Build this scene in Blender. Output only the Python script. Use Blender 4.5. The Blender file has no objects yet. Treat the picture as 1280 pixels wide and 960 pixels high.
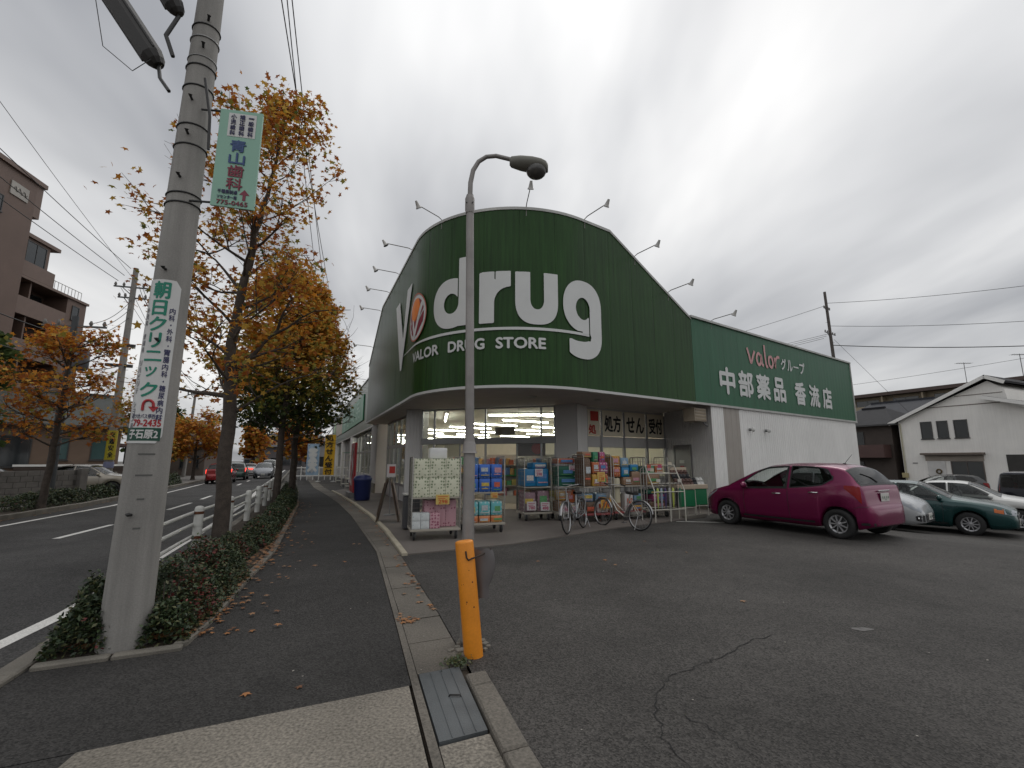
import bpy, bmesh, math, random
import numpy as np
from mathutils import Vector, Matrix
random.seed(11); rng = np.random.default_rng(11)
PI = math.pi; R = math.radians
sc = bpy.context.scene
C = sc.collection
# ---------------------------------------------------------------- camera
cam = bpy.data.cameras.new('camera'); cam_o = bpy.data.objects.new('camera', cam); C.objects.link(cam_o)
cam.sensor_width = 36.0; cam.lens = 16.2; cam.clip_start = 0.05; cam.clip_end = 3000
cam_o.location = (0, 0, 1.55); cam_o.rotation_euler = (PI/2 + math.atan(96/576), 0, 0)
sc.camera = cam_o
# ---------------------------------------------------------------- world: overcast sky
SKX, SKY = -2.6, 4.1
SUN_EL, SUN_AZ = R(52), R(35)
w = bpy.data.worlds.new('World'); sc.world = w; w.use_nodes = True
nt = w.node_tree; nt.nodes.clear(); N = nt.nodes.new; Lk = nt.links.new
out = N('ShaderNodeOutputWorld'); sky = N('ShaderNodeTexSky'); sky.sky_type = 'NISHITA'; sky.sun_disc = False
sky.sun_elevation = SUN_EL; sky.sun_rotation = SUN_AZ
bg1 = N('ShaderNodeBackground'); bg1.inputs[1].default_value = 0.06; Lk(sky.outputs[0], bg1.inputs[0])
tc = N('ShaderNodeTexCoord'); sep = N('ShaderNodeSeparateXYZ'); Lk(tc.outputs['Generated'], sep.inputs[0])
mz = N('ShaderNodeMath'); mz.operation = 'MAXIMUM'; mz.inputs[1].default_value = 0.0; Lk(sep.outputs[2], mz.inputs[0])
az = N('ShaderNodeMath'); az.operation = 'ADD'; az.inputs[1].default_value = 0.22; Lk(mz.outputs[0], az.inputs[0])
dx = N('ShaderNodeMath'); dx.operation = 'DIVIDE'; Lk(sep.outputs[0], dx.inputs[0]); Lk(az.outputs[0], dx.inputs[1])
dy = N('ShaderNodeMath'); dy.operation = 'DIVIDE'; Lk(sep.outputs[1], dy.inputs[0]); Lk(az.outputs[0], dy.inputs[1])
cmb = N('ShaderNodeCombineXYZ'); Lk(dx.outputs[0], cmb.inputs[0]); Lk(dy.outputs[0], cmb.inputs[1])
mp = N('ShaderNodeMapping'); mp.inputs['Rotation'].default_value = (0, 0, R(-28)); mp.inputs['Scale'].default_value = (0.8, 0.3, 1); mp.inputs['Location'].default_value = (SKX, SKY, 0)
Lk(cmb.outputs[0], mp.inputs[0])
n1 = N('ShaderNodeTexNoise'); n1.inputs['Scale'].default_value = 1.25; n1.inputs['Detail'].default_value = 5; n1.inputs['Roughness'].default_value = 0.48; n1.inputs['Distortion'].default_value = 0.25
Lk(mp.outputs[0], n1.inputs[0])
cr = N('ShaderNodeValToRGB'); cr.color_ramp.elements[0].position = 0.33; cr.color_ramp.elements[0].color = (0.33, 0.34, 0.365, 1)
cr.color_ramp.elements[1].position = 0.66; cr.color_ramp.elements[1].color = (1.14, 1.13, 1.11, 1)
e = cr.color_ramp.elements.new(0.49); e.color = (0.72, 0.725, 0.735, 1)
Lk(n1.outputs[0], cr.inputs[0])
bg2 = N('ShaderNodeBackground'); el = N('ShaderNodeMath'); el.operation = 'MULTIPLY_ADD'; el.inputs[1].default_value = 0.50; el.inputs[2].default_value = 0.72; Lk(mz.outputs[0], el.inputs[0]); Lk(el.outputs[0], bg2.inputs[1])  # overcast luminance rises toward the zenith
Lk(cr.outputs[0], bg2.inputs[0])
mx = N('ShaderNodeMixShader'); mx.inputs[0].default_value = 0.94; Lk(bg1.outputs[0], mx.inputs[1]); Lk(bg2.outputs[0], mx.inputs[2]); Lk(mx.outputs[0], out.inputs[0])
# ---------------------------------------------------------------- sun (behind the cloud)
sl = bpy.data.lights.new('sun', 'SUN'); sl.energy = 0.5; sl.angle = R(30); sl.color = (1, 0.97, 0.93)
so = bpy.data.objects.new('sun', sl); C.objects.link(so); so.location = (20, -20, 60)
sd = Vector((math.sin(SUN_AZ)*math.cos(SUN_EL), math.cos(SUN_AZ)*math.cos(SUN_EL), math.sin(SUN_EL)))
so.rotation_euler = sd.to_track_quat('Z', 'Y').to_euler()
# ---------------------------------------------------------------- exposure
vs = sc.view_settings; vs.view_transform = 'Standard'; vs.look = 'None'; vs.exposure = 0.13; vs.gamma = 1.0; vs.use_curve_mapping = False
sc.cycles.max_bounces = 8; sc.cycles.transparent_max_bounces = 16; sc.cycles.use_denoising = True; sc.cycles.caustics_reflective = False; sc.cycles.caustics_refractive = False

# ================================================================ helpers: materials
MATS = {}
def mat(name, col, rough=0.6, metal=0.0, var=0.12, vs=2.5, bump=0.0, bs=60.0, spec=0.5, coat=0.0, emit=0.0, fine=0.0, fs=180.0, dirt=0.0):
    if name in MATS: return MATS[name]
    m = bpy.data.materials.new(name); m.use_nodes = True; t = m.node_tree; b = t.nodes['Principled BSDF']
    b.inputs['Roughness'].default_value = rough; b.inputs['Metallic'].default_value = metal
    b.inputs['Specular IOR Level'].default_value = spec; b.inputs['Coat Weight'].default_value = coat; b.inputs['Coat Roughness'].default_value = 0.08
    col4 = (col[0], col[1], col[2], 1)
    g = t.nodes.new('ShaderNodeNewGeometry'); last = None
    def layer(scale, amt, detail, last):
        n = t.nodes.new('ShaderNodeTexNoise'); n.inputs['Scale'].default_value = scale; n.inputs['Detail'].default_value = detail
        t.links.new(g.outputs['Position'], n.inputs['Vector'])
        mr = t.nodes.new('ShaderNodeMapRange'); mr.inputs[1].default_value = 0.25; mr.inputs[2].default_value = 0.75
        mr.inputs[3].default_value = 1-amt; mr.inputs[4].default_value = 1+amt; t.links.new(n.outputs[0], mr.inputs[0])
        v = t.nodes.new('ShaderNodeVectorMath'); v.operation = 'SCALE'
        if last is None: v.inputs[0].default_value = col
        else: t.links.new(last, v.inputs[0])
        t.links.new(mr.outputs[0], v.inputs['Scale']); return v.outputs[0]
    if var: last = layer(vs, var, 4, last)
    if fine: last = layer(fs, fine, 2, last)
    if dirt: last = layer(0.45, dirt, 6, last)
    if last is None: b.inputs['Base Color'].default_value = col4
    else: t.links.new(last, b.inputs['Base Color'])
    if bump:
        n = t.nodes.new('ShaderNodeTexNoise'); n.inputs['Scale'].default_value = bs; n.inputs['Detail'].default_value = 3
        t.links.new(g.outputs['Position'], n.inputs['Vector'])
        bp = t.nodes.new('ShaderNodeBump'); bp.inputs['Strength'].default_value = bump; bp.inputs['Distance'].default_value = 0.01
        t.links.new(n.outputs[0], bp.inputs['Height']); t.links.new(bp.outputs[0], b.inputs['Normal'])
    if emit:
        b.inputs['Emission Color'].default_value = col4; b.inputs['Emission Strength'].default_value = emit
    MATS[name] = m; return m
def streaked(name, col, rough=.85, amt=.13, m=None):
    m = m or mat(name, col, rough, var=.12, vs=1.3, bump=.25, bs=70, fine=.10, fs=100, dirt=.16); t = m.node_tree; b = t.nodes['Principled BSDF']; src = b.inputs['Base Color'].links[0].from_socket
    g = t.nodes.new('ShaderNodeNewGeometry'); mp_ = t.nodes.new('ShaderNodeMapping'); mp_.inputs['Scale'].default_value = (16, 16, .7); t.links.new(g.outputs[0], mp_.inputs[0]); n = t.nodes.new('ShaderNodeTexNoise'); n.inputs['Scale'].default_value = 1; n.inputs['Detail'].default_value = 5; t.links.new(mp_.outputs[0], n.inputs[0])
    r_ = t.nodes.new('ShaderNodeMapRange'); r_.inputs[1].default_value = .3; r_.inputs[2].default_value = .7; r_.inputs[3].default_value = 1-amt; r_.inputs[4].default_value = 1+amt; t.links.new(n.outputs[0], r_.inputs[0])
    v = t.nodes.new('ShaderNodeVectorMath'); v.operation = 'SCALE'; t.links.new(src, v.inputs[0]); t.links.new(r_.outputs[0], v.inputs['Scale']); t.links.new(v.outputs[0], b.inputs['Base Color']); return m
def glass(name, tint=(0.9, 0.95, 0.93), thru=0.9, rough=0.02):
    """thin pane: see-through with a Fresnel reflection"""
    if name in MATS: return MATS[name]
    m = bpy.data.materials.new(name); m.use_nodes = True; t = m.node_tree; t.nodes.clear()
    o = t.nodes.new('ShaderNodeOutputMaterial'); tr = t.nodes.new('ShaderNodeBsdfTransparent'); gl = t.nodes.new('ShaderNodeBsdfGlossy')
    tr.inputs[0].default_value = (tint[0]*thru, tint[1]*thru, tint[2]*thru, 1); gl.inputs['Roughness'].default_value = rough
    fr = t.nodes.new('ShaderNodeFresnel'); ge = t.nodes.new('ShaderNodeNewGeometry'); io = t.nodes.new('ShaderNodeMath'); io.operation = 'MULTIPLY_ADD'; io.inputs[1].default_value = 1/1.5-1.5; io.inputs[2].default_value = 1.5; t.links.new(ge.outputs['Backfacing'], io.inputs[0]); t.links.new(io.outputs[0], fr.inputs[0])   # a sheet has the same gloss from both sides
    mxx = t.nodes.new('ShaderNodeMixShader'); t.links.new(fr.outputs[0], mxx.inputs[0]); t.links.new(tr.outputs[0], mxx.inputs[1]); t.links.new(gl.outputs[0], mxx.inputs[2])
    t.links.new(mxx.outputs[0], o.inputs[0]); MATS[name] = m; return m
def speckle(name, base, spot, scale=9.0, thr=0.35, rough=0.5):
    """printed wrapping: small motifs scattered over a base colour"""
    if name in MATS: return MATS[name]
    m = bpy.data.materials.new(name); m.use_nodes = True; t = m.node_tree; b = t.nodes['Principled BSDF']; b.inputs['Roughness'].default_value = rough
    tcn = t.nodes.new('ShaderNodeTexCoord'); v = t.nodes.new('ShaderNodeTexVoronoi'); v.inputs['Scale'].default_value = scale; v.inputs['Randomness'].default_value = 0.35
    t.links.new(tcn.outputs['Object'], v.inputs['Vector'])
    n = t.nodes.new('ShaderNodeTexNoise'); n.inputs['Scale'].default_value = scale*3; t.links.new(tcn.outputs['Object'], n.inputs['Vector'])
    ad = t.nodes.new('ShaderNodeMath'); ad.operation = 'MULTIPLY_ADD'; ad.inputs[1].default_value = 0.5; t.links.new(n.outputs[0], ad.inputs[0]); t.links.new(v.outputs['Distance'], ad.inputs[2])
    r = t.nodes.new('ShaderNodeValToRGB'); r.color_ramp.elements[0].position = thr+0.18; r.color_ramp.elements[0].color = (*spot, 1); r.color_ramp.elements[1].position = thr+0.26; r.color_ramp.elements[1].color = (*base, 1)
    t.links.new(ad.outputs[0], r.inputs[0]); t.links.new(r.outputs[0], b.inputs['Base Color']); MATS[name] = m; return m
def asphalt(name, c, scale=1.0):
    if name in MATS: return MATS[name]
    m = bpy.data.materials.new(name); m.use_nodes = True; t = m.node_tree; b = t.nodes['Principled BSDF']; b.inputs['Roughness'].default_value = 0.82; b.inputs['Specular IOR Level'].default_value = 0.3
    g = t.nodes.new('ShaderNodeNewGeometry'); NN = t.nodes.new
    v = NN('ShaderNodeTexVoronoi'); v.inputs['Scale'].default_value = 92*scale; t.links.new(g.outputs[0], v.inputs['Vector'])
    vr = NN('ShaderNodeMapRange'); vr.inputs[1].default_value = 0.0; vr.inputs[2].default_value = 1.0; vr.inputs[3].default_value = 0.45; vr.inputs[4].default_value = 1.7
    sc_ = NN('ShaderNodeSeparateColor'); t.links.new(v.outputs['Color'], sc_.inputs[0]); t.links.new(sc_.outputs[0], vr.inputs[0])
    big = NN('ShaderNodeTexNoise'); big.inputs['Scale'].default_value = 0.55; big.inputs['Detail'].default_value = 7; big.inputs['Roughness'].default_value = 0.62; t.links.new(g.outputs[0], big.inputs['Vector'])
    br = NN('ShaderNodeMapRange'); br.inputs[1].default_value = 0.3; br.inputs[2].default_value = 0.7; br.inputs[3].default_value = 0.64; br.inputs[4].default_value = 1.36; t.links.new(big.outputs[0], br.inputs[0])
    mid = NN('ShaderNodeTexNoise'); mid.inputs['Scale'].default_value = 7; mid.inputs['Detail'].default_value = 4; t.links.new(g.outputs[0], mid.inputs['Vector'])
    md = NN('ShaderNodeMapRange'); md.inputs[1].default_value = 0.3; md.inputs[2].default_value = 0.7; md.inputs[3].default_value = 0.92; md.inputs[4].default_value = 1.08; t.links.new(mid.outputs[0], md.inputs[0])
    a = NN('ShaderNodeMath'); a.operation = 'MULTIPLY'; t.links.new(vr.outputs[0], a.inputs[0]); t.links.new(br.outputs[0], a.inputs[1])
    a2 = NN('ShaderNodeMath'); a2.operation = 'MULTIPLY'; t.links.new(a.outputs[0], a2.inputs[0]); t.links.new(md.outputs[0], a2.inputs[1])
    stn = NN('ShaderNodeTexNoise'); stn.inputs['Scale'].default_value = 1.05; stn.inputs['Detail'].default_value = 5; stn.inputs['Roughness'].default_value = .55; stn.inputs['Distortion'].default_value = .6; t.links.new(g.outputs[0], stn.inputs['Vector'])
    sr_ = NN('ShaderNodeMapRange'); sr_.inputs[1].default_value = .56; sr_.inputs[2].default_value = .70; sr_.inputs[3].default_value = 1.0; sr_.inputs[4].default_value = .80; t.links.new(stn.outputs[0], sr_.inputs[0])
    a3 = NN('ShaderNodeMath'); a3.operation = 'MULTIPLY'; t.links.new(a2.outputs[0], a3.inputs[0]); t.links.new(sr_.outputs[0], a3.inputs[1]); a2 = a3
    s = NN('ShaderNodeVectorMath'); s.operation = 'SCALE'; s.inputs[0].default_value = c; t.links.new(a2.outputs[0], s.inputs['Scale']); t.links.new(s.outputs[0], b.inputs['Base Color'])
    bp = NN('ShaderNodeBump'); bp.inputs['Strength'].default_value = 0.6; bp.inputs['Distance'].default_value = 0.006; t.links.new(v.outputs['Distance'], bp.inputs['Height']); t.links.new(bp.outputs[0], b.inputs['Normal'])
    MATS[name] = m; return m
# ================================================================ helpers: meshes
class MB:
    def __init__(s): s.v = []; s.f = []; s.sm = []; s.mi = []
    def add(s, vs_, fs_, smooth=False, mi=0):
        o = len(s.v); s.v += [tuple(p) for p in vs_]; s.f += [[i+o for i in f] for f in fs_]; s.sm += [smooth]*len(fs_); s.mi += [mi]*len(fs_); return s
    def box(s, c, d, rz=0.0, bev=0.0, mi=0):
        x, y, z = d[0]/2, d[1]/2, d[2]/2; cr_, sr = math.cos(rz), math.sin(rz)
        def P(a, b_, h): return (c[0]+a*cr_-b_*sr, c[1]+a*sr+b_*cr_, c[2]+h)
        if bev <= 0:
            v = [P(a, b_, h) for h in (-z, z) for a, b_ in ((-x, -y), (x, -y), (x, y), (-x, y))]
            return s.add(v, [(3, 2, 1, 0), (4, 5, 6, 7), (0, 1, 5, 4), (1, 2, 6, 5), (2, 3, 7, 6), (3, 0, 4, 7)], mi=mi)
        e = min(bev, x*.9, y*.9, z*.9); v = []; f = []
        for h, i in ((-z, e), (-z+e, 0), (z-e, 0), (z, e)):
            X, Y = x-i, y-i; k = e if i == 0 else e*.6
            v += [P(a, b_, h) for a, b_ in ((-X+k, -Y), (X-k, -Y), (X, -Y+k), (X, Y-k), (X-k, Y), (-X+k, Y), (-X, Y-k), (-X, -Y+k))]
        for r_ in range(3):
            for i in range(8): j = (i+1) % 8; f.append((r_*8+i, r_*8+j, r_*8+8+j, r_*8+8+i))
        f.append(tuple(range(7, -1, -1))); f.append(tuple(range(24, 32)))
        return s.add(v, f, mi=mi)
    def cyl(s, p0, p1, r0, r1=None, n=12, cap=True, smooth=True, mi=0):
        return s.tube([p0, p1], [r0, r0 if r1 is None else r1], n, cap, smooth, mi)
    def tube(s, pts, r, n=8, cap=True, smooth=True, mi=0, closed=False):
        P = [Vector(p) for p in pts]; rr = r if isinstance(r, (list, tuple)) else [r]*len(P); v = []; f = []; m = len(P)
        up = None
        for i, p in enumerate(P):
            if closed: d = (P[(i+1) % m]-P[i-1])
            else: d = (P[min(i+1, m-1)]-P[max(i-1, 0)])
            if d.length < 1e-9: d = Vector((0, 0, 1))
            d.normalize()
            if up is None: up = d.orthogonal().normalized()
            up = (up-d*up.dot(d))
            if up.length < 1e-6: up = d.orthogonal()
            up.normalize(); q = d.cross(up)
            for k in range(n):
                a = 2*PI*k/n; v.append(p+(up*math.cos(a)+q*math.sin(a))*rr[i])
        for i in range(m if closed else m-1):
            i2 = (i+1) % m
            for k in range(n): j = (k+1) % n; f.append((i*n+k, i*n+j, i2*n+j, i2*n+k))
        s.add(v, f, smooth, mi)
        if cap and not closed:
            s.add(v[:n], [tuple(range(n-1, -1, -1))], mi=mi); s.add(v[-n:], [tuple(range(n))], mi=mi)
        return s
    def lathe(s, prof, n=24, c=(0, 0, 0), axis='z', smooth=True, mi=0):
        v = []; f = []
        for r_, h in prof:
            for k in range(n):
                a = 2*PI*k/n; x, y = r_*math.cos(a), r_*math.sin(a)
                p = (x, y, h) if axis == 'z' else ((x, h, y) if axis == 'y' else (h, x, y))
                v.append((c[0]+p[0], c[1]+p[1], c[2]+p[2]))
        for i in range(len(prof)-1):
            for k in range(n): j = (k+1) % n; f.append((i*n+k, i*n+j, (i+1)*n+j, (i+1)*n+k))
        return s.add(v, f, smooth, mi)
    def prism(s, poly, z0, z1, mi=0, zf=None):
        n = len(poly); b = [(p[0], p[1], z0) for p in poly]; t_ = [(p[0], p[1], z1 if zf is None else zf(*p)) for p in poly]
        return s.add(b+t_, [tuple(range(n-1, -1, -1)), tuple(range(n, 2*n))]+[(i, (i+1) % n, n+(i+1) % n, n+i) for i in range(n)], mi=mi)
    def slab(s, pts, nrm, th, mi=0):
        """planar polygon (3D points) given a thickness along nrm"""
        n = len(pts); d = Vector(nrm)*th; a = [Vector(p) for p in pts]; b = [p+d for p in a]
        return s.add(a+b, [tuple(range(n-1, -1, -1)), tuple(range(n, 2*n))]+[(i, (i+1) % n, n+(i+1) % n, n+i) for i in range(n)], mi=mi)
    def bar(s, p0, p1, w_, h_, mi=0):
        p0, p1 = Vector(p0), Vector(p1); d = (p1-p0).normalized(); q = d.cross(Vector((0, 0, 1)))
        if q.length < 1e-4: q = Vector((1, 0, 0))
        q.normalize(); u = q.cross(d); v = []
        for p in (p0, p1):
            for a, b in ((-1, -1), (1, -1), (1, 1), (-1, 1)): v.append(p+q*a*w_/2+u*b*h_/2)
        return s.add(v, [(0, 1, 2, 3), (7, 6, 5, 4), (0, 4, 5, 1), (1, 5, 6, 2), (2, 6, 7, 3), (3, 7, 4, 0)], mi=mi)
    def grid(s, P, smooth=True, mi=0):
        m = len(P); n = len(P[0]); v = [p for row in P for p in row]
        return s.add(v, [(i*n+j, i*n+j+1, (i+1)*n+j+1, (i+1)*n+j) for i in range(m-1) for j in range(n-1)], smooth, mi)
    def ell(s, c, r_, n=14, m=9, smooth=True, mi=0):
        P = []
        for i in range(m+1):
            t_ = PI*i/m; P.append([(c[0]+r_[0]*math.sin(t_)*math.cos(2*PI*k/n), c[1]+r_[1]*math.sin(t_)*math.sin(2*PI*k/n), c[2]+r_[2]*math.cos(t_)) for k in range(n+1)])
        return s.grid(P, smooth, mi)
    def mesh(s, name, mats):
        me = bpy.data.meshes.new(name); me.from_pydata(s.v, [], s.f)
        for m in (mats if isinstance(mats, (list, tuple)) else [mats]): me.materials.append(m)
        me.polygons.foreach_set('use_smooth', s.sm); me.polygons.foreach_set('material_index', s.mi); me.update(); return me
    def build(s, name, mats, parent=None, world=True):
        """world: the numbers are world coordinates (or the thing's own when its root has not been placed yet)"""
        o = bpy.data.objects.new(name, s.mesh(name, mats)); C.objects.link(o)
        if parent is not None:
            o.parent = parent
            if world: o.matrix_parent_inverse = Matrix.Identity(4); off = wloc(parent); o.location = (-off[0], -off[1], -off[2])
        return o
def wloc(o):
    l = Vector((0, 0, 0))
    while o is not None: l = l+o.location; o = o.parent
    return l
def tag(o, label=None, cat=None, group=None, kind=None):
    if label: o['label'] = label
    if cat: o['category'] = cat
    if group: o['group'] = group
    if kind: o['kind'] = kind
    return o
def thing(name, label, cat, loc=(0, 0, 0), rz=0.0, group=None):
    o = bpy.data.objects.new(name, None); C.objects.link(o); o.location = loc; o.rotation_euler = (0, 0, rz); o.empty_display_size = 0.2
    return tag(o, label, cat, group)
def copy_tree(o, parent=None):
    c = o.copy(); C.objects.link(c)
    if parent is not None: c.parent = parent
    for ch in list(o.children): copy_tree(ch, c)
    return c
def struct(name, mb, m): return tag(mb.build(name, m), kind='structure')
def leafcloud(name, cen, size, mats, probs=None, shape='maple', parent=None, flat=0.0):
    """many small leaf faces as one mesh; the material slot of each leaf is drawn at random"""
    if shape == 'maple':
        tv = np.array([(0, -.5, 0), (.13, -.12, .02), (.5, -.08, -.06), (.24, .12, 0), (.3, .42, -.05), (0, .3, .03), (-.3, .42, -.05), (-.24, .12, 0), (-.5, -.08, -.06), (-.13, -.12, .02)]); nf = [(0, 1, 9), (1, 2, 3), (1, 3, 5, 7), (1, 7, 9), (3, 4, 5), (5, 6, 7), (7, 8, 9)]
    elif shape == 'oval':
        tv = np.array([(0, -.5, 0), (.27, 0, .08), (0, .5, -.04), (-.27, 0, .08)]); nf = [(0, 1, 2), (0, 2, 3)]
    else:
        tv = np.array([(-.5, -.35, 0), (.1, -.5, .12), (.5, .1, -.05), (.15, .5, .1), (-.4, .4, -.08)]); nf = [(0, 1, 2), (0, 2, 3), (0, 3, 4)]
    cen = np.asarray(cen, float); n = len(cen); k = len(tv)
    a = rng.uniform(0, 2*PI, n); tilt = rng.normal(0, 0.9*(1-flat)+0.12*flat, n); b = rng.uniform(0, 2*PI, n)
    ca, sa, ct, st_, cb, sb = np.cos(a), np.sin(a), np.cos(tilt), np.sin(tilt), np.cos(b), np.sin(b)
    Z = np.zeros(n); O = np.ones(n)
    Ra = np.stack([np.stack([ca, -sa, Z], 1), np.stack([sa, ca, Z], 1), np.stack([Z, Z, O], 1)], 1)
    Rt = np.stack([np.stack([O, Z, Z], 1), np.stack([Z, ct, -st_], 1), np.stack([Z, st_, ct], 1)], 1)
    Rb = np.stack([np.stack([cb, -sb, Z], 1), np.stack([sb, cb, Z], 1), np.stack([Z, Z, O], 1)], 1)
    M_ = Rb @ Rt @ Ra; sz = size*rng.uniform(0.65, 1.25, n) if np.isscalar(size) else np.asarray(size)
    V = (np.einsum('nij,kj->nki', M_, tv)*sz[:, None, None]+cen[:, None, :]).reshape(-1, 3)
    lv = np.concatenate([(np.array(f)[None, :]+(np.arange(n)*k)[:, None]) for f in nf], 1).reshape(-1)
    tot = np.tile([len(f) for f in nf], n); me = bpy.data.meshes.new(name)
    me.vertices.add(len(V)); me.vertices.foreach_set('co', V.reshape(-1)); me.loops.add(len(lv)); me.loops.foreach_set('vertex_index', lv.astype(np.int32))
    me.polygons.add(len(tot)); st0 = np.concatenate([[0], np.cumsum(tot)[:-1]]); me.polygons.foreach_set('loop_start', st0.astype(np.int32)); me.polygons.foreach_set('loop_total', tot.astype(np.int32))
    for m in mats: me.materials.append(m)
    if callable(probs): mi = probs(cen)
    else: mi = rng.choice(len(mats), n, p=probs)
    me.polygons.foreach_set('material_index', np.repeat(mi, len(nf)).astype(np.int32)); me.update(); me.validate()
    o = bpy.data.objects.new(name, me); C.objects.link(o)
    if parent is not None: o.parent = parent; off = wloc(parent); o.location = (-off[0], -off[1], -off[2])
    return o
_txt = {}
def text2d(body, size=1.0, align='LEFT', spacing=1.0):
    k = (body, align, spacing)
    if k not in _txt:
        c = bpy.data.curves.new('t', 'FONT'); c.body = body; c.size = 1; c.align_x = align; c.space_character = spacing; c.resolution_u = 3
        o = bpy.data.objects.new('t', c); C.objects.link(o); dg = bpy.context.evaluated_depsgraph_get(); me = o.evaluated_get(dg).to_mesh()
        _txt[k] = ([(v.co.x, v.co.y) for v in me.vertices], [tuple(p.vertices) for p in me.polygons]); o.evaluated_get(dg).to_mesh_clear()
        bpy.data.objects.remove(o); bpy.data.curves.remove(c)
    v, f = _txt[k]; return [(x*size, y*size) for x, y in v], f
def refine(v, f, lim):
    """split 2D faces until no edge is longer than lim, so lettering can follow a curved surface"""
    v = list(v); out_ = []; st_ = []; mid = {}
    for p in f:
        for k in range(1, len(p)-1): st_.append((p[0], p[k], p[k+1]))
    while st_:
        a, b, c = st_.pop(); L_ = [(math.dist(v[a], v[b]), a, b, c), (math.dist(v[b], v[c]), b, c, a), (math.dist(v[c], v[a]), c, a, b)]; l, p, q, r_ = max(L_)
        if l <= lim: out_.append((a, b, c)); continue
        k = (min(p, q), max(p, q))
        if k not in mid: mid[k] = len(v); v.append(((v[p][0]+v[q][0])/2, (v[p][1]+v[q][1])/2))
        st_ += [(p, mid[k], r_), (mid[k], q, r_)]
    return v, out_
def put_text(mb, body, fit, fmap, bold=0.0, mi=0, spacing=1.0, lim=0):
    """fit=(x0,x1,y0,y1): the box the ink fills; fmap(x,y,depth)->3D; bold: stroke growth as a share of height"""
    v, f = text2d(body, 1.0, 'LEFT', spacing)
    if not v: return
    xs = [p[0] for p in v]; ys = [p[1] for p in v]; ax, bx, ay, by = min(xs), max(xs), min(ys), max(ys)
    x0, x1, y0, y1 = fit; sx = (x1-x0)/max(bx-ax, 1e-6); sy = (y1-y0)/max(by-ay, 1e-6); g = bold*abs(y1-y0)
    shifts = [(0, 0)]+([(g, 0), (-g, 0), (0, g), (0, -g)] if g else [])
    w_ = [(x0+(x-ax)*sx, y0+(y-ay)*sy) for x, y in v]
    if lim: w_, f = refine(w_, f, lim)
    for q, (ox, oy) in enumerate(shifts):
        mb.add([fmap(x+ox, y+oy, (0.0004 if lim else 0.0012)*q) for x, y in w_], f, mi=mi)
def sdf_letter(mb, fn, bounds, res, fmap, mi=0):
    """marching squares over an implicit 2D shape (inside where fn<0), laid on a surface by fmap"""
    x0, x1, y0, y1 = bounds; nx = int((x1-x0)/res)+2; ny = int((y1-y0)/res)+2
    X = x0+np.arange(nx)*res; Y = y0+np.arange(ny)*res; F = fn(*np.meshgrid(X, Y, indexing='ij')); vid = {}; V = []; T = []
    def vert(key, p):
        if key not in vid: vid[key] = len(V); V.append(fmap(p[0], p[1], 0.0))
        return vid[key]
    for i in range(nx-1):
        for j in range(ny-1):
            cs = ((i, j), (i+1, j), (i+1, j+1), (i, j+1)); ins = [F[c] < 0 for c in cs]
            if not any(ins): continue
            poly = []
            for q in range(4):
                a, b = cs[q], cs[(q+1) % 4]
                if ins[q]: poly.append(vert(a, (X[a[0]], Y[a[1]])))
                if ins[q] != ins[(q+1) % 4]:
                    t_ = F[a]/(F[a]-F[b]); key = (min(a, b), max(a, b)); poly.append(vert(key, (X[a[0]]+(X[b[0]]-X[a[0]])*t_, Y[a[1]]+(Y[b[1]]-Y[a[1]])*t_)))
            if len(poly) >= 3: T.append(tuple(poly))
    mb.add(V, T, mi=mi)
def lerp(x, tab):
    if x <= tab[0][0]: return tab[0][1]
    for (a, b), (c, d) in zip(tab, tab[1:]):
        if x <= c: return b+(d-b)*(x-a)/(c-a)
    return tab[-1][1]
def smooth01(t): t = max(0., min(1., t)); return t*t*(3-2*t)
# ---------------------------------------------------------------- frames of the place
SA, CA = math.sin(R(24.6)), math.cos(R(24.6))
def st(a, b, z=0.0): return (-SA*a+CA*b, CA*a+SA*b, z)              # street: a along it, b to its right
P1 = Vector((5.75, 14.3)); dR = Vector((.8196, .5729)).normalized(); nR = Vector((-dR.y, dR.x))
def fr(u, n, z=0.0): p = P1+dR*u+nR*n; return (p.x, p.y, z)          # right-hand facade: u along it, n into the shop
dLv = Vector((-.41, .912)).normalized(); nLv = Vector((dLv.y, -dLv.x))
PLf = Vector((-7.17, 23.92))
def fl(a, n, z=0.0): p = PLf+dLv*a-nLv*(-n); return (p.x, p.y, z)    # street facade: a along it, n into the shop
def ground_z(x, y):
    b = CA*x+SA*y
    return -0.40*smooth01((b-11.2)/5.5)-0.35*smooth01((b-16.5)/12)
# ================================================================ the setting
m_lot = asphalt('parking asphalt', (0.050, 0.0465, 0.043)); m_walk = asphalt('pavement asphalt', (0.032, 0.0305, 0.029)); m_road = asphalt('road asphalt', (0.046, 0.045, 0.044), 0.8)
m_conc = mat('concrete', (0.20, 0.18, 0.15), 0.9, var=0.22, vs=1.6, bump=1.0, bs=60, fine=0.55, fs=55, dirt=0.3)
m_gut = mat('gutter concrete', (0.125, 0.112, 0.094), 0.85, var=0.25, vs=1.2, bump=0.5, bs=80, fine=0.35, fs=60, dirt=0.35)
m_kerb = mat('kerb concrete', (0.155, 0.142, 0.12), 0.85, var=0.25, vs=3, bump=0.4, bs=80, fine=0.2, fs=120, dirt=0.3)
m_edge = mat('pale edging stone', (0.38, 0.34, 0.26), 0.8, var=0.15, vs=3, bump=0.3, fine=0.15)
m_soil = mat('soil', (0.045, 0.034, 0.024), 0.95, var=0.4, vs=6, bump=1.0, bs=50)
m_mark = mat('road paint', (0.62, 0.61, 0.58), 0.7, var=0.12, vs=5, fine=0.25, fs=60, dirt=0.15)
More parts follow.
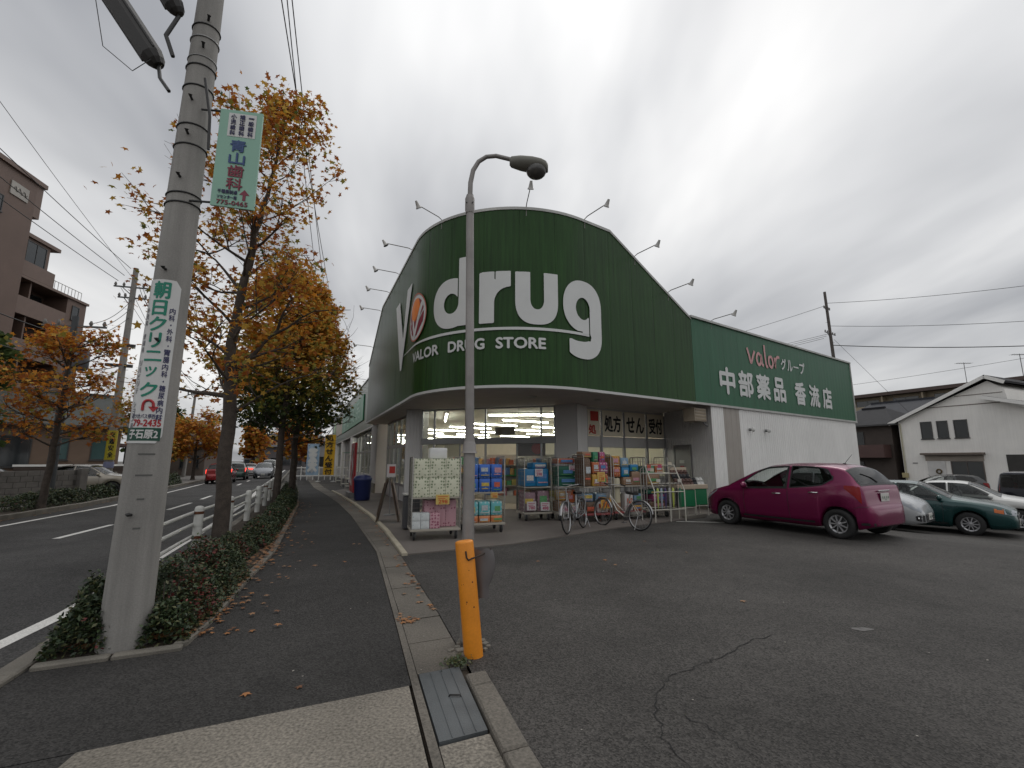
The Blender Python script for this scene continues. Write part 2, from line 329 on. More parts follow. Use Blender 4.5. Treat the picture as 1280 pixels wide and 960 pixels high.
m_apron = mat('shop paving', (0.135, 0.118, 0.105), 0.75, var=0.12, vs=1.5, bump=0.25, bs=70, fine=0.12, fs=70, dirt=0.25)
m_farg = mat('far ground', (0.09, 0.085, 0.075), 0.9, var=0.3, vs=0.3)
# ground sheet, one piece out to the horizon
g = MB(); xs = [-900, -500, -300, -200, -120, -80, -50, -30, -15, -5]+[i*1.5 for i in range(0, 40)]+[70, 90, 120, 200, 300, 500, 900]
ys = [-300, -100, -40, -15]+[i*1.5-6 for i in range(0, 44)]+[75, 90, 120, 200, 300, 500, 900, 1500]
g.grid([[(x, y, ground_z(x, y)-0.17) for y in ys] for x in xs][::-1]); struct('ground', g, m_farg)
def samp(a0, a1, n): return [a0+(a1-a0)*i/n for i in range(n+1)]
AS = samp(-8, 60, 136)+[80, 120, 200, 300]
T_center = [(-8, -7.6), (0, -6.6), (5, -5.9), (13.6, -4.67), (15.9, -4.36), (19.9, -3.97), (22.7, -3.8), (26.9, -3.7), (300, -3.7)]
T_far = [(-8, -10.5), (0, -9.3), (8, -8.1), (16.7, -6.87), (22.5, -6.25), (29, -6.2), (300, -6.15)]
T_near = [(-8, -4.6), (0, -3.3), (4, -2.7), (6.1, -2.38), (7.06, -2.22), (14, -1.95), (23.3, -1.8), (33, -2.05), (300, -2.05)]
T_kout = [(-8, -3.6), (0, -2.45), (5.0, -1.90), (9.3, -1.70), (13.6, -1.42), (18.7, -1.25), (26, -1.2), (300, -1.3)]
T_walkL = [(-8, -2.9), (0, -2.1), (4.4, -1.62), (5.07, -1.55)]
T_plant = [(5.1, -0.75), (5.53, -0.65), (7, -0.5), (9.25, -0.24), (12.3, -0.11), (18.2, 0.12), (25, 0.15), (28, 0.1), (300, -0.1)]
T_walkR = [(-8, -0.35), (0, 0.45), (2.58, 0.73), (4.79, 0.96), (8.53, 1.33), (14.2, 1.48), (18.5, 1.46), (22.6, 1.32), (29.7, 0.95), (45, 0.8), (300, 0.8)]
T_gutR = [(-8, 0.2), (0, 0.92), (2.39, 1.14), (3.66, 1.30), (4.97, 1.43), (8.02, 1.66), (10.8, 1.84), (14.0, 1.94), (18.1, 1.92), (22.4, 1.82), (29.7, 1.5), (45, 1.35), (300, 1.3)]
def strip(mb, fa, fb, aa, za, zb=None):
    mb.grid([[st(a, fa(a), za) for a in aa], [st(a, fb(a), za if zb is None else zb) for a in aa]][::-1], smooth=False)
Lf = lambda t, d=0.0: (lambda a: lerp(a, t)+d)
# road, markings
g = MB(); strip(g, Lf(T_far, -0.75), Lf(T_kout, 0.05), AS, -0.12); struct('road', g, m_road)
g = MB(); strip(g, Lf(T_far, -0.07), Lf(T_far, 0.07), AS, -0.116); struct('road_marking_far_edge', g, m_mark)
g = MB(); strip(g, Lf(T_near, -0.08), Lf(T_near, 0.08), AS, -0.116); struct('road_marking_near_edge', g, m_mark)
for k, (a0, a1) in enumerate([(5.2, 7.9), (9.4, 11.7), (13.6, 15.9), (19.9, 22.7), (24.6, 26.9), (31, 33.5), (37.5, 40), (44, 46.5), (50, 60), (64, 90)]):
    g = MB(); strip(g, Lf(T_center, -0.07), Lf(T_center, 0.07), samp(a0, a1, 4), -0.116); o = struct('road_centre_dash', g, m_mark)
# kerb of the road: stones 0.6 m long
def kerb_stones(name, fa, fb, a0, a1, z0, z1, step, m, gap=0.012):
    root = None; a = a0; first = True
    while a < a1-0.05:
        b = min(a+step, a1)-gap; mb = MB(); zz = z1+random.uniform(-.004, .004); e = 0.012
        p = [st(a, fa(a)), st(b, fa(b)), st(b, fb(b)), st(a, fb(a))]; q = [st(a+e, fa(a)+e), st(b-e, fa(b)+e), st(b-e, fb(b)-e), st(a+e, fb(a)-e)]
        v = [(x[0], x[1], z0) for x in p]+[(x[0], x[1], zz-e) for x in p]+[(x[0], x[1], zz) for x in q]
        mb.add(v, [(4, 5, 6, 7)[::-1] if False else (8, 11, 10, 9)]+[(i, (i+1) % 4, (i+1) % 4+4, i+4)[::-1] for i in range(4)]+[(i+4, (i+1) % 4+4, (i+1) % 4+8, i+8)[::-1] for i in range(4)])
        if root is None: root = bpy.data.objects.new(name, None); C.objects.link(root); tag(root, kind='structure')
        mb.build('kerb_stone', m, root); a += step
    return root
kerb_stones('road_kerb', Lf(T_kout), Lf(T_kout, 0.17), -6, 40, -0.2, 0.03, 0.6, m_kerb)
g = MB(); strip(g, Lf(T_kout), Lf(T_kout, 0.17), [40, 60, 120, 300], 0.02); struct('far_kerb', g, m_kerb)
# planting strip, its inner kerb
g = MB(); strip(g, Lf(T_kout, 0.16), Lf(T_plant, -0.08), samp(4.95, 27.5, 45), 0.02); struct('planting_bed', g, m_soil)
kerb_stones('planting_kerb', Lf(T_plant, -0.1), Lf(T_plant, 0.0), 4.98, 27.5, -0.15, 0.045, 0.6, m_kerb)
r_ = tag(bpy.data.objects.new('planting_end_kerb', None), kind='structure'); C.objects.link(r_)
for k in range(2):
    a0, b0 = 4.93, -1.72+k*0.48; mb = MB(); x0, y0, _ = st(a0, b0+0.235); mb.box((x0, y0, -0.05), (0.465, 0.09, 0.17), -R(-24.6)+0, 0.012); mb.build('kerb_stone', m_kerb, r_)
# pavement
g = MB(); aa = samp(3.5, 4.97, 4); strip(g, Lf(T_kout, 0.16), Lf(T_walkR, 0.0), aa, 0.0); aa = samp(4.97, 60, 110)+[90, 150, 300]; strip(g, Lf(T_plant, -0.02), Lf(T_walkR), aa, 0.0)
struct('pavement', g, m_walk)
g = MB(); strip(g, Lf([(-8, -2.4), (0, -1.6), (2.4, -1.25), (3.3, -1.02), (3.5, -0.98)]), Lf(T_walkR, -0.015), samp(-8, 3.5, 20), 0.0); struct('concrete_crossing', g, m_conc)
g = MB(); strip(g, Lf(T_kout, 0.16), Lf([(-8, -2.4), (0, -1.6), (2.4, -1.25), (3.3, -1.02), (3.5, -0.98)]), samp(-8, 3.5, 20), -0.003); struct('asphalt_crossing', g, m_walk)
# gutter: covers along the pavement's right edge
gr = tag(bpy.data.objects.new('gutter', None), kind='structure'); C.objects.link(gr)
for k, (a0, a1) in enumerate([(-4.6, -2.6), (-2.6, -0.6), (-0.6, 1.2), (1.2, 2.735)]+[(3.64+i*0.6, 3.64+(i+1)*0.6) for i in range(42)]):
    mb = MB(); z = 0.004+random.uniform(-.003, .003); e = 0.006
    f1, f2 = Lf(T_walkR, 0.065), Lf(T_gutR, -0.01 if a0 > 7.8 else -0.075 if a0 < 3 else -0.01)
    poly = [st(a0+e, f1(a0)), st(a0+e, f2(a0)), st(a1-e, f2(a1)), st(a1-e, f1(a1))]
    mb.prism(poly, -0.1, z); mb.build('gutter_cover', m_conc if a0 < 3 else m_gut, gr)
mb = MB(); strip(mb, Lf(T_walkR, 0.004), Lf(T_walkR, 0.058), samp(-6, 30, 72), 0.007); mb.build('channel_edge', m_gut, gr)
mb = MB(); strip(mb, Lf(T_walkR, 0.0), Lf(T_gutR, 0.0), samp(-6, 60, 60), -0.03); mb.build('channel_bed', m_soil, gr)
mb = MB(); strip(mb, Lf(T_walkR, 0.0), Lf(T_gutR, 0.0), samp(28.8, 60, 30), 0.003); mb.build('far_gutter_cover', m_gut, gr)
# low kerb to the right of the near gutter
kerb_stones('lot_kerb', Lf(T_gutR, -0.065), Lf(T_gutR, 0.09), -5, 3.45, -0.12, 0.035, 0.75, m_gut)
# parking lot
g = MB(); N_A = 60
front = [(-1.87, 7.95), (0.02, 9.0), (2.24, 10.95), (4.8, 12.85), (6.4, 14.6)]
rows = []
bs_ = [0, .15, .4, .8, 1.4, 2.2, 3.2, 4.4, 5.6, 7, 8.4, 9.8, 11.2, 12, 12.8, 13.6, 14.4, 15.2, 16, 17, 18.5, 20, 23, 26, 30, 34, 38, 44, 60]
for a in samp(-8, 8.05, 30)+samp(8.6, 20, 16)+samp(22, 50, 12):
    row = []
    for b in bs_:
        bb = max(lerp(a, T_gutR)+b, 0) if True else 0; x, y, _ = st(a, bb); row.append((x, y, ground_z(x, y)-0.001))
    rows.append(row)
g.grid(rows); lot = struct('parking_lot', g, m_lot)
# cracks in the asphalt: narrow dark gaps with raised rims, laid on the surface
m_crack = mat('crack', (0.012, 0.012, 0.012), 0.95, var=0.2)
m_patch = mat('scuffed asphalt', (0.13, 0.125, 0.12), 0.9, var=0.4, vs=20)
def crack(pts, w0):
    L_, R_ = [], []; P = []
    for (a, b), (c, d) in zip(pts, pts[1:]):
        n = max(2, int(math.hypot(c-a, d-b)/0.05))
        for i in range(n): t = i/n; P.append((a+(c-a)*t+random.gauss(0, .012), b+(d-b)*t+random.gauss(0, .012)))
    for i, (x, y) in enumerate(P):
        x2, y2 = P[min(i+1, len(P)-1)]; x1, y1 = P[max(i-1, 0)]; d = math.hypot(x2-x1, y2-y1) or 1; nx, ny = -(y2-y1)/d, (x2-x1)/d
        ww = w0*random.uniform(.35, 1.2)*min(1, i/6+.1, (len(P)-1-i)/6+.1); L_.append((x+nx*ww, y+ny*ww, ground_z(x, y)+.0035)); R_.append((x-nx*ww, y-ny*ww, ground_z(x, y)+.0035))
    mb = MB(); mb.grid([R_, L_][::-1], smooth=False); o = mb.build('crack', m_crack, lot)
crack([(2.55, 4.55), (2.1, 4.35), (1.75, 4.05), (1.45, 3.85), (1.1, 3.62), (.92, 3.3), (.86, 2.9), (.95, 2.5)], .0042)
crack([(.92, 3.3), (1.2, 2.95), (1.35, 2.6)], .004); crack([(2.1, 4.35), (2.3, 4.0)], .003); crack([(3.2, 3.1), (3.6, 3.5), (4.4, 3.7)], .003)
mb = MB(); q = [(3.28+.13*math.cos(t)*random.uniform(.5, 1.2), 4.62+.05*math.sin(t)*random.uniform(.4, 1.3), .003) for t in [i*PI/7 for i in range(14)]]; mb.add(q, [tuple(range(14))]); mb.build('scuff', m_patch, lot)
# bay lines on the lot (worn)
for u0, n0, n1 in ((-0.35, -5.6, -1.2), (4.9, -1.6, -1.0), ):
    pass
g = MB(); pa, pb = Vector((4.25, 12.35)), Vector((5.5, 12.1)); d = (pb-pa).normalized(); n = Vector((-d.y, d.x))*.035
g.add([(*(pa-n), .004), (*(pb-n), .004), (*(pb+n), .004), (*(pa+n), .004)], [(0, 1, 2, 3)]); g.build('bay_marking', m_mark, lot)
# shop apron: raised paving with a pale edging along the gutter
ap_edge = [st(a, lerp(a, T_gutR)+0.10) for a in samp(8.05, 26, 24)]
inner = [fl(8, 1.0), fl(-12, 3), fr(0, 5), fr(4.5, 0.02)]
poly = [(p[0], p[1]) for p in front[::-1]]+[(p[0], p[1]) for p in ap_edge]+[(p[0], p[1]) for p in inner]
g = MB(); g.prism(poly[::-1], -0.15, 0.022); struct('shop_apron', g, m_apron)
kerb_stones('apron_edging', Lf(T_gutR, 0.0), Lf(T_gutR, 0.1), 8.0, 26, -0.1, 0.055, 0.6, m_edge, 0.006)
# far side of the road
m_pav2 = mat('far pavement', (0.14, 0.13, 0.12), 0.85, var=0.2, vs=1.5)
kerb_stones('opposite_kerb', Lf(T_far, -0.92), Lf(T_far, -0.75), 4, 50, -0.2, 0.03, 1.2, m_kerb)
g = MB(); strip(g, Lf(T_far, -14), Lf(T_far, -0.9), AS, 0.0); struct('opposite_pavement', g, m_pav2)
g = MB(); strip(g, Lf(T_far, -2.1), Lf(T_far, -0.92), samp(14, 40, 30), 0.006); struct('opposite_planting_bed', g, m_soil)
# steel cover plate in the gutter
m_steel = mat('galvanised plate', (0.105, 0.115, 0.12), 0.55, 0.3, var=0.2, vs=4, bump=0.25, bs=120, fine=0.12, dirt=0.25)
t = thing('drain_plate', 'blue grey ribbed steel plate lying over the gutter at foot of orange bollard', 'drain cover', st(3.2, 1.0, 0))
def plate_poly(e0, e1, s0, s1):
    f1, f2 = Lf(T_walkR, 0.07), Lf(T_gutR, -0.08); P = []
    for a, k in ((2.755+e0, s0), (2.755+e0, s1), (3.62-e1, s1), (3.62-e1, s0)): P.append(st(a, f1(a)+(f2(a)-f1(a))*k)[:2])
    return P
mb = MB(); mb.prism(plate_poly(0, 0, 0, 1), -.02, .012); mb.build('sheet', m_steel, t)
for k in (.27, .52, .77):
    mb = MB(); mb.prism(plate_poly(.01, .01, k-.008, k+.008), .0, .0165); mb.build('rib', m_steel, t)
x, y, _ = st(3.2, 1.05); mb = MB(); mb.tube([(x-.04, y, .013), (x-.035, y, .022), (x+.035, y, .022), (x+.04, y, .013)], .005, 6); mb.build('handle', mat('dark iron', (.03, .028, .027), .6, .6), t)
# ================================================================ the drugstore
m_green = mat('deep green panel', (0.019, 0.058, 0.013), 0.42, var=0.12, vs=0.8, spec=0.22, dirt=0.15); streaked('', None, m=m_green, amt=.26)
m_green2 = mat('blue green sign panel', (0.016, 0.100, 0.046), 0.42, var=0.06, vs=0.8, spec=0.35); streaked('', None, m=m_green2, amt=.14)
m_mint = mat('bright green sign panel', (0.05, 0.24, 0.13), 0.45, var=0.06)
m_white = mat('white letter', (0.62, 0.63, 0.62), 0.5, var=0.04)
m_trim = mat('grey white trim', (0.42, 0.42, 0.40), 0.5, var=0.12, dirt=0.2)
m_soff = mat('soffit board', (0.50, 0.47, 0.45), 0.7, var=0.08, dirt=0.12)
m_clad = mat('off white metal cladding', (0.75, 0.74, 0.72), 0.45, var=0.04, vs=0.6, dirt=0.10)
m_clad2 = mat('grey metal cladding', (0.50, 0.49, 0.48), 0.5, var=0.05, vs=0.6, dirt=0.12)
m_beige = mat('beige cladding panel', (0.33, 0.30, 0.27), 0.5, var=0.06)
m_alu = mat('aluminium frame', (0.30, 0.30, 0.30), 0.4, 0.7, var=0.08)
streaked('', None, m=m_clad, amt=.05)
m_cream = mat('interior cream', (0.78, 0.75, 0.66), 0.7, var=0.04)
m_ceil = mat('interior ceiling', (0.80, 0.77, 0.69), 0.8, var=0.04)
m_floor = mat('interior floor', (0.42, 0.38, 0.30), 0.3, var=0.06)
m_pane = glass('shop glass', (0.86, 0.92, 0.88), 0.82)
m_tube = mat('lit tube', (1.0, 0.96, 0.87), 0.5, var=0, emit=28)
m_black = mat('black', (0.012, 0.012, 0.012), 0.6, var=0.1)
m_grey = mat('mid grey metal', (0.20, 0.20, 0.20), 0.45, 0.5, var=0.1)
shop = thing('drugstore', 'low drugstore with tall curved dark green fascia and white clad side wall', 'shop building', (0, 15, 0))
PLc = Vector((-7.01, 22.18)); Cc = Vector((-1.2635, 9.3976)); Oc = Vector((0.0483, 14.1536)); rc = 3.1466; Tc = 3.8
tL = Cc+dLv*Tc; tR = Cc+dR*Tc; s1 = (tL-PLc).length; th0 = math.atan2((tL-Oc).y, (tL-Oc).x); th1 = math.atan2((tR-Oc).y, (tR-Oc).x)
while th1 < th0: th1 += 2*PI
s2 = s1+rc*(th1-th0); S_END = s2+(P1-tR).length
def fas(s, off=0.0):
    """point at arc length s along the fascia, pushed outward by off"""
    if s <= s1: p = PLc+(tL-PLc)*(s/s1); n = -nLv
    elif s <= s2: th = th0+(s-s1)/rc; n = Vector((math.cos(th), math.sin(th))); p = Oc+n*rc
    else: p = tR+dR*(s-s2); n = -nR
    return p+n*off
def fz(s, z, d=0.0): p = fas(s, d); return (p.x, p.y, z)
def fnorm(s): return (fas(s, 1.0)-fas(s, 0.0))
ZB, ZT = 3.35, 8.0
def ztop(s): return lerp(s, [(0, 6.15), (3.7, ZT), (16.87, ZT), (S_END, 6.08)])
# fascia panels: each 0.91 m wide sheet is a piece, with shallow vertical ribs
fa = tag(bpy.data.objects.new('fascia', None), 'tall deep green curved sign fascia'); C.objects.link(fa); fa.parent = shop; fa.location = -Vector(shop.location)
edges = [i*S_END/22 for i in range(23)]
for i in range(22):
    a, b = edges[i]+.003, edges[i+1]-.003; n = 24; row0, row1 = [], []
    for k in range(n+1):
        s = a+(b-a)*k/n; ph = k % 4; o = (0.0, 0.0, 0.0007, 0.0007)[ph]; 
        if k in (0, n): o = -0.003
        row0.append(fz(s, ZB, o)); row1.append(fz(s, ztop(s), o))
    for br in (3.7, 16.87): pass
    mb = MB(); mb.grid([row0, row1], smooth=False); mb.build('panel', m_green, fa)
ss = sorted(set([i*S_END/90 for i in range(91)]+[3.7, 16.87]))
mb = MB(); mb.grid([[fz(s, ZB-.0, -.12) for s in ss], [fz(s, ztop(s), -.12) for s in ss]][::-1], smooth=False); mb.build('fascia_back', m_grey, fa)
mb = MB()
for i in range(len(ss)-1):
    a, b = ss[i], ss[i+1]; v = []
    for s in (a, b): z = ztop(s); v += [fz(s, z-.045, .022), fz(s, z+.03, .022), fz(s, z+.03, -.15), fz(s, z-.045, -.15)]
    mb.add(v, [(0, 4, 5, 1), (1, 5, 6, 2), (2, 6, 7, 3), (3, 7, 4, 0)])
mb.build('coping', m_trim, fa)
mb = MB()
for i in range(len(ss)-1):
    a, b = ss[i], ss[i+1]; v = []
    for s in (a, b): v += [fz(s, ZB-.055, .03), fz(s, ZB+.012, .03), fz(s, ZB+.012, -.1), fz(s, ZB-.055, -.1)]
    mb.add(v, [(0, 4, 5, 1), (1, 5, 6, 2), (2, 6, 7, 3), (3, 7, 4, 0)])
mb.build('drip_edge', mat('white drip edge', (.55, .55, .54), .5, var=.06), fa)
mb = MB(); a = fas(0); b = fl(0, 0.3); mb.add([fz(0, ZB, -.001), (b[0], b[1], ZB), (b[0], b[1], 6.1), fz(0, 6.15, -.001)], [(0, 1, 2, 3)]); mb.build('return_panel', m_green, fa)
# ---- lettering on the fascia
LET = 0.032
def fm(s, z, d): return fz(s, z, LET+d)
def ellp(x, y, cx, cy, rx, ry): return (np.sqrt(((x-cx)/rx)**2+((y-cy)/ry)**2)-1)*min(rx, ry)
def rect(x, y, x0, x1, y0, y1): return np.maximum(np.maximum(x0-x, x-x1), np.maximum(y0-y, y-y1))
def rsel(x, y, cx, cy, rx, ry, p=2.6): return ((np.abs((x-cx)/rx)**p+np.abs((y-cy)/ry)**p)**(1/p)-1)*min(rx, ry)
def L_d(x, y):
    bowl = np.maximum(rsel(x, y, 12.13, 5.57, .62, .67, 2.2), x-12.72); stem = rect(x, y, 12.37, 12.74, 4.93, 6.76); hole = ellp(x, y, 12.135, 5.56, .235, .27); gapd = rect(x, y, 12.335, 12.37, 5.6, 6.3)
    return np.maximum(np.maximum(np.minimum(bowl, stem), -hole), -gapd)
def L_r(x, y):
    stem = rect(x, y, 12.95, 13.335, 4.92, 6.26); arm = np.maximum(rect(x, y, 13.0, 13.75, 5.4, 6.27), -rsel(x, y, 13.78, 5.42, .445, .44, 2.2)); not_ = rect(x, y, 13.335, 13.37, 6.05, 6.4)
    return np.maximum(np.minimum(stem, arm), -not_)
def L_u(x, y):
    o = np.maximum(rsel(x, y, 14.41, 5.55, .55, .665, 2.6), y-5.55); o = np.minimum(o, rect(x, y, 13.86, 14.96, 5.5, 6.25)); h = np.minimum(rsel(x, y, 14.41, 5.55, .175, .275, 2.2), rect(x, y, 14.235, 14.585, 5.5, 6.4)); return np.maximum(o, -h)
def L_g(x, y):
    bowl = np.maximum(rsel(x, y, 15.72, 5.52, .615, .70, 2.2), x-16.0); bowl = np.maximum(bowl, 4.84-y); outer = np.minimum(np.maximum(rsel(x, y, 15.76, 5.5, .63, .72, 2.3), 15.7-x), rect(x, y, 15.98, 16.385, 4.75, 5.55))
    tail = np.maximum(rsel(x, y, 15.72, 4.78, .665, .66, 2.3), y-4.8); tail = np.maximum(tail, 15.27-x); th = np.minimum(rsel(x, y, 15.62, 4.80, .40, .23, 2.4), rect(x, y, 15.0, 15.98, 4.615, 4.86))
    lower = np.maximum(tail, -th); body = np.minimum(np.minimum(bowl, outer), np.maximum(lower, y-4.9)); hole = ellp(x, y, 15.73, 5.46, .24, .30); sl = rect(x, y, 15.93, 15.965, 4.8, 5.5)
    return np.maximum(np.maximum(body, -hole), -sl)
def cvx(x, y, P):
    r_ = None
    for (ax, ay), (bx, by) in zip(P, P[1:]+P[:1]):
        d = ((x-ax)*(by-ay)-(y-ay)*(bx-ax))/math.hypot(bx-ax, by-ay); r_ = d if r_ is None else np.maximum(r_, d)
    return r_
def L_V(x, y): return np.minimum(cvx(x, y, [(7.25, 6.83), (8.40, 4.38), (8.74, 5.30), (7.93, 6.83)]), cvx(x, y, [(8.40, 4.38), (8.60, 4.38), (9.86, 6.83), (9.17, 6.83)]))
for fn, bd in ((L_V, (7.1, 10, 4.3, 6.95)), (L_d, (11.4, 12.85, 4.8, 6.85)), (L_r, (12.85, 13.85, 4.85, 6.35)), (L_u, (13.75, 15.05, 4.8, 6.35)), (L_g, (15.0, 16.5, 4.0, 6.3))):
    mb = MB(); sdf_letter(mb, fn, bd, .03, fm); mb.build('letter', m_white, fa)
mb = MB(); sw = [8.55+(15.93-8.55)*i/60 for i in range(61)]
mb.grid([[fm(s, 4.775-.035*min(1, (s-8.4)/3), -.004) for s in sw], [fm(s, 4.775+.035*min(1, (s-8.4)/3), -.004) for s in sw]], smooth=False); mb.build('underline', m_white, fa)
x = 10.3
for wd, x0, x1 in (('VALOR', 10.30, 11.74), ('DRUG', 12.07, 13.09), ('STORE', 13.38, 14.61)):
    mb = MB(); put_text(mb, wd, (x0+.01, x1, 4.275, 4.54), fm, bold=.05); mb.build('small_lettering', m_white, fa)
# round emblem: white disc with orange and red leaf shapes around a white V
def disc(cx, cy, r0): return lambda x, y: ellp(x, y, cx, cy, r0, r0*.97)
m_or = mat('orange enamel', (.85, .22, .02), .5, var=.05); m_cr = mat('crimson enamel', (.24, .015, .035), .5, var=.05)
mb = MB(); sdf_letter(mb, disc(10.47, 5.57, .70), (9.6, 11.3, 4.8, 6.35), .03, fm); em = mb.build('emblem', m_white, fa)
f2 = lambda s, z, d: fz(s, z, LET+.008+d)
f3 = lambda s, z, d: fz(s, z, LET+.012+d)
mb = MB(); sdf_letter(mb, lambda x, y: np.maximum(ellp(x, y, 10.47, 5.57, .715, .695), -ellp(x, y, 10.47, 5.57, .675, .655)), (9.6, 11.3, 4.8, 6.4), .025, f3); mb.build('rim', mat('thin red rim', (.45, .12, .07), .5, var=.05), em)
mb = MB(); sdf_letter(mb, lambda x, y: np.maximum(ellp(x, y, 10.40, 5.82, .40, .36), ellp(x, y, 10.47, 5.57, .57, .55)), (9.8, 11.1, 4.9, 6.3), .025, f2); mb.build('orange_sun', m_or, em)
mb = MB()
def vee(x, y): return np.minimum(np.abs((x-10.42)+.42*(y-5.05))-.075, np.abs((x-10.42)-.62*(y-5.05))-.085)
sdf_letter(mb, lambda x, y: np.maximum(np.maximum(ellp(x, y, 10.47, 5.57, .57, .55), -(vee(x, y))), np.maximum(-(np.abs(np.sin((y-.8*x)*9))-.32), -ellp(x, y, 10.38, 5.86, .37, .34))), (9.8, 11.1, 4.9, 6.3), .025, f2); mb.build('red_stripes', m_cr, em)
mb = MB(); sdf_letter(mb, lambda x, y: np.maximum(vee(x, y), np.maximum(ellp(x, y, 10.47, 5.57, .58, .56), (y-5.62)-(x-10.4)*.5)), (9.8, 11.1, 4.9, 6.3), .025, f3); mb.build('letter', m_white, em)
# ---- right sign panel
sg = tag(bpy.data.objects.new('side_sign', None), 'blue green sign band with white Japanese lettering'); C.objects.link(sg); sg.parent = shop; sg.location = -Vector(shop.location)
UE = 12.55
for i in range(14):
    a, b = UE*i/14+.004, UE*(i+1)/14-.004; n = 12
    mb = MB(); mb.grid([[fr(a+(b-a)*k/n, -(0, .0015)[(k//2) % 2], ZB) for k in range(n+1)], [fr(a+(b-a)*k/n, -(0, .0015)[(k//2) % 2], 6.12) for k in range(n+1)]], smooth=False); mb.build('panel', m_green2, sg)
mb = MB(); mb.box(fr(UE/2, .04, 6.14), (UE+.1, .2, .07), math.atan2(dR.y, dR.x)); mb.box(fr(UE/2, .03, ZB-.015), (UE+.1, .12, .07), math.atan2(dR.y, dR.x)); mb.box(fr(UE+.03, .03, 4.73), (.07, .14, 2.9), math.atan2(dR.y, dR.x)); mb.build('sign_edging', m_trim, sg)
mb = MB(); mb.box(fr(UE/2, .02, 4.72), (UE-.02, .03, 2.7), math.atan2(dR.y, dR.x)); mb.build('sign_back', m_green2, sg)  # hidden board added so no light shows through the panel seams
fs_ = lambda u, z, d: fr(u, -(.018+d), z)
for ch, u0, u1 in (('中', 1.42, 2.30), ('部', 2.58, 3.50), ('薬', 3.78, 4.70), ('品', 5.02, 5.88), ('香', 6.72, 7.60), ('流', 7.98, 8.86), ('店', 9.22, 10.10)):
    mb = MB(); put_text(mb, ch, (u0, u1, 3.78, 4.66), fs_, bold=.04); mb.build('character', m_white, sg)
for k, ch in enumerate('グルー'): mb = MB(); put_text(mb, ch, (5.75+k*.52, 6.17+k*.52, 5.06 if ch != 'ー' else 5.25, 5.50 if ch != 'ー' else 5.30), fs_, bold=.035 if ch != 'ー' else .1); mb.build('character', m_white, sg)
mb = MB(); put_text(mb, 'プ', (7.31, 7.75, 5.06, 5.52), fs_, bold=.035); mb.build('lettering', m_white, sg)
m_pink = mat('faded red script', (.58, .30, .30), .5, var=.06)
mb = MB(); 
def script(mb, pts, r0):
    P = []
    for i in range(len(pts)-1):
        for k in range(6):
            t_ = k/6; p0 = pts[max(i-1, 0)]; p1 = pts[i]; p2 = pts[i+1]; p3 = pts[min(i+2, len(pts)-1)]
            P.append(tuple(.5*((2*p1[q])+(-p0[q]+p2[q])*t_+(2*p0[q]-5*p1[q]+4*p2[q]-p3[q])*t_**2+(-p0[q]+3*p1[q]-3*p2[q]+p3[q])*t_**3) for q in (0, 1)))
    P.append(pts[-1]); n = len(P); A, B = [], []
    for i, p in enumerate(P):
        q = P[min(i+1, n-1)]; o = P[max(i-1, 0)]; d = math.hypot(q[0]-o[0], q[1]-o[1]) or 1; nx, ny = -(q[1]-o[1])/d*r0, (q[0]-o[0])/d*r0
        A.append((p[0]+nx, p[1]+ny)); B.append((p[0]-nx, p[1]-ny))
    return A, B
for q, pts in enumerate([[(3.30, 5.58), (3.42, 5.3), (3.52, 5.05), (3.68, 5.3), (3.82, 5.52)], [(4.25, 5.38), (4.08, 5.47), (3.93, 5.28), (4.03, 5.05), (4.2, 5.12), (4.28, 5.42), (4.3, 5.1), (4.42, 5.05)], [(4.55, 5.85), (4.56, 5.4), (4.62, 5.05), (4.72, 5.06)], [(5.02, 5.45), (4.84, 5.4), (4.82, 5.15), (4.98, 5.04), (5.12, 5.2), (5.06, 5.42), (5.0, 5.45)], [(5.26, 5.46), (5.3, 5.2), (5.28, 5.04), (5.34, 5.35), (5.5, 5.5), (5.66, 5.5)]]):
    A, B = script(mb, pts, .055); mb.grid([[fs_(*p, .0015*q) for p in A], [fs_(*p, .0015*q) for p in B]][::-1], smooth=False)
mb.build('script_lettering', m_pink, sg)
# ---- right wall: corrugated cladding sheets below the sign
zb0 = -1.2
cw = tag(bpy.data.objects.new('clad_wall', None)); C.objects.link(cw); cw.parent = shop; cw.location = -Vector(shop.location)
def ribbed(p, q, z0, z1, pitch, dep, m, name, par, outv):
    p, q = Vector(p[:2]), Vector(q[:2]); L_ = (q-p).length; n = max(1, int(L_/pitch)); d = (q-p)/n; o = Vector(outv[:2]); row = []
    for i in range(n):
        for k, h in ((0, 0), (.35, 0), (.45, 1), (.9, 1)): row.append(p+d*(i+k)+o*dep*h)
    row.append(q)
    mb = MB(); mb.grid([[(v.x, v.y, z0) for v in row], [(v.x, v.y, z1) for v in row]], smooth=False); return mb.build(name, m, par)
outR = (-nR.x, -nR.y)
us = [0.86, 1.55, 2.53]+[2.53+(UE-2.53)*i/10 for i in range(1, 11)]
for i in range(len(us)-1):
    ribbed(fr(us[i]+.002, .04), fr(us[i+1]-.002, .04), zb0, ZB-.05, .13 if i != 1 else .3, .014, m_beige if i == 1 else m_clad, 'cladding_sheet', cw, outR)
mb = MB(); mb.box(fr((UE+.86)/2, .035, -.42), (UE-.86, .09, 1.2), math.atan2(dR.y, dR.x)); mb.build('plinth', m_kerb, cw)
# far end wall of the shop
mb = MB(); mb.add([fr(UE, .04, zb0), fr(UE, 42, zb0), fr(UE, 42, 6.1), fr(UE, .04, 6.1)], [(0, 1, 2, 3)]); mb.build('end_wall', m_clad, shop)
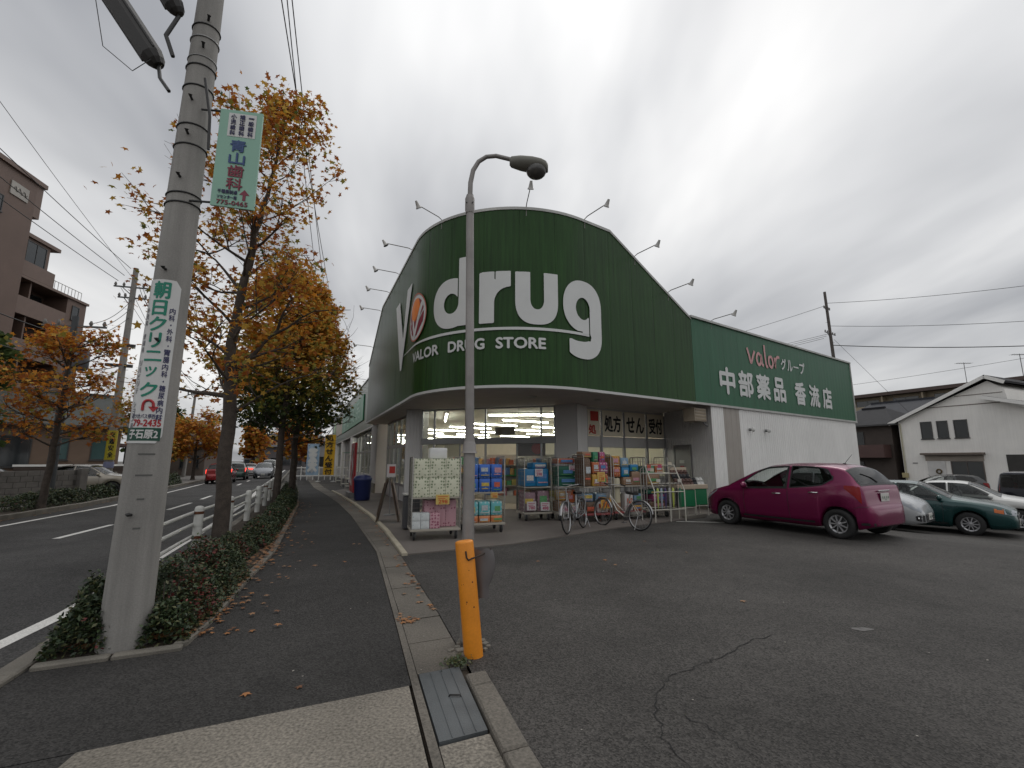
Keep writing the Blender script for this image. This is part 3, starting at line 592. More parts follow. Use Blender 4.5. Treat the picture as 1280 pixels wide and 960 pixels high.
# ---- recess: prescription window wall, side wall with door
outS = (Vector(fr(.86, .04)[:2])-Vector(fr(1.7, 2.5)[:2])); sd_ = outS.normalized(); sn = Vector((sd_.y, -sd_.x)) 
if sn.dot(Vector((-1, -.3))) < 0: sn = -sn
sw_ = tag(bpy.data.objects.new('recess_wall', None)); C.objects.link(sw_); sw_.parent = shop; sw_.location = -Vector(shop.location)
A_ = Vector(fr(1.7, 2.5)[:2]); B_ = Vector(fr(.86, .05)[:2]); DW = (.62, 1.45)
def sp(k, off=0.0): v = A_+sd_*k+sn*off; return (v.x, v.y)
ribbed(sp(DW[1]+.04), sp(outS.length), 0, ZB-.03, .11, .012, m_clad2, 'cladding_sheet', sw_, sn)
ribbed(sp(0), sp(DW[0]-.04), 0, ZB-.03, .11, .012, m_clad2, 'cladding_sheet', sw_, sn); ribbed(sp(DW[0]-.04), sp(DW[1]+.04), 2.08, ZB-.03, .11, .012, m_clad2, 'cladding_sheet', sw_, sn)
ra = math.atan2(sd_.y, sd_.x); mid = sp((DW[0]+DW[1])/2, .01)
m_door = mat('grey steel door', (.19, .185, .18), .45, var=.05)
mb = MB(); mb.box((*mid, 1.03), (DW[1]-DW[0], .05, 2.02), ra, .006); dr = mb.build('door', m_door, sw_)
mb = MB(); k = sp(DW[1]-.1, .06); mb.cyl((*sp(DW[1]-.09, .03), 1.0), (*sp(DW[1]-.09, .08), 1.0), .012); mb.cyl((*sp(DW[1]-.09, .08), 1.0), (*sp(DW[1]-.2, .08), 1.0), .01); mb.build('handle', m_grey, dr)
mb = MB(); mb.box((*sp(1.0, .042), 1.28), (.22, .006, .20), ra); mb.build('notice', mat('red notice', (.30, .02, .03), .6), dr)
mb = MB(); mb.box((*sp(1.0, .042), 1.52), (.26, .006, .11), ra); mb.build('label_plate', m_trim, dr)
for k0, k1, z0, z1 in ((DW[0]-.05, DW[0], 0, 2.1), (DW[1], DW[1]+.05, 0, 2.1), (DW[0]-.05, DW[1]+.05, 2.04, 2.1)):
    mb = MB(); mb.box((*sp((k0+k1)/2, .02), (z0+z1)/2), (k1-k0, .07, z1-z0), ra); mb.build('door_frame', m_door, sw_)
mb = MB(); mb.box((*sp(1.9, .07), .18), (1.2, .14, .40), ra, .01); mb.build('step_block', m_kerb, sw_)
# prescription window band (u -2.3 .. 1.7 at n = 2.5)
rw = math.atan2(dR.y, dR.x)
pw = tag(bpy.data.objects.new('counter_window', None)); C.objects.link(pw); pw.parent = shop; pw.location = -Vector(shop.location)
m_board = mat('ivory sign board', (.72, .66, .52), .6, var=.05); m_ink = mat('black ink', (.01, .01, .01), .6, var=0); m_red = mat('red ink', (.42, .03, .02), .6, var=.05)
fp = lambda u, z, d: fr(u, 2.5-.034-d, z)
for u0, u1, tx in ((-2.30, -1.73, '調剤'), (-1.58, -.62, '処方'), (-.50, .58, 'せん'), (.70, 1.62, '受付')):
    mb = MB(); mb.box(fr((u0+u1)/2, 2.5, 2.80), (u1-u0, .06, .86), rw, .006); bd = mb.build('sign_board', m_board, pw)
    mb = MB()
    if tx == '調剤':
        mb.box(fr(-1.98, 2.462, 3.01), (.36, .008, .32), rw); put_text(mb, '処', (-2.24, -1.92, 2.43, 2.72), fp, bold=.05); mb.build('lettering', m_red, bd)
    else: put_text(mb, tx, (u0+.08, u1-.1, 2.52, 3.06), fp, bold=.03); mb.build('lettering', m_ink, bd)
for u in (-2.33, -1.655, -.56, .64, 1.66): mb = MB(); mb.box(fr(u, 2.5, 1.6), (.07, .10, 3.2), rw, .006); mb.build('mullion', m_alu, pw)
for z, h in ((3.26, .10), (2.17, .36), (.95, .10)): mb = MB(); mb.box(fr(-.33, 2.52, z), (4.0, .06, h), rw, .006); mb.build('transom', m_clad2, pw)
mb = MB(); mb.box(fr(-.33, 2.53, .46), (4.0, .05, .92), rw); mb.build('spandrel', m_clad2, pw)
for u0, u1 in ((-2.30, -1.69), (-1.62, -.6), (-.52, .6), (.68, 1.62)):
    mb = MB(); mb.add([fr(u0, 2.52, .98), fr(u1, 2.52, .98), fr(u1, 2.52, 2.0), fr(u0, 2.52, 2.0)], [(0, 1, 2, 3)]); mb.build('pane', m_pane, pw)
# columns
E0 = Vector((1.40, 14.7)); E1 = Vector((-3.11, 16.03)); dE = (E1-E0).normalized(); nE = Vector((-dE.y, dE.x))
if nE.y < 0: nE = -nE
def en(w_, n, z): p = E0+dE*w_+nE*n; return (p.x, p.y, z)
re_ = math.atan2(dE.y, dE.x)
def column(poly, z0=0.0, z1=3.33):
    mb = MB(); mb.prism(poly, z0, z1); return mb.build('column', m_clad2, shop)
mb = MB(); mb.prism([en(0, -.05, 0)[:2], en(0, .5, 0)[:2], fr(-2.37, 2.9)[:2], fr(-2.37, 2.42)[:2], fr(-3.1, 2.1)[:2]][::-1], 0, 3.33); mb.build('column', m_clad2, shop)
mb = MB(); ribbed(fr(-3.09, 2.09), fr(-2.38, 2.40), 0, 3.3, .09, .008, m_clad, 'column_cladding', shop, outR)
cl = [en(4.72, -.05, 0)[:2], en(5.25, -.15, 0)[:2], en(5.3, .5, 0)[:2], en(4.72, .5, 0)[:2]]
mb = MB(); mb.prism(cl, 0, 3.33); mb.build('column', m_clad2, shop)
ribbed(en(4.73, -.06, 0), en(5.24, -.16, 0), 0, 3.3, .09, .008, m_clad2, 'column_cladding', shop, (-nE.x, -nE.y))
# entrance glazing: mullions, transom band, panes, sliding doors
ef = tag(bpy.data.objects.new('entrance_glazing', None)); C.objects.link(ef); ef.parent = shop; ef.location = -Vector(shop.location)
for w_, wd, zt in ((.03, .06, 3.3), (.48, .05, 3.3), (2.37, .06, 3.3), (4.23, .06, 3.3), (4.69, .06, 3.3)): mb = MB(); mb.box(en(w_, 0, zt/2), (wd, .08, zt), re_, .005); mb.build('mullion', m_alu, ef)
mb = MB(); mb.box(en(2.36, 0, 2.20), (4.7, .12, .20), re_, .006); mb.build('transom', m_grey, ef)
mb = MB(); mb.box(en(2.36, 0, 3.28), (4.7, .09, .05), re_); mb.build('head_rail', m_alu, ef)
for a, b in ((.06, .455), (.505, 2.34), (2.40, 4.20), (4.26, 4.66)):
    mb = MB(); mb.add([en(a, .01, 2.3), en(b, .01, 2.3), en(b, .01, 3.255), en(a, .01, 3.255)], [(3, 2, 1, 0)]); mb.build('pane', m_pane, ef)
for a, b in ((.06, .455), (.505, 1.3), (3.3, 4.20), (4.26, 4.66)):
    mb = MB(); mb.add([en(a, .02, .06), en(b, .02, .06), en(b, .02, 2.1), en(a, .02, 2.1)], [(3, 2, 1, 0)]); mb.build('pane', m_pane, ef)
for w_ in (1.3, 3.3): mb = MB(); mb.box(en(w_, .05, 1.05), (.05, .05, 2.1), re_); mb.build('door_stile', m_alu, ef)
# left window beside the entrance, then street facade bays
m_wdark = glass('tinted window', (.72, .78, .76), .72)
lw = tag(bpy.data.objects.new('corner_window', None)); C.objects.link(lw); lw.parent = shop; lw.location = -Vector(shop.location)
W0, W1 = Vector((-4.08, 17.9)), Vector((-5.85, 21.9)); dW = (W1-W0); LW = dW.length; dW.normalize(); rW = math.atan2(dW.y, dW.x)
def wn(k, n, z): p = W0+dW*k+nLv*n; return (p.x, p.y, z)
q = en(5.25, .1, 0); mb = MB(); mb.prism([q[:2], wn(0, 0, 0)[:2], wn(0, .4, 0)[:2], en(5.3, .6, 0)[:2]][::-1], 0, 3.33); mb.build('column', m_clad2, shop)
for k in range(5): mb = MB(); mb.box(wn(LW*k/4, 0, 1.65), (.06, .08, 3.3), rW, .005); mb.build('mullion', m_alu, lw)
for z, h in ((3.26, .1), (2.15, .12), (.62, .1)): mb = MB(); mb.box(wn(LW/2, 0.003, z), (LW, .06, h), rW, .005); mb.build('transom', m_alu, lw)
mb = MB(); mb.box(wn(LW/2, .02, .3), (LW, .06, .6), rW); mb.build('spandrel', m_clad2, lw)
for k in range(4):
    a, b = LW*k/4+.03, LW*(k+1)/4-.03; mb = MB(); mb.add([wn(a, .01, .67), wn(b, .01, .67), wn(b, .01, 3.22), wn(a, .01, 3.22)], [(0, 1, 2, 3)]); mb.build('pane', m_wdark, lw)
rl = math.atan2(dLv.y, dLv.x)
mb = MB(); mb.box(fl(-.4, .5, 1.4), (1.9, 1.0, 3.86), rl, .01); mb.build('column', m_clad2, shop)
ribbed(fl(-1.35, -.005), fl(.55, -.005), .5, 3.33, .12, .012, m_clad2, 'column_cladding', shop, (-nLv.x, -nLv.y))
mb = MB(); mb.box(fl(-.4, -.02, .22), (2.0, .08, .5), rl, .008); mb.build('plinth', m_kerb, shop)
bay = [(.55, 10.9), (12.4, 20.0), (21.2, 28.7), (30, 36)]
for bi, (a0, a1) in enumerate(bay):
    bw = tag(bpy.data.objects.new('street_window', None)); C.objects.link(bw); bw.parent = shop; bw.location = -Vector(shop.location); n = 6
    for k in range(n+1): mb = MB(); mb.box(fl(a0+(a1-a0)*k/n, .32, 1.65), (.07, .1, 3.3), rl); mb.build('mullion', m_alu, bw)
    for z, h in ((3.25, .12), (2.1, .12), (.4, .8)): mb = MB(); mb.box(fl((a0+a1)/2, .325, z), (a1-a0, .07, h), rl); mb.build('transom', m_alu if h < .5 else m_clad2, bw)
    for k in range(n):
        a, b = a0+(a1-a0)*k/n+.04, a0+(a1-a0)*(k+1)/n-.04; mb = MB(); mb.add([fl(a, .33, .8), fl(b, .33, .8), fl(b, .33, 3.2), fl(a, .33, 3.2)], [(0, 1, 2, 3)])
        mb.build('pane', m_wdark if bi != 1 else m_clad2, bw)
    e = bay[bi+1][0] if bi < 3 else 38
    mb = MB(); mb.box(fl((a1+e)/2, .35, 1.6), (e-a1, .74, 3.5), rl, .008); mb.build('column', m_clad, shop)
# left sign band above the street facade
ls = tag(bpy.data.objects.new('street_sign_band', None)); C.objects.link(ls); ls.parent = shop; ls.location = -Vector(shop.location)
m_olive = mat('olive green cladding', (.026, .060, .024), .36, var=.06, spec=.5, dirt=.1); streaked('', None, m=m_olive, amt=.2)
n = 24
for i in range(n):
    a, b = 38*i/n+.004, 38*(i+1)/n-.004; mb = MB(); mb.grid([[fl(a, -.001, ZB), fl((a+b)/2, -.006, ZB), fl(b, -.001, ZB)], [fl(a, -.001, 6.3), fl((a+b)/2, -.006, 6.3), fl(b, -.001, 6.3)]][::-1], smooth=False); mb.build('panel', m_olive, ls)
mb = MB(); mb.box(fl(19, .05, 6.32), (38, .2, .08), rl); mb.box(fl(19, .03, ZB-.02), (38, .14, .08), rl); mb.build('band_edging', m_trim, ls)
mb = MB(); mb.box(fl(19, .03, 4.8), (37.9, .03, 2.8), rl); mb.build('band_back', m_olive, ls)  # unseen backing, added to block light between the band panels
mb = MB(); mb.box(fl(12.6, -.05, 4.8), (16.2, .06, 1.62), rl, .01); gp = mb.build('sign_board', m_mint, ls)
mb = MB()
for k, ch in enumerate('中部薬品'): put_text(mb, ch, (-(5.4+k*3.4+2.1), -(5.4+k*3.4), 4.35, 5.3), lambda x, z, d: fl(-x, -.085-d, z), bold=.03) if k < 0 else put_text(mb, '品薬部中'[k], (-(6.2+k*3.5+2.3), -(6.2+k*3.5), 4.25, 5.35), lambda x, z, d: fl(-x, -.085-d, z), bold=.03)
mb.build('lettering', mat('pale green letter', (.25, .45, .34), .5), gp)
mb = MB(); mb.box(fl(25.0, -.05, 4.9), (8.2, .06, 1.7), rl, .01); mb.build('sign_board', mat('pale brown board', (.34, .29, .22), .5), ls)
mb = MB(); mb.lathe([(0, -.06), (1.35, -.06), (1.35, 0), (0, 0)], 28, axis='y'); o = mb.build('round_sign', mat('pale green disc', (.30, .42, .24), .5), ls, world=False); o.location = fl(32.5, -.04, 4.7); o.rotation_euler = (0, 0, rl)
# soffit under the curved overhang (outer edge follows the fascia) and shop ceiling
out_e = [fas(s, -.1) for s in [i*S_END/60 for i in range(61)]]
inn = [Vector(fr(.86, .1)[:2]), A_, Vector(fr(-2.35, 2.5)[:2]), E0, E1, W0, W1, Vector(fl(-1.3, .2)[:2]), Vector(fl(0, .2)[:2])]
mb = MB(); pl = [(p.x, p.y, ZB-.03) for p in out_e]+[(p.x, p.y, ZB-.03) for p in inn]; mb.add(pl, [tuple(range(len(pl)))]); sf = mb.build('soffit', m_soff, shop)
for k, (u, n_) in enumerate(((-5.2, 1.6), (-3.2, 1.1))):
    p = fr(u, n_, ZB-.045); mb = MB(); mb.lathe([(.0, -.03), (.10, -.03), (.12, 0)], 16, c=p); mb.build('downlight', m_trim, sf)
mb = MB(); rp = [(p.x, p.y) for p in [fas(s, -.2) for s in [i*S_END/40 for i in range(41)]]]+[fr(UE-.05, .06)[:2], fr(UE-.05, 42)[:2], fl(38, 12)[:2], fl(38, .1)[:2], fl(0.1, .1)[:2]]
mb.add([(x, y, 5.6) for x, y in rp], [tuple(range(len(rp)))]); mb.build('roof', m_grey, shop)
ip = [A_, Vector(fr(-2.35, 2.53)[:2]), E0+nE*.02, E1+nE*.02, W0+nLv*.02, W1+nLv*.02, Vector(fl(-1.3, .38)[:2]), Vector(fl(34, .38)[:2]), Vector(fl(34, 4)[:2]), Vector(fr(11, 39)[:2]), Vector(fr(11, 2.5)[:2])]
mb = MB(); mb.add([(p.x, p.y, ZB-.028) for p in ip], [tuple(range(len(ip)))]); mb.build('ceiling', m_ceil, shop)
mb = MB(); mb.add([(p.x, p.y, .03) for p in ip[::-1]], [tuple(range(len(ip)))]); mb.build('shop_floor', m_floor, shop)
mb = MB()
for p, q in ((ip[7], ip[8]), (ip[8], ip[9]), (ip[9], ip[10]), (ip[10], ip[0])): mb.add([(p.x, p.y, 0), (q.x, q.y, 0), (q.x, q.y, 3.33), (p.x, p.y, 3.33)], [(0, 1, 2, 3)])
mb.build('inner_wall', m_cream, shop)
mb = MB()
for p, q in ((Vector(fl(30, 12)[:2]), Vector(fl(38, 12)[:2])), (Vector(fl(38, 12)[:2]), Vector(fl(38, .1)[:2]))): mb.add([(p.x, p.y, 0), (q.x, q.y, 0), (q.x, q.y, 6), (p.x, p.y, 6)], [(0, 1, 2, 3)])
mb.build('rear_wall', m_clad, shop)
# fluorescent fittings
m_fit = mat('white fitting', (.7, .68, .62), .5, var=0)
LPX = Vector(fl(0, 0)[:2])
def inside(p): return (Vector(p[:2])-LPX).dot(nLv) > .9 and (Vector(p[:2])-P1).dot(nR) > 2.9
def fitting(p, q, lab=''):
    if not (inside(p) and inside(q)): return
    p, q = Vector(p), Vector(q); c = (p+q)/2; d = q-p; t = thing('fluorescent_light', 'lit fluorescent tube inside the shop, '+lab, 'ceiling light', c, 0, 'fluorescent tubes lit inside the drugstore')
    rz = math.atan2(d.y, d.x); mb = MB(); mb.box((0, 0, -.03), (d.length, .12, .06), rz); mb.build('housing', m_fit, t, False)
    mb = MB(); h = d.length/2-.03; mb.tube([(-h*math.cos(rz), -h*math.sin(rz), -.085), (h*math.cos(rz), h*math.sin(rz), -.085)], .028, 8); mb.build('tube', m_tube, t, False)
ordn = ['first', 'second', 'third', 'fourth', 'fifth', 'sixth', 'seventh', 'eighth', 'ninth', 'tenth', 'eleventh']
for i_, n_ in enumerate((5.2, 7.6, 10, 12.4, 15, 18, 21, 24.5, 28, 32, 36)):
    for j_, u in enumerate((-12.4, -9.0, -5.6, -2.2, 1.2, 4.6)):
        if n_ < 6 and (u < -4.5 or u > -1.5): continue
        if u < -4.0-n_*.18 and n_ < 9: continue
        fitting(fr(u, n_, ZB-.03), fr(u+2.5, n_, ZB-.03), ordn[i_]+' row behind the fascia, '+ordn[j_]+' from the street side')
fitting((-.9, 17.2, ZB-.03), (1.6, 17.1, ZB-.03), 'lying straight across just behind the entrance glass'); fitting(en(4.2, .9, ZB-.03), (-2.9, 20.0, ZB-.03), 'running inward at the left end of entrance glass')
# ================================================================ sign floodlights on arms along the fascia top
m_lampw = mat('pale lamp housing', (.40, .39, .37), .45, .3, var=.08); m_rod = mat('thin steel rod', (.22, .21, .20), .5, .6, var=.1); m_lens = mat('dark lamp lens', (.03, .03, .03), .15, var=0, spec=.6)
def flood(base, nrm, label, L_=.85, up=.08):
    t = thing('sign_floodlight', label, 'floodlight', base, 0, 'floodlights on arms around the fascia')
    n = Vector((nrm[0], nrm[1], 0)).normalized(); e = n*L_+Vector((0, 0, up))
    mb = MB(); mb.tube([(0, 0, -.25), (0, 0, .02), tuple(n*.12+Vector((0, 0, .06))), tuple(e)], .013, 6); mb.build('arm', m_rod, t, False)
    h = MB(); ax = (-n*.55+Vector((0, 0, -.85))).normalized(); p0 = e-ax*.10; pts = [p0, p0+ax*.05, p0+ax*.08, p0+ax*.15, p0+ax*.19]
    h.tube([tuple(p) for p in pts], [.03, .038, .045, .058, .085], 14); h.build('lamp_head', m_lampw, t, False)
    g = MB(); g.tube([tuple(pts[-1]-ax*.004), tuple(pts[-1]+ax*.012)], [.076, .07], 14); g.build('lens', m_lens, t, False); return t
for s, lab in ((1.2, 'floodlight on arm at far street end of the curved fascia, lowest on the slope'), (3.4, 'floodlight on arm at top of the fascia slope facing the street'), (5.4, 'floodlight on arm above the street side fascia, next below the V'), (7.4, 'floodlight on arm above the left stroke of white V'), (9.5, 'floodlight on arm above fascia between V and round emblem'),
               (11.7, 'floodlight on arm above white letter d, just behind street lamp pole'), (14.15, 'floodlight on arm pointing straight out above letter u, middle of the fascia top'), (15.9, 'floodlight on arm above the white letter g'), (17.9, 'upper floodlight on arm on the sloping edge right of letter g'), (19.4, 'lower floodlight on arm on the sloping edge right of letter g')):
    p = fz(s, ztop(s)+.03, .0); n = fnorm(s); flood(p, n, lab)
flood(fr(1.15, 0, 6.17), (-nR.x, -nR.y), 'floodlight on arm over the blue green side sign')
for k, a in enumerate((4, 9.5, 15, 21, 27)):
    flood(fl(a, 0, 6.36), (-nLv.x, -nLv.y), ['nearest', 'second', 'third', 'fourth', 'farthest'][k]+' floodlight on arm over the long street side sign band')
# wall mounted pieces
t = thing('air_conditioner_unit', 'slatted cream box on bracket under the soffit corner by side wall', 'ventilator', fr(.55, .42, 3.0))
x, y, z = fr(.42, .35, 3.0); mb = MB(); mb.box((x, y, z), (.62, .42, .42), rw, .01); mb.build('case', mat('cream metal', (.34, .29, .22), .5, var=.1), t)
for k in range(4): mb = MB(); mb.box((*fr(.42, .13, 0)[:2], z-.15+k*.1), (.56, .015, .05), rw); mb.build('slat', mat('tan slat', (.24, .19, .13), .5), t)
mb = MB(); mb.tube([fr(.8, .35, 2.86), fr(.85, .3, 2.74), fr(.86, .2, 2.66)], .03, 8); mb.build('spout', m_grey, t)
for u, lab in ((3.06, 'small round wall lamp nearer the corner on white side wall'), (4.14, 'small round wall lamp second from the corner on white side wall')):
    t = thing('wall_lamp', lab, 'wall lamp', fr(u, .02, 2.6), 0, 'round lamps on the white side wall'); p = Vector(fr(u, -.02, 2.62)); o_ = Vector((-nR.x, -nR.y, 0))
    mb = MB(); mb.tube([p-o_*.02, p+o_*.03, p+o_*.05], [.05, .05, .02], 12); mb.build('base', m_grey, t); mb = MB(); mb.ell(tuple(p+o_*.1+Vector((0, 0, -.01))), (.065, .065, .075), 14, 9); mb.build('globe', mat('dull globe', (.5, .5, .48), .25), t)
# ================================================================ trolleys and their goods
m_zinc = mat('zinc wire', (.28, .27, .25), .42, .7, var=.1); m_shelf = mat('pale shelf board', (.36, .33, .28), .6, var=.08); m_rub = mat('caster rubber', (.02, .02, .02), .7); m_redr = mat('dull red rail', (.25, .05, .05), .5)
def trolley(label, loc, rz, W=.95, D=.72, H=1.62, shelf=.82, red=False):
    t = thing('roll_cage', label, 'trolley', loc, rz, 'roll cages of goods outside the shop')
    mb = MB(); mb.box((0, 0, .19), (W, D, .045), 0, .006); mb.build('base_deck', m_redr if red else m_shelf, t, False)
    for sx in (-1, 1):
        mb = MB(); x = sx*(W/2-.015)
        mb.tube([(x, -D/2+.02, .2), (x, -D/2+.02, H-.04), (x, -D/2+.06, H), (x, D/2-.06, H), (x, D/2-.02, H-.04), (x, D/2-.02, .2)], .014, 8)
        for k in range(1, 5): y = -D/2+.02+(D-.04)*k/5; mb.cyl((x, y, .2), (x, y, H), .0045, n=5, cap=False)
        for k in range(1, 12): z = .2+(H-.2)*k/12; mb.cyl((x, -D/2+.02, z), (x, D/2-.02, z), .0045, n=5, cap=False)
        mb.build('side_frame', m_zinc, t, False)
    mb = MB()
    for k in range(1, 8): x = -W/2+W*k/8; mb.cyl((x, D/2-.02, .2), (x, D/2-.02, H), .0045, n=5, cap=False)
    for k in range(1, 12): z = .2+(H-.2)*k/12; mb.cyl((-W/2, D/2-.02, z), (W/2, D/2-.02, z), .0045, n=5, cap=False)
    mb.build('back_frame', m_zinc, t, False)
    if shelf: mb = MB(); mb.box((0, 0, shelf), (W-.04, D-.03, .028), 0, .004); mb.build('shelf', m_shelf, t, False)
    for sx in (-1, 1):
        for sy in (-1, 1):
            x, y = sx*(W/2-.08), sy*(D/2-.08); mb = MB(); mb.lathe([(.03, -.022), (.075, -.02), (.08, 0), (.075, .02), (.03, .022)], 16, axis='x'); c = mb.build('caster', m_rub, t, False); c.location = (x, y, .08)
            mb = MB(); mb.box((0, 0, .06), (.07, .06, .05)); mb.box((-.03, 0, .02), (.006, .05, .09)); mb.box((.03, 0, .02), (.006, .05, .09)); mb.build('fork', m_grey, c, False)
    return t
def in_frame(t, x, y, z):
    c, s = math.cos(t.rotation_euler.z), math.sin(t.rotation_euler.z); l = t.location; return (l.x+x*c-y*s, l.y+x*s+y*c, l.z+z)
PK = {}
LBL = [mat('label %d' % i, c, .45, var=.3, vs=30) for i, c in enumerate([(.55, .53, .5), (.5, .1, .05), (.55, .40, .08), (.08, .2, .42), (.45, .48, .5), (.1, .3, .12), (.5, .25, .3)])]
def soft_box(d, bev, name, m):
    rd = .05 if name == 'paper_pack' else .16
    """a filled bag or wrapped pack: rounded box, faces bulging and slightly dented"""
    n = 7; mb = MB(); ph = random.uniform(0, 9)
    def warp(x, y, z):
        p = np.array([x, y, z]); q = np.clip(p, -1+rd, 1-rd); r_ = p-q; l = np.linalg.norm(r_)
        if l > 1e-9: p = q+r_/l*rd
        f_ = 1+.05*math.cos(x*PI/2)*math.cos(y*PI/2)*1; b = .025*math.sin(5*x+ph)*math.sin(4*z+ph*2)+.02*math.sin(7*y+3*z+ph)
        w_ = p*np.array([d[0], d[1], d[2]])/2; w_[1] *= 1+.07*math.cos(x*PI/2)*math.cos(z*PI/2)+b*.6; w_[0] *= 1+b*.5*abs(z); w_[2] *= 1+b*.5*max(0, z); return (w_[0], w_[1], w_[2]+d[2]/2)
    for ax in range(3):
        for s_ in (-1, 1):
            G = []
            for i in range(n+1):
                row = []
                for j in range(n+1):
                    a, b = -1+2*i/n, -1+2*j/n; c = [0, 0, 0]; c[ax] = s_; c[(ax+1) % 3] = a; c[(ax+2) % 3] = b; row.append(warp(*c))
                G.append(row)
            mb.grid(G if s_ > 0 else G[::-1])
    return mb.mesh(name, m)
def pack(name, label, cat, m, t, x, y, z, d, group, bev=.02, yaw=0.0, band=None):
    """a soft-cornered pack resting at local (x,y,z) of trolley t"""
    k = (name, m.name, d, bev)
    if k not in PK: PK[k] = soft_box(d, bev, name, m)
    o = bpy.data.objects.new(name, PK[k]); C.objects.link(o); o.location = in_frame(t, x, y, z+.001); o.rotation_euler = (0, 0, t.rotation_euler.z+yaw)
    if name in ('goods_pack', 'detergent_pack'):
        c = random.choice(LBL); mb = MB(); yy = -d[1]/2*1.075-.003; mb.box((random.uniform(-.1, .1)*d[0], yy, d[2]*random.uniform(.4, .62)), (d[0]*random.uniform(.45, .75), .004, d[2]*random.uniform(.22, .4))); mb.build('label_print', c, o, False)
        c = random.choice(LBL); mb = MB(); mb.box((0, yy-.001, d[2]*random.uniform(.18, .28)), (d[0]*random.uniform(.5, .8), .004, d[2]*.06)); mb.build('label_print', c, o, False)
    return tag(o, label, cat, group)
def price_card(t, label, x, y, z, w_=.2, h_=.14, m=None, ink=None, yaw=0.0, txt=None):
    o = thing('price_card', label, 'price card', in_frame(t, x, y, z), t.rotation_euler.z+yaw, 'price cards on the trolleys')
    mb = MB(); mb.box((0, 0, 0), (w_, .008, h_)); mb.build('card', m, o, False)
    mb = MB(); f_ = lambda a, b, d: (a, -.0055-d, b)
    for r_ in range(2): mb.box((0-.02*r_, -.0052, h_*.3-r_*h_*.2), (w_*(.75-.2*r_), .0015, h_*.07))
    put_text(mb, txt, (-w_*.3, w_*.36, -h_*.38, -h_*.02), f_, bold=.04); mb.build('print', ink, o, False)
m_yel = mat('yellow card', (.58, .42, .12), .6, var=.05); m_wcard = mat('white card', (.55, .52, .52), .6, var=.05); m_rink = mat('orange red ink', (.5, .08, .02), .6, var=0); m_pink2 = mat('magenta ink', (.4, .05, .12), .6, var=0)
sp_grn = speckle('leaf print wrap', (.62, .62, .48), (.17, .22, .12), 17, .34); sp_pnk = speckle('pink print wrap', (.52, .30, .34), (.26, .07, .12), 17, .36); sp_blu = speckle('blue white print wrap', (.55, .58, .58), (.14, .22, .30), 17, .34)
sp_blue = speckle('blue pack', (.03, .12, .45), (.40, .48, .60), 13, .37); sp_teal = speckle('teal pack', (.12, .42, .45), (.40, .56, .58), 12, .36); sp_orng = speckle('orange pack', (.55, .20, .08), (.6, .45, .3), 16, .32)
GP = 'packs of paper goods on the front trolley'
rzA = math.atan2(10.02-9.08, -1.09+2.04)*.55
tA = trolley('roll cage of leaf patterned and pink paper packs nearest the gutter', (-1.60, 9.72, .022), .30, .98, .72, 1.60, .80)
k = 0
for r_ in range(2):
    for c_ in range(3):
        k += 1; d = (.318, .58, .378); pack('paper_pack', ['lower', 'upper'][r_]+' row '+['left', 'middle', 'right'][c_]+' leaf patterned cream pack on shelf of front trolley', 'paper pack', sp_grn, tA, -.30+c_*.319, -.04, .815+r_*.377, d, GP, .03)
for c_ in range(3): pack('paper_pack', ['left', 'middle', 'right'][c_]+' tall pink patterned pack standing at back of front trolley deck', 'paper pack', sp_pnk, tA, -.10+c_*.216, .06, .215, (.214, .36, .53), GP, .03)
pack('paper_pack', 'short pink and white pack in front of tall pink packs on front trolley', 'paper pack', sp_pnk, tA, -.02, -.24, .215, (.20, .2, .30), GP, .03)
for q in range(2):
    for c_ in range(2): pack('paper_pack', ['lower', 'upper'][q]+' '+['outer', 'inner'][c_]+' blue and white small pack at left corner of front trolley deck', 'paper pack', sp_blu, tA, -.38+c_*.17, -.22, .215+q*.152, (.165, .26, .15), GP, .02)
o = pack('white_carton', 'white carton on top of the leaf patterned packs', 'carton', mat('white carton', (.60, .60, .60), .6), tA, .05, .0, 1.571, (.36, .3, .22), None, .006); del_ = o.pop('group', None)
mb = MB(); mb.tube([(.08*math.cos(a)*.9, -.1525, .10+.05*math.sin(a)) for a in [PI*i/10 for i in range(11)]], .006, 5); mb.build('print', mat('blue grey ink', (.2, .25, .32), .6), o, False)
price_card(tA, 'yellow price card on shelf edge of front trolley', .12, -.365, .77, .27, .19, m_yel, m_rink, txt='298')
tB = trolley('roll cage with blue and teal packs behind the street lamp pole', (-.68, 10.55, .022), .30, .90, .72, 1.62, .84)
GB = 'packs on the trolley behind the lamp pole'
for r_ in range(2):
    for c_ in range(3): pack('detergent_pack', ['lower', 'upper'][r_]+' '+['left', 'middle', 'right'][c_]+' bright blue pack on shelf behind lamp pole', 'pack', sp_blue, tB, -.27+c_*.27, -.05, .856+r_*.30, (.255, .5, .295), GB, .03)
for c_ in range(3):
    pack('detergent_pack', ['left', 'middle', 'right'][c_]+' teal pack on lower deck behind lamp pole', 'pack', sp_teal, tB, -.27+c_*.27, -.05, .36, (.255, .5, .30), GB, .03)
    pack('detergent_pack', ['left', 'middle', 'right'][c_]+' orange pack under the teal packs behind lamp pole', 'pack', sp_orng, tB, -.27+c_*.27, -.05, .215, (.255, .52, .142), GB, .02)
price_card(tB, 'small yellow price card between blue and teal packs', .2, -.362, .79, .14, .12, m_yel, m_rink, txt='398')
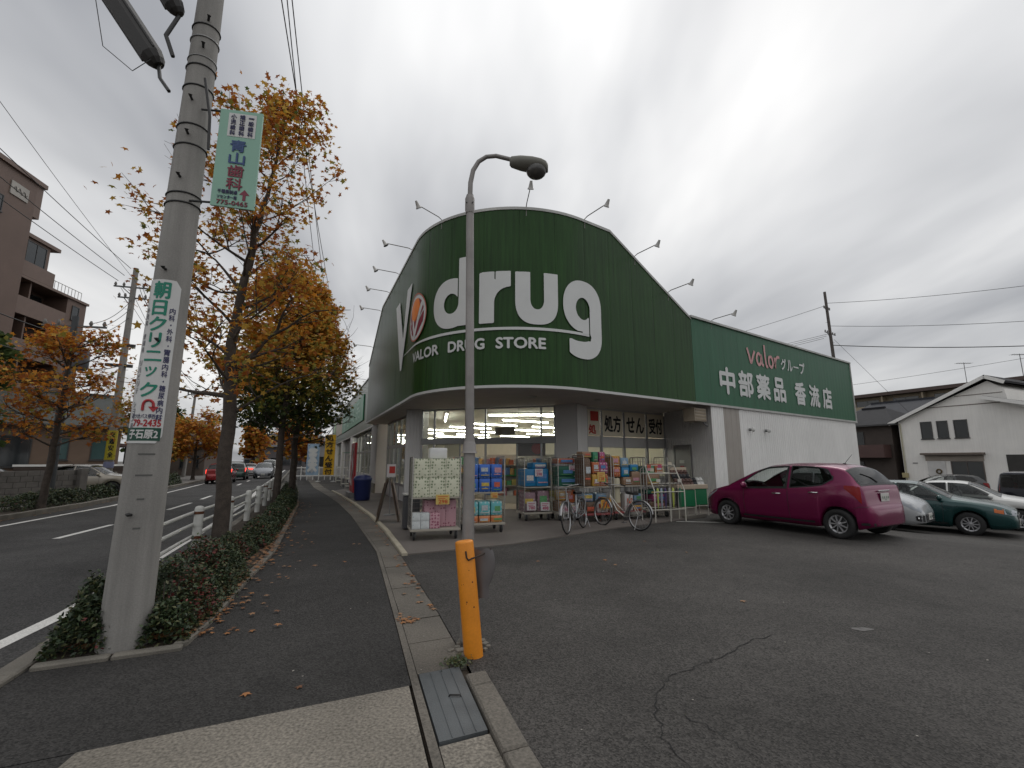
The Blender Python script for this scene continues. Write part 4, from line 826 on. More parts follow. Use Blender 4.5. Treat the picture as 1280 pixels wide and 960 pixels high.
# the row of cages right of the door
cols = {'blue': mat('cyan blue pack', (.01, .17, .36), .4, var=.1), 'brown': speckle('brown wrap', (.11, .065, .04), (.20, .13, .08), 16, .3), 'pinkish': speckle('lilac photo wrap', (.24, .15, .18), (.46, .38, .36), 10, .34), 'orange': speckle('orange bag', (.42, .11, .04), (.50, .34, .18), 14, .30), 'green': mat('green pack', (.03, .20, .10), .4, var=.15), 'yellow': speckle('yellow pack', (.46, .27, .05), (.38, .10, .03), 14, .32), 'magenta': speckle('magenta pack', (.34, .06, .17), (.5, .34, .38), 13, .32), 'tan': speckle('tan box', (.26, .16, .10), (.40, .28, .20), 15, .3), 'dkgreen': mat('dark green crate', (.01, .10, .06), .5, var=.1), 'cream': mat('cream roll', (.50, .46, .33), .6, var=.08), 'white': speckle('white bag', (.50, .48, .47), (.40, .22, .26), 11, .3), 'sky': speckle('pale blue pack', (.16, .27, .38), (.42, .44, .45), 12, .34)}
rowd = [(.98, 12.6, 'blue'), (1.72, 12.72, 'green'), (2.62, 12.75, 'snack'), (3.42, 13.35, 'mixed')]
GR = 'packs on the trolleys right of the entrance'
def fill(t, desc, spec, grp=GR):
    for (cn, x, y, z, d, lab) in spec: pack('goods_pack', lab+' '+desc, 'pack', cols[cn], t, x, y, z, d, grp, .02, random.uniform(-.12, .12))
rq = .33
t1 = trolley('roll cage with cyan blue packs on top and lilac bags below', (.58, 12.62, .022), rq, .78, .66, 1.60, .84)
fill(t1, 'on cage beside the entrance', [('blue', -.19, 0, .86, (.35, .42, .46), 'left big cyan pack'), ('blue', .18, 0, .86, (.35, .42, .46), 'right big cyan pack'), ('blue', .1, .02, 1.321, (.42, .4, .16), 'flat cyan pack lying on two big ones'), ('pinkish', -.2, -.02, .215, (.34, .44, .5), 'left lilac bag'), ('pinkish', .17, -.02, .215, (.34, .44, .54), 'right lilac bag')])
price_card(t1, 'white card on cyan packs', .06, -.235, 1.22, .22, .2, m_wcard, m_pink2, txt='598'); price_card(t1, 'white card leaning left below lilac bags', -.2, -.35, .38, .26, .22, m_wcard, m_pink2, .05, '780'); price_card(t1, 'white card leaning right below lilac bags', .18, -.35, .36, .24, .22, m_wcard, m_pink2, -.08, '498')
t2 = trolley('roll cage with orange packs on top and dark green crates', (1.38, 12.62, .022), rq, .62, .66, 1.62, .84)
fill(t2, 'on cage second from the entrance', [('orange', .0, 0, 1.45, (.5, .45, .14), 'flat orange pack on top'), ('dkgreen', 0, 0, .86, (.52, .46, .26), 'lower dark green crate'), ('dkgreen', 0, 0, 1.125, (.52, .46, .26), 'upper dark green crate'), ('yellow', -.14, -.05, .50, (.2, .3, .28), 'yellow bag'), ('orange', .14, -.05, .44, (.22, .3, .34), 'orange bag'), ('tan', -.12, 0, .215, (.24, .4, .27), 'tan box'), ('white', .14, 0, .215, (.24, .4, .22), 'white bag')])
price_card(t2, 'left white card at foot of green crates', -.13, -.35, .33, .24, .22, m_wcard, m_pink2, .06, '298'); price_card(t2, 'right white card at foot of green crates', .17, -.36, .28, .2, .2, m_wcard, m_pink2, -.2, '198'); price_card(t2, 'small white card high on green crates', .14, -.25, 1.33, .18, .14, m_wcard, m_pink2, 0, '88')
t3 = trolley('tall roll cage of snack bags with brown wrapped end', (2.10, 12.35, .022), rq, .82, .66, 1.68, .86, True)
fill(t3, 'on cage behind the first bicycle', [('brown', -.27, 0, .88, (.2, .48, .72), 'tall brown wrapped pack'), ('tan', -.22, .0, 1.605, (.28, .3, .16), 'beige bag lying on top'), ('green', .03, 0, 1.5, (.16, .3, .26), 'green bag on top'), ('magenta', .23, 0, 1.5, (.17, .3, .26), 'magenta bag on top'), ('orange', .0, .0, 1.2, (.22, .42, .295), 'upper orange bag'), ('magenta', .26, 0, 1.2, (.24, .42, .295), 'upper magenta bag'), ('yellow', .0, 0, .88, (.22, .42, .31), 'lower yellow bag'), ('orange', .26, 0, .88, (.24, .42, .31), 'lower orange bag'), ('sky', -.22, 0, .5, (.3, .4, .2), 'left pale blue pack'), ('sky', .16, 0, .5, (.3, .4, .2), 'right pale blue pack'), ('brown', -.2, 0, .215, (.34, .42, .28), 'low brown box'), ('white', .17, 0, .215, (.32, .42, .28), 'low white box')])
price_card(t3, 'yellow price card on the snack bags', .14, -.24, 1.12, .22, .24, m_yel, m_rink, 0, '128'); price_card(t3, 'large orange yellow card low on the snack cage', .2, -.34, .47, .30, .28, mat('amber card', (.60, .32, .04), .6), m_rink, 0, '398')
t4 = trolley('roll cage with yellow and blue packs and a tall cream roll', (3.02, 12.86, .022), rq, .95, .66, 1.62, .86, True)
fill(t4, 'on cage behind the second bicycle', [('yellow', -.3, 0, 1.38, (.24, .4, .28), 'upper yellow pack'), ('orange', -.3, 0, 1.10, (.24, .4, .277), 'orange pack under the yellow one'), ('sky', -.02, 0, 1.36, (.24, .4, .25), 'upper blue pack'), ('blue', -.02, 0, 1.10, (.24, .4, .257), 'lower blue pack'), ('blue', .26, 0, 1.25, (.26, .4, .18), 'flat blue pack'), ('tan', .02, 0, .88, (.28, .42, .215), 'left tan box'), ('tan', .31, 0, .88, (.26, .42, .36), 'right tan box'), ('white', .02, -.05, .215, (.26, .4, .45), 'white bag'), ('sky', .32, -.03, .36, (.26, .4, .3), 'pale blue bag'), ('yellow', .32, -.03, .215, (.26, .4, .142), 'low yellow pack')])
t = thing('cream_roll', 'tall upright cream paper roll at left end of cage behind second bicycle', 'roll', in_frame(t4, -.3, -.12, .216)); mb = MB(); mb.lathe([(.0, .0), (.115, 0), (.12, .02), (.12, .82), (.11, .85), (.04, .85), (.035, .82), (0, .82)], 20); mb.build('paper', cols['cream'], t, False); mb = MB(); mb.lathe([(.121, .0), (.123, .2), (.121, .22)], 20); mb.build('band', cols['tan'], t, False)
t5 = trolley('roll cage of stacked sacks between the snack cages and the wire rack', (3.92, 13.3, .022), rq, .75, .66, 1.62, .84)
fill(t5, 'on cage left of the white wire rack', [('tan', -.1, 0, .86, (.5, .45, .3), 'wide tan box'), ('green', -.15, 0, 1.162, (.3, .4, .22), 'green pack on tan box'), ('orange', .15, 0, 1.162, (.26, .4, .28), 'red orange pack on tan box'), ('dkgreen', 0, 0, .62, (.6, .45, .12), 'flat dark green sack'), ('magenta', .1, -.02, .42, (.5, .45, .198), 'crimson sack'), ('brown', 0, 0, .215, (.62, .48, .203), 'bottom brown sack')])
# ================================================================ white wire rack with hanging tools
m_wire = mat('ivory painted tube', (.50, .48, .42), .45, var=.06)
t = thing('wire_display_rack', 'ivory tube rack with sloping front hung with mops and umbrellas', 'display rack', (3.95, 12.45, .022), rq)
W_, h1 = .92, 1.28
for sx in (-1, 1):
    x = sx*W_/2; mb = MB(); mb.tube([(x, -.32, 0), (x, -.32, .78), (x, -.02, 1.30), (x, .05, 1.42)], .016, 8); mb.tube([(x, .25, 0), (x, .25, 1.3), (x, .05, 1.42)], .014, 8); mb.tube([(x, -.32, .28), (x, .25, .28)], .012, 8); mb.build('side_frame', m_wire, t, False)
for (y, z) in ((-.32, .30), (-.32, .74), (-.22, .95), (-.08, 1.2), (.04, 1.41), (.25, .3), (.25, 1.2)): mb = MB(); mb.tube([(-W_/2, y, z), (W_/2, y, z)], .012, 8); mb.build('crossbar', m_wire, t, False)
mb = MB(); mb.tube([(.0, -.32, 0), (0, -.32, .3)], .013, 8); mb.build('foot', m_wire, t, False)
for k, (x, y, z, c, lab) in enumerate([(-.32, -.26, .93, (.40, .46, .12), 'lime green'), (-.2, -.25, .93, (.30, .36, .44), 'pale blue'), (-.08, -.25, .93, (.06, .04, .12), 'dark violet'), (.05, -.25, .93, (.36, .36, .36), 'light grey'), (.16, -.25, .93, (.42, .48, .10), 'yellow green'), (.28, -.25, .93, (.02, .02, .02), 'black'), (.38, -.25, .93, (.05, .14, .08), 'dark green')]):
    q = thing('hanging_umbrella', lab+' folded umbrella hanging from the ivory wire rack', 'umbrella', in_frame(t, x, y, z-.62), 0, 'umbrellas hanging from the wire rack')
    mb = MB(); mb.tube([(0, 0, 0), (0, 0, .10), (0, 0, .35), (0, 0, .5), (0, 0, .53)], [.006, .02, .034, .03, .01], 8); mb.build('cloth', mat('umbrella '+lab, c, .6), q, False)
    mb = MB(); mb.tube([(0, 0, -.05), (0, 0, .56), (0, 0, .62), (.015, 0, .65), (.04, 0, .65), (.05, 0, .62)], .006, 6); mb.build('shaft', m_rod, q, False)
for k, (x, y, z, c, lab) in enumerate([(-.42, -.05, 1.42, (.45, .08, .05), 'red'), (-.3, .0, 1.33, (.55, .5, .4), 'cream'), (-.05, .0, 1.42, (.4, .06, .14), 'crimson'), (.3, .03, 1.5, (.5, .45, .35), 'ivory'), (-.26, -.2, 1.06, (.52, .5, .45), 'pale grey'), (.4, -.2, 1.06, (.55, .52, .46), 'white')]):
    q = thing('product_tag', lab+' tag clipped to the ivory wire rack', 'tag', in_frame(t, x, y-.03, z-.04), rq, 'tags on the wire rack'); mb = MB(); mb.box((0, 0, 0), (.12, .008, .08), 0); mb.build('card', mat('tag '+lab, c, .6), q, False); mb = MB(); mb.tube([(0, 0, .04), (0, .02, .05), (0, .03, .04)], .004, 5); mb.build('clip', m_grey, q, False)
# slipper stands
m_gb = mat('green front board', (.01, .15, .06), .5, var=.06); m_tray = mat('beige tray', (.42, .35, .26), .6, var=.06)
def stand(label, loc, tall, W_=.62):
    t = thing('slipper_stand', label, 'display stand', loc, rq, 'green fronted slipper stands'); zt = .82 if tall else .80
    mb = MB(); mb.box((0, 0, zt), (W_, .4, .12), 0, .01); mb.build('tray', m_tray, t, False)
    mb = MB(); mb.box((0, -.17, .52), (W_-.08, .02, .44), 0, .004); mb.build('front_board', m_gb, t, False)
    for sx in (-1, 1):
        for sy in (-1, 1): mb = MB(); mb.tube([(sx*(W_/2-.02), sy*.18, 0), (sx*(W_/2-.03), sy*.17, zt-.06)], .011, 6); mb.build('leg', m_wire, t, False)
    mb = MB(); mb.tube([(-W_/2+.03, -.175, .27), (W_/2-.03, -.175, .27)], .009, 6); mb.build('rail', m_wire, t, False)
    if tall: mb = MB(); mb.box((0, .17, 1.1), (W_, .02, .5)); mb.build('back_board', m_tray, t, False)
    return t
sA = stand('nearer green fronted stand heaped with brown slippers beside wire rack', (4.72, 13.08, .022), True); sB = stand('smaller green fronted stand of black and white slippers by grey door', (5.32, 13.62, .022), False, .5)
m_sl = [mat('brown slipper', (.09, .045, .035), .7), mat('black slipper', (.015, .015, .018), .6), mat('white slipper strap', (.5, .5, .48), .6), mat('tan slipper', (.35, .2, .08), .6)]
SLM = {}
def slipper(m):
    if m.name in SLM: return SLM[m.name]
    a = MB(); pr = [(-.045, -.13), (.045, -.13), (.05, -.04), (.055, .06), (.04, .12), (0, .135), (-.04, .12), (-.055, .06), (-.05, -.04)]; a.prism(pr, 0, .022)
    P = [[((-.056+.112*i/8), .01+.09*j, .02+.05*math.sin(PI*i/8)*(1-.35*j)) for i in range(9)] for j in (0, 1)]; a.grid(P); SLM[m.name] = a.mesh('slipper', m); return SLM[m.name]
def put_slipper(s_, x, y, z, m, lab, rx):
    o = bpy.data.objects.new('slipper', slipper(m)); C.objects.link(o); o.location = in_frame(s_, x, y, z); o.rotation_euler = (rx, 0, rq+random.uniform(-.15, .15)); tag(o, lab, 'slipper', 'slippers on the green stands')
for r_ in range(3):
    for k in range(5): put_slipper(sA, -.24+k*.12, -.08+r_*.10, .93+r_*.12, m_sl[(r_+k*2) % 2 if r_ else 0], ['brown', 'brown or black', 'brown or black'][r_]+' slipper on nearer green stand, '+['front', 'middle', 'back'][r_]+' row, '+['leftmost', 'second', 'third', 'fourth', 'rightmost'][k], R(55))
for k in range(4): put_slipper(sB, -.17+k*.115, -.02, .93, m_sl[1 if k < 2 else 2], ['leftmost black', 'second black', 'inner white', 'outermost white'][k]+' slipper propped on smaller stand by door', R(60))
# ================================================================ bicycles
m_tyre = mat('bicycle tyre', (.018, .018, .018), .7); m_chr = mat('bright metal', (.34, .34, .34), .3, .85, var=.05); m_sad = mat('saddle', (.02, .02, .02), .5)
def bicycle(label, loc, rz, col, steer=0.0, basket=True, dress=False, lean=.10):
    t = thing('bicycle', label, 'bicycle', loc, rz); t.rotation_euler = (lean, 0, rz); r_ = .33; m_f = mat('bicycle frame '+str(col), col, .35, .5, var=.05)
    def wheel(x, yaw, piv):
        w_ = MB(); w_.lathe([(r_-.03, -.010), (r_-.018, -.016), (r_, 0), (r_-.018, .016), (r_-.03, .010)], 36, axis='y'); a = w_.build('wheel', m_tyre, t, False); a.location = (x, 0, r_); a.rotation_euler = (0, 0, yaw)
        b = MB(); b.lathe([(r_-.045, -.011), (r_-.028, -.012), (r_-.028, .012), (r_-.045, .011), (r_-.045, -.011)], 36, axis='y'); b.build('rim', m_chr, a, False)
        s_ = MB()
        for k in range(20): an = 2*PI*k/20; s_.cyl((.02*math.cos(an+.6), .02*(-1)**k, .02*math.sin(an+.6)), ((r_-.04)*math.cos(an), 0, (r_-.04)*math.sin(an)), .0014, n=4, cap=False)
        s_.cyl((0, -.045, 0), (0, .045, 0), .016); s_.build('spokes', m_chr, a, False); return a
    wheel(0, 0, 0); fx = 1.08; wheel(fx, steer, 0)
    f = MB(); f.tube([(.42, 0, .27), (.34, 0, .55), (.28, 0, .78)], .016, 8); f.tube([(.42, 0, .27), (.66, 0, .40), (.84, 0, .66), (.88, 0, .76)], .019, 8); f.tube([(.40, 0, .36), (.62, 0, .50), (.86, 0, .72)], .013, 8)
    for sy in (-1, 1): f.tube([(.42, sy*.03, .27), (0, sy*.055, .33)], .009, 6); f.tube([(.30, sy*.02, .70), (0, sy*.055, .33)], .008, 6)
    f.tube([(.885, 0, .70), (.865, 0, .84)], .02, 8); f.build('frame', m_f, t, False)
    k = MB(); c, s_ = math.cos(steer), math.sin(steer)
    def rot(p): x, y = p[0]-fx, p[1]; return (fx+x*c-y*s_, x*s_+y*c, p[2])
    for sy in (-1, 1): k.tube([rot((.90, sy*.03, .68)), rot((.97, sy*.05, .55)), rot((1.08, sy*.05, .33))], .010, 6)
    k.tube([rot((.90, 0, .66)), rot((.85, 0, .98))], .014, 8); k.build('fork', m_chr, t, False)
    k = MB(); k.tube([rot((.64, -.28, .98)), rot((.76, -.26, 1.0)), rot((.87, -.12, .99)), rot((.87, 0, .97)), rot((.87, .12, .99)), rot((.76, .26, 1.0)), rot((.64, .28, .98))], .011, 8); k.build('handlebar', m_chr, t, False)
    for sy in (-1, 1): k = MB(); k.tube([rot((.63, sy*.28, .98)), rot((.75, sy*.262, 1.0))], .016, 8); k.build('grip', m_sad, t, False)
    k = MB(); P = [[(.12+.26*i/8, (.035+.075*(1-i/8)**1.3)*math.sin(a), .82+.035*math.cos(a)-.015*(1-i/8)) for a in [2*PI*j/10 for j in range(11)]] for i in range(9)]; k.grid(P); k.add(P[0][:-1], [tuple(range(10))]); k.build('saddle', m_sad, t, False)
    for x0, yaw in ((0, 0), (fx, steer)):
        k = MB(); A = [R(a) for a in (range(10, 196, 12) if x0 == 0 else range(-5, 150, 12))]; fn = (lambda p: p) if x0 == 0 else rot
        k.grid([[fn((x0+(r_+.025)*math.cos(PI-a)*(1), dy, r_+(r_+.025)*math.sin(a)+dz)) if x0 == 0 else fn((x0+(r_+.025)*math.cos(a+.35), dy, r_+(r_+.025)*math.sin(a+.35)+dz)) for a in A] for dy, dz in ((-.028, -.012), (-.015, 0), (.015, 0), (.028, -.012))]); k.build('mudguard', m_chr, t, False)
    if basket:
        k = MB(); x0, x1, w0, w1 = .98, 1.24, .12, .17
        for z, e in ((.74, 0), (.82, .33), (.9, .66), (.98, 1)): ww = w0+(w1-w0)*e; xa, xb = x0+.02*(1-e), x1-.06*(1-e); k.tube([rot(p) for p in ((xa, -ww, z), (xb, -ww, z), (xb, ww, z), (xa, ww, z))], .004, 5, closed=True)
        for i in range(7):
            f_ = -1+2*i/6; k.tube([rot((x0+.02, f_*w0, .74)), rot((x0, f_*w1, .98))], .003, 4); k.tube([rot((x1-.06, f_*w0, .74)), rot((x1, f_*w1, .98))], .003, 4)
        for i in range(5):
            for sy in (-1, 1): xx = x0+(x1-x0)*i/4; k.tube([rot((x0+.02+(x1-x0-.08)*i/4, sy*w0, .74)), rot((xx, sy*w1, .98))], .003, 4)
        k.build('basket', m_zinc, t, False)
    k = MB(); k.lathe([(.0, -.006), (.085, -.006), (.085, .006), (0, .006)], 20, c=(.42, -.05, .27), axis='y'); k.tube([(.42, -.06, .27), (.52, -.07, .14)], .009, 6); k.tube([(.42, .06, .27), (.32, .07, .40)], .009, 6); k.box((.52, -.11, .135), (.09, .08, .02)); k.box((.32, .11, .405), (.09, .08, .02)); k.build('crank', m_grey, t, False)
    k = MB(); k.bar((.0, -.055, .40), (.44, -.055, .34), .015, .07); k.build('chain_guard', m_f, t, False)
    k = MB(); k.tube([(.0, .07, .33), (.02, .16, .02)], .009, 6); k.build('kickstand', m_chr, t, False)
    k = MB()
    for dy in (-.06, 0, .06): k.tube([(-.28, dy, .70), (.2, dy, .70)], .006, 5)
    k.tube([(-.26, .06, .7), (0, .06, .34)], .006, 5); k.tube([(-.26, -.06, .7), (0, -.06, .34)], .006, 5); k.build('rear_carrier', m_chr, t, False)
    return t
def aim(r0, f0): return math.atan2(f0[1]-r0[1], f0[0]-r0[0])
b1 = bicycle('silver bicycle with basket facing out from the trolleys', (1.66, 11.05, .02), aim((1.66, 11.05), (1.18, 10.1)), (.32, .33, .34), .05)
b2 = bicycle('pale framed bicycle with pink wrapped tube parked before the cages', (2.86, 10.72, .0), aim((2.86, 10.72), (2.2, 11.55)), (.42, .40, .36), -.15, True)
# ================================================================ things at the street corner of the shop
t = thing('folding_signboard', 'wooden A shaped signboard leaning at the street corner of shop', 'signboard', (-3.15, 12.1, .022), 1.72)
for sy, rx in ((-1, .20), (1, -.20)):
    mb = MB(); mb.slab([(-.24, sy*.26, .02), (.24, sy*.26, .02), (.24, sy*.03, 1.08), (-.24, sy*.03, 1.08)], (0, sy, .2), .02); p = mb.build('board', mat('worn wood', (.09, .06, .04), .7, var=.25, vs=9), t, False)
    mb = MB(); mb.slab([(-.19, sy*.247+sy*.024, .18), (.19, sy*.247+sy*.024-sy*.0, .18), (.19, sy*.075+sy*.024, .98), (-.19, sy*.075+sy*.024, .98)], (0, sy, .2), .004); mb.build('poster', mat('faded poster', (.22, .16, .14), .6, var=.3, vs=14), p, False)
t = thing('notice_stand', 'white notice with red panel on stand behind the folding signboard', 'notice', (-3.5, 13.6, .022), .6)
mb = MB(); mb.box((0, 0, 1.25), (.26, .02, .36)); p = mb.build('panel', m_wcard, t, False); mb = MB(); mb.box((.02, -.013, 1.27), (.17, .006, .20)); mb.build('red_print', m_red, p, False); mb = MB(); mb.tube([(0, .02, 0), (0, .02, 1.2)], .014, 8); mb.lathe([(0, .0), (.17, .0), (.17, .02), (.03, .035)], 18); mb.build('post', m_grey, t, False)
t = thing('grey_bin', 'grey box bin behind the front trolley', 'bin', (-2.32, 10.9, .022), .3); mb = MB(); mb.box((0, 0, .38), (.36, .36, .74), 0, .03); mb.build('body', mat('dark grey plastic', (.06, .06, .065), .5), t, False); mb = MB(); mb.box((0, 0, .77), (.4, .4, .05), 0, .015); mb.build('rim', m_trim, t, False)
t = thing('blue_bin', 'round dark blue bin with lid at corner pillar of the shop', 'bin', (-5.9, 18.6, .022)); mb = MB(); mb.lathe([(0, 0), (.27, 0), (.30, .08), (.33, .72), (.34, .74), (.34, .8)], 24); mb.build('body', mat('navy plastic', (.012, .02, .09), .4), t, False); mb = MB(); mb.lathe([(.35, .78), (.355, .84), (.30, .93), (.12, .98), (0, .99)], 24); mb.build('lid', mat('navy plastic lid', (.02, .03, .12), .4), t, False)
t = thing('red_banner', 'tall red banner panel with white script standing beside blue bin', 'banner', (-6.95, 20.5, .022), rl); mb = MB(); mb.box((0, .0, 1.25), (1.5, .10, 2.1), 0, .02); p = mb.build('panel', mat('red panel', (.36, .012, .02), .45, var=.06), t, False)
mb = MB(); mb.tube([(-.2+.22*math.sin(k*.55), .062, .5+k*.085) for k in range(19)], .035, 6); mb.build('script', m_white, p, False); mb = MB(); mb.box((0, 0, .1), (1.5, .4, .2)); mb.build('foot', m_grey, t, False)
def nobori(label, loc, rz, txt, mc, mi_, W_=.62, H=2.3, z0=.6):
    t = thing('banner_flag', label, 'banner', loc, rz); mb = MB(); mb.tube([(-W_/2-.02, 0, 0), (-W_/2-.02, 0, z0+H+.1)], .014, 6); mb.tube([(-W_/2-.04, 0, z0+H+.03), (W_/2, 0, z0+H+.03)], .009, 6); mb.build('pole', m_trim, t, False)
    P = [[(-W_/2+W_*i/6, .03*math.sin(i*1.1+j*.5), z0+H*j/12) for i in range(7)] for j in range(13)]; mb = MB(); mb.grid(P); mb.grid([[(p[0], p[1]+.004, p[2]) for p in r_] for r_ in P][::-1]); p = mb.build('cloth', mc, t, False)
    n = len(txt)
    for sgn in (-1, 1):
        mb = MB()
        for k, ch in enumerate(txt): put_text(mb, ch, (-W_*.33, W_*.33, z0+H*(1-(k+.9)/n), z0+H*(1-(k+.12)/n)), lambda x, z, d: (x*-sgn, sgn*(.05+d)+.0, z), bold=.04)
        mb.build('characters', mi_, p, False)
    mb = MB(); mb.lathe([(0, 0), (.2, 0), (.2, .05), (.03, .09)], 16, c=(-W_/2-.02, 0, 0)); mb.build('base', m_trim, t, False)
nobori('yellow banner flag with black prescription characters on street side of shop', fl(13.0, -1.4, .0), rl+.8, '処方せん受付', mat('yellow cloth', (.62, .36, .02), .7), m_ink, 1.0, 3.0, .5)
nobori('pale blue banner flag at far end of the pavement', st(38, 1.0, .0), rl+1.2, '薬', mat('pale blue cloth', (.30, .42, .55), .7), m_white, .9, 2.3, .5)
# shelves and racks on the pavement side further on
for k, (a, lab) in enumerate(((3.2, 'white wire shelf rack just past the red banner'), (6.2, 'green topped ladder rack leaning on street side of shop'), (11.5, 'low grey wire rack by the yellow banner'))):
    t = thing('wire_shelf', lab, 'display rack', fl(a, -.75, .0), rl, 'wire racks along the street side of the shop'); H_ = (1.9, 2.1, 1.2)[k]
    for x in (-.4, .4):
        for y in (-.2, .2): mb = MB(); mb.cyl((x, y+(.25 if k == 1 and y < 0 else 0)*-1, 0), (x, y, H_), .014, n=6); mb.build('upright', m_wire, t, False)
    for j in range(5): z = .15+j*(H_-.2)/4; mb = MB(); mb.box((0, 0, z), (.8, .4, .02)); mb.build('shelf', m_wire if k != 1 or j < 4 else cols['green'], t, False)
# ================================================================ inside the shop: gondola shelves
prod = [mat('goods %d' % i, c, .5, var=.1) for i, c in enumerate([(.5, .12, .05), (.45, .38, .1), (.1, .2, .4), (.5, .48, .45), (.05, .25, .1), (.45, .2, .25), (.3, .18, .1), (.5, .3, .1)])]
m_sb = mat('shelf steel', (.45, .42, .36), .5)
def gondola(label, loc, rz, L_=3.2, H_=1.7):
    t = thing('shop_shelf', label, 'shelf', loc, rz, 'shelves inside the drugstore'); mb = MB(); mb.box((0, 0, H_/2), (L_, .06, H_)); mb.box((0, 0, .12), (L_, .8, .24)); mb.build('back_panel', m_sb, t, False)
    for j in range(4):
        z = .25+j*.37; mb = MB(); mb.box((0, -.2, z), (L_, .36, .03)); sh = mb.build('shelf_board', m_sb if j != 2 else mat('green shelf edge', (.02, .30, .06), .5), t, False); x = -L_/2+.08
        while x < L_/2-.1:
            w_ = random.uniform(.12, .26); h_ = random.uniform(.16, .29); mb = MB(); mb.box((x+w_/2, -.22, z+.016+h_/2), (w_-.015, .24, h_), 0, .008); mb.build('product', random.choice(prod), t, False); x += w_
    return t
gondola('inner shelf with green edge straight behind the open shop door', en(1.75, 2.4, .03), re_+PI, 2.8, 1.75)
gondola('inner shelf seen through glass left of the door', en(4.1, 4.2, .03), re_+PI, 3.2, 1.7); gondola('inner shelf behind the cyan packs', en(.0, 4.6, .03), re_+PI, 3.2, 1.7)
gondola('inner shelf deep behind the pharmacy counter window', fr(-.5, 6.0, .03), rw, 3.4, 1.5)
gondola('inner shelf behind the corner window facing the street', wn(2, 2.5, .03), rW+PI, 3.6, 1.6)
t = thing('hanging_signboard', 'dark hanging board with red disc above the trolleys inside entrance', 'sign', en(.9, .5, 2.0)); mb = MB(); mb.box(en(.95, .45, 1.95), (1.0, .04, .48), re_, .005); p = mb.build('board', mat('dark brown board', (.05, .03, .02), .5), t)
mb = MB(); c = Vector(en(.72, .42, 1.96)); mb.lathe([(0, -.012), (.19, -.012), (.19, 0)], 20, axis='y'); q = mb.build('disc', m_red, p, False); q.location = tuple(c); q.rotation_euler = (0, 0, re_+PI)
for dx_ in (-.4, .4): mb = MB(); mb.cyl(en(.95+dx_, .45, 2.18), en(.95+dx_, .45, 3.3), .005, n=5); mb.build('hanger', m_grey, t)
t = thing('hanging_notice', 'grey hanging notice under the shop ceiling lights', 'sign', en(2.2, 1.6, 2.5)); mb = MB(); mb.box(en(2.2, 1.6, 2.62), (.75, .04, .28), re_, .004); mb.build('panel', mat('grey brown panel', (.12, .10, .08), .5), t)
for dx_ in (-.3, .3): mb = MB(); mb.cyl(en(2.2+dx_, 1.6, 2.75), en(2.2+dx_, 1.6, 3.3), .005, n=5); mb.build('hanger', m_grey, t)
t = thing('pharmacy_counter', 'pale counter behind the prescription window', 'counter', fr(-.3, 4.0, .03), rw); mb = MB(); mb.box((0, 0, .5), (3.4, .5, 1.0), 0, .02); mb.build('body', m_cream, t, False); mb = MB(); mb.box((0, 0, 1.02), (3.5, .6, .04), 0, .01); mb.build('top', m_tray, t, False)
# ================================================================ bollard and street lamp
m_bol = mat('orange bollard paint', (.72, .25, .015), .45, var=.08, vs=6, fine=.06, fs=60); m_rust = mat('rust', (.10, .035, .015), .9, var=.4, vs=30); m_pole = mat('galvanised lamp post', (.26, .245, .235), .5, .35, var=.18, vs=5, fine=.1, dirt=.2)
t = thing('bollard', 'leaning bright orange steel bollard in front of street lamp pole', 'bollard', (-.31, 4.02, 0))
b0, b1_ = Vector((-.305, 4.03, -.05)), Vector((-.405, 4.06, .885)); dv = (b1_-b0)
mb = MB(); mb.tube([b0, b0+dv*.5, b0+dv*.98, b0+dv*.995, b0+dv], [.077, .077, .077, .073, .06], 28); mb.build('post', m_bol, t)
for k in range(7):
    f_ = random.uniform(.45, .8); a = random.uniform(-2.4, -.6); p = b0+dv*f_+Vector((math.cos(a)*.0775, math.sin(a)*.0775, 0)); mb = MB(); r_ = random.uniform(.003, .008); n = Vector((math.cos(a), math.sin(a), 0)); mb.tube([p-n*.002, p+n*.0015], [r_, r_*.7], 7); mb.build('rust_spot', m_rust, t)
p = b0+dv*.87; mb = MB(); mb.tube([p+Vector((.01, -.077, .05)), p+Vector((.02, -.09, .0)), p+Vector((.035, -.085, -.02)), p+Vector((.06, -.07, -.01)), p+Vector((.12, .0, .0)), p+Vector((.16, .08, .005))], .007, 7); mb.build('hook_strap', mat('dark cord', (.03, .018, .012), .8), t)
t = thing('plastic_bag', 'limp grey plastic bag hanging behind the orange bollard', 'bag', (-.27, 4.2, .45)); P = []
for i in range(9):
    z = .80-.40*i/8; wv = .05+.045*math.sin(PI*min(1, (i+1)/7)); P.append([(-.25+wv*math.cos(a)*1.1, 4.17+.035*math.sin(a)*(1+.3*math.sin(3*a)), z+.012*math.sin(4*a+i)) for a in [2*PI*k/14 for k in range(15)]])
mb = MB(); mb.grid(P); mb.build('film', mat('grey translucent film', (.13, .12, .12), .35, var=.15), t)
t = thing('street_lamp', 'grey street lamp post with curved arm and cobra head in front of fascia', 'street lamp', (-.395, 4.32, 0))
bx, by = -.395, 4.32
mb = MB(); mb.tube([(bx, by, -.05), (bx, by, 1.66), (bx, by, 1.70), (bx, by, 1.78)], [.057, .053, .051, .044], 20); mb.tube([(bx, by, 1.77), (bx-.03, by, 4.0), (bx-.033, by, 4.22)], [.043, .038, .037], 20); mb.build('post', m_pole, t)
mb = MB(); mb.tube([(bx-.032, by, 4.02), (bx-.033, by, 4.06), (bx-.034, by, 4.18), (bx-.034, by, 4.22)], [.042, .048, .048, .034], 20); mb.build('collar', m_pole, t)
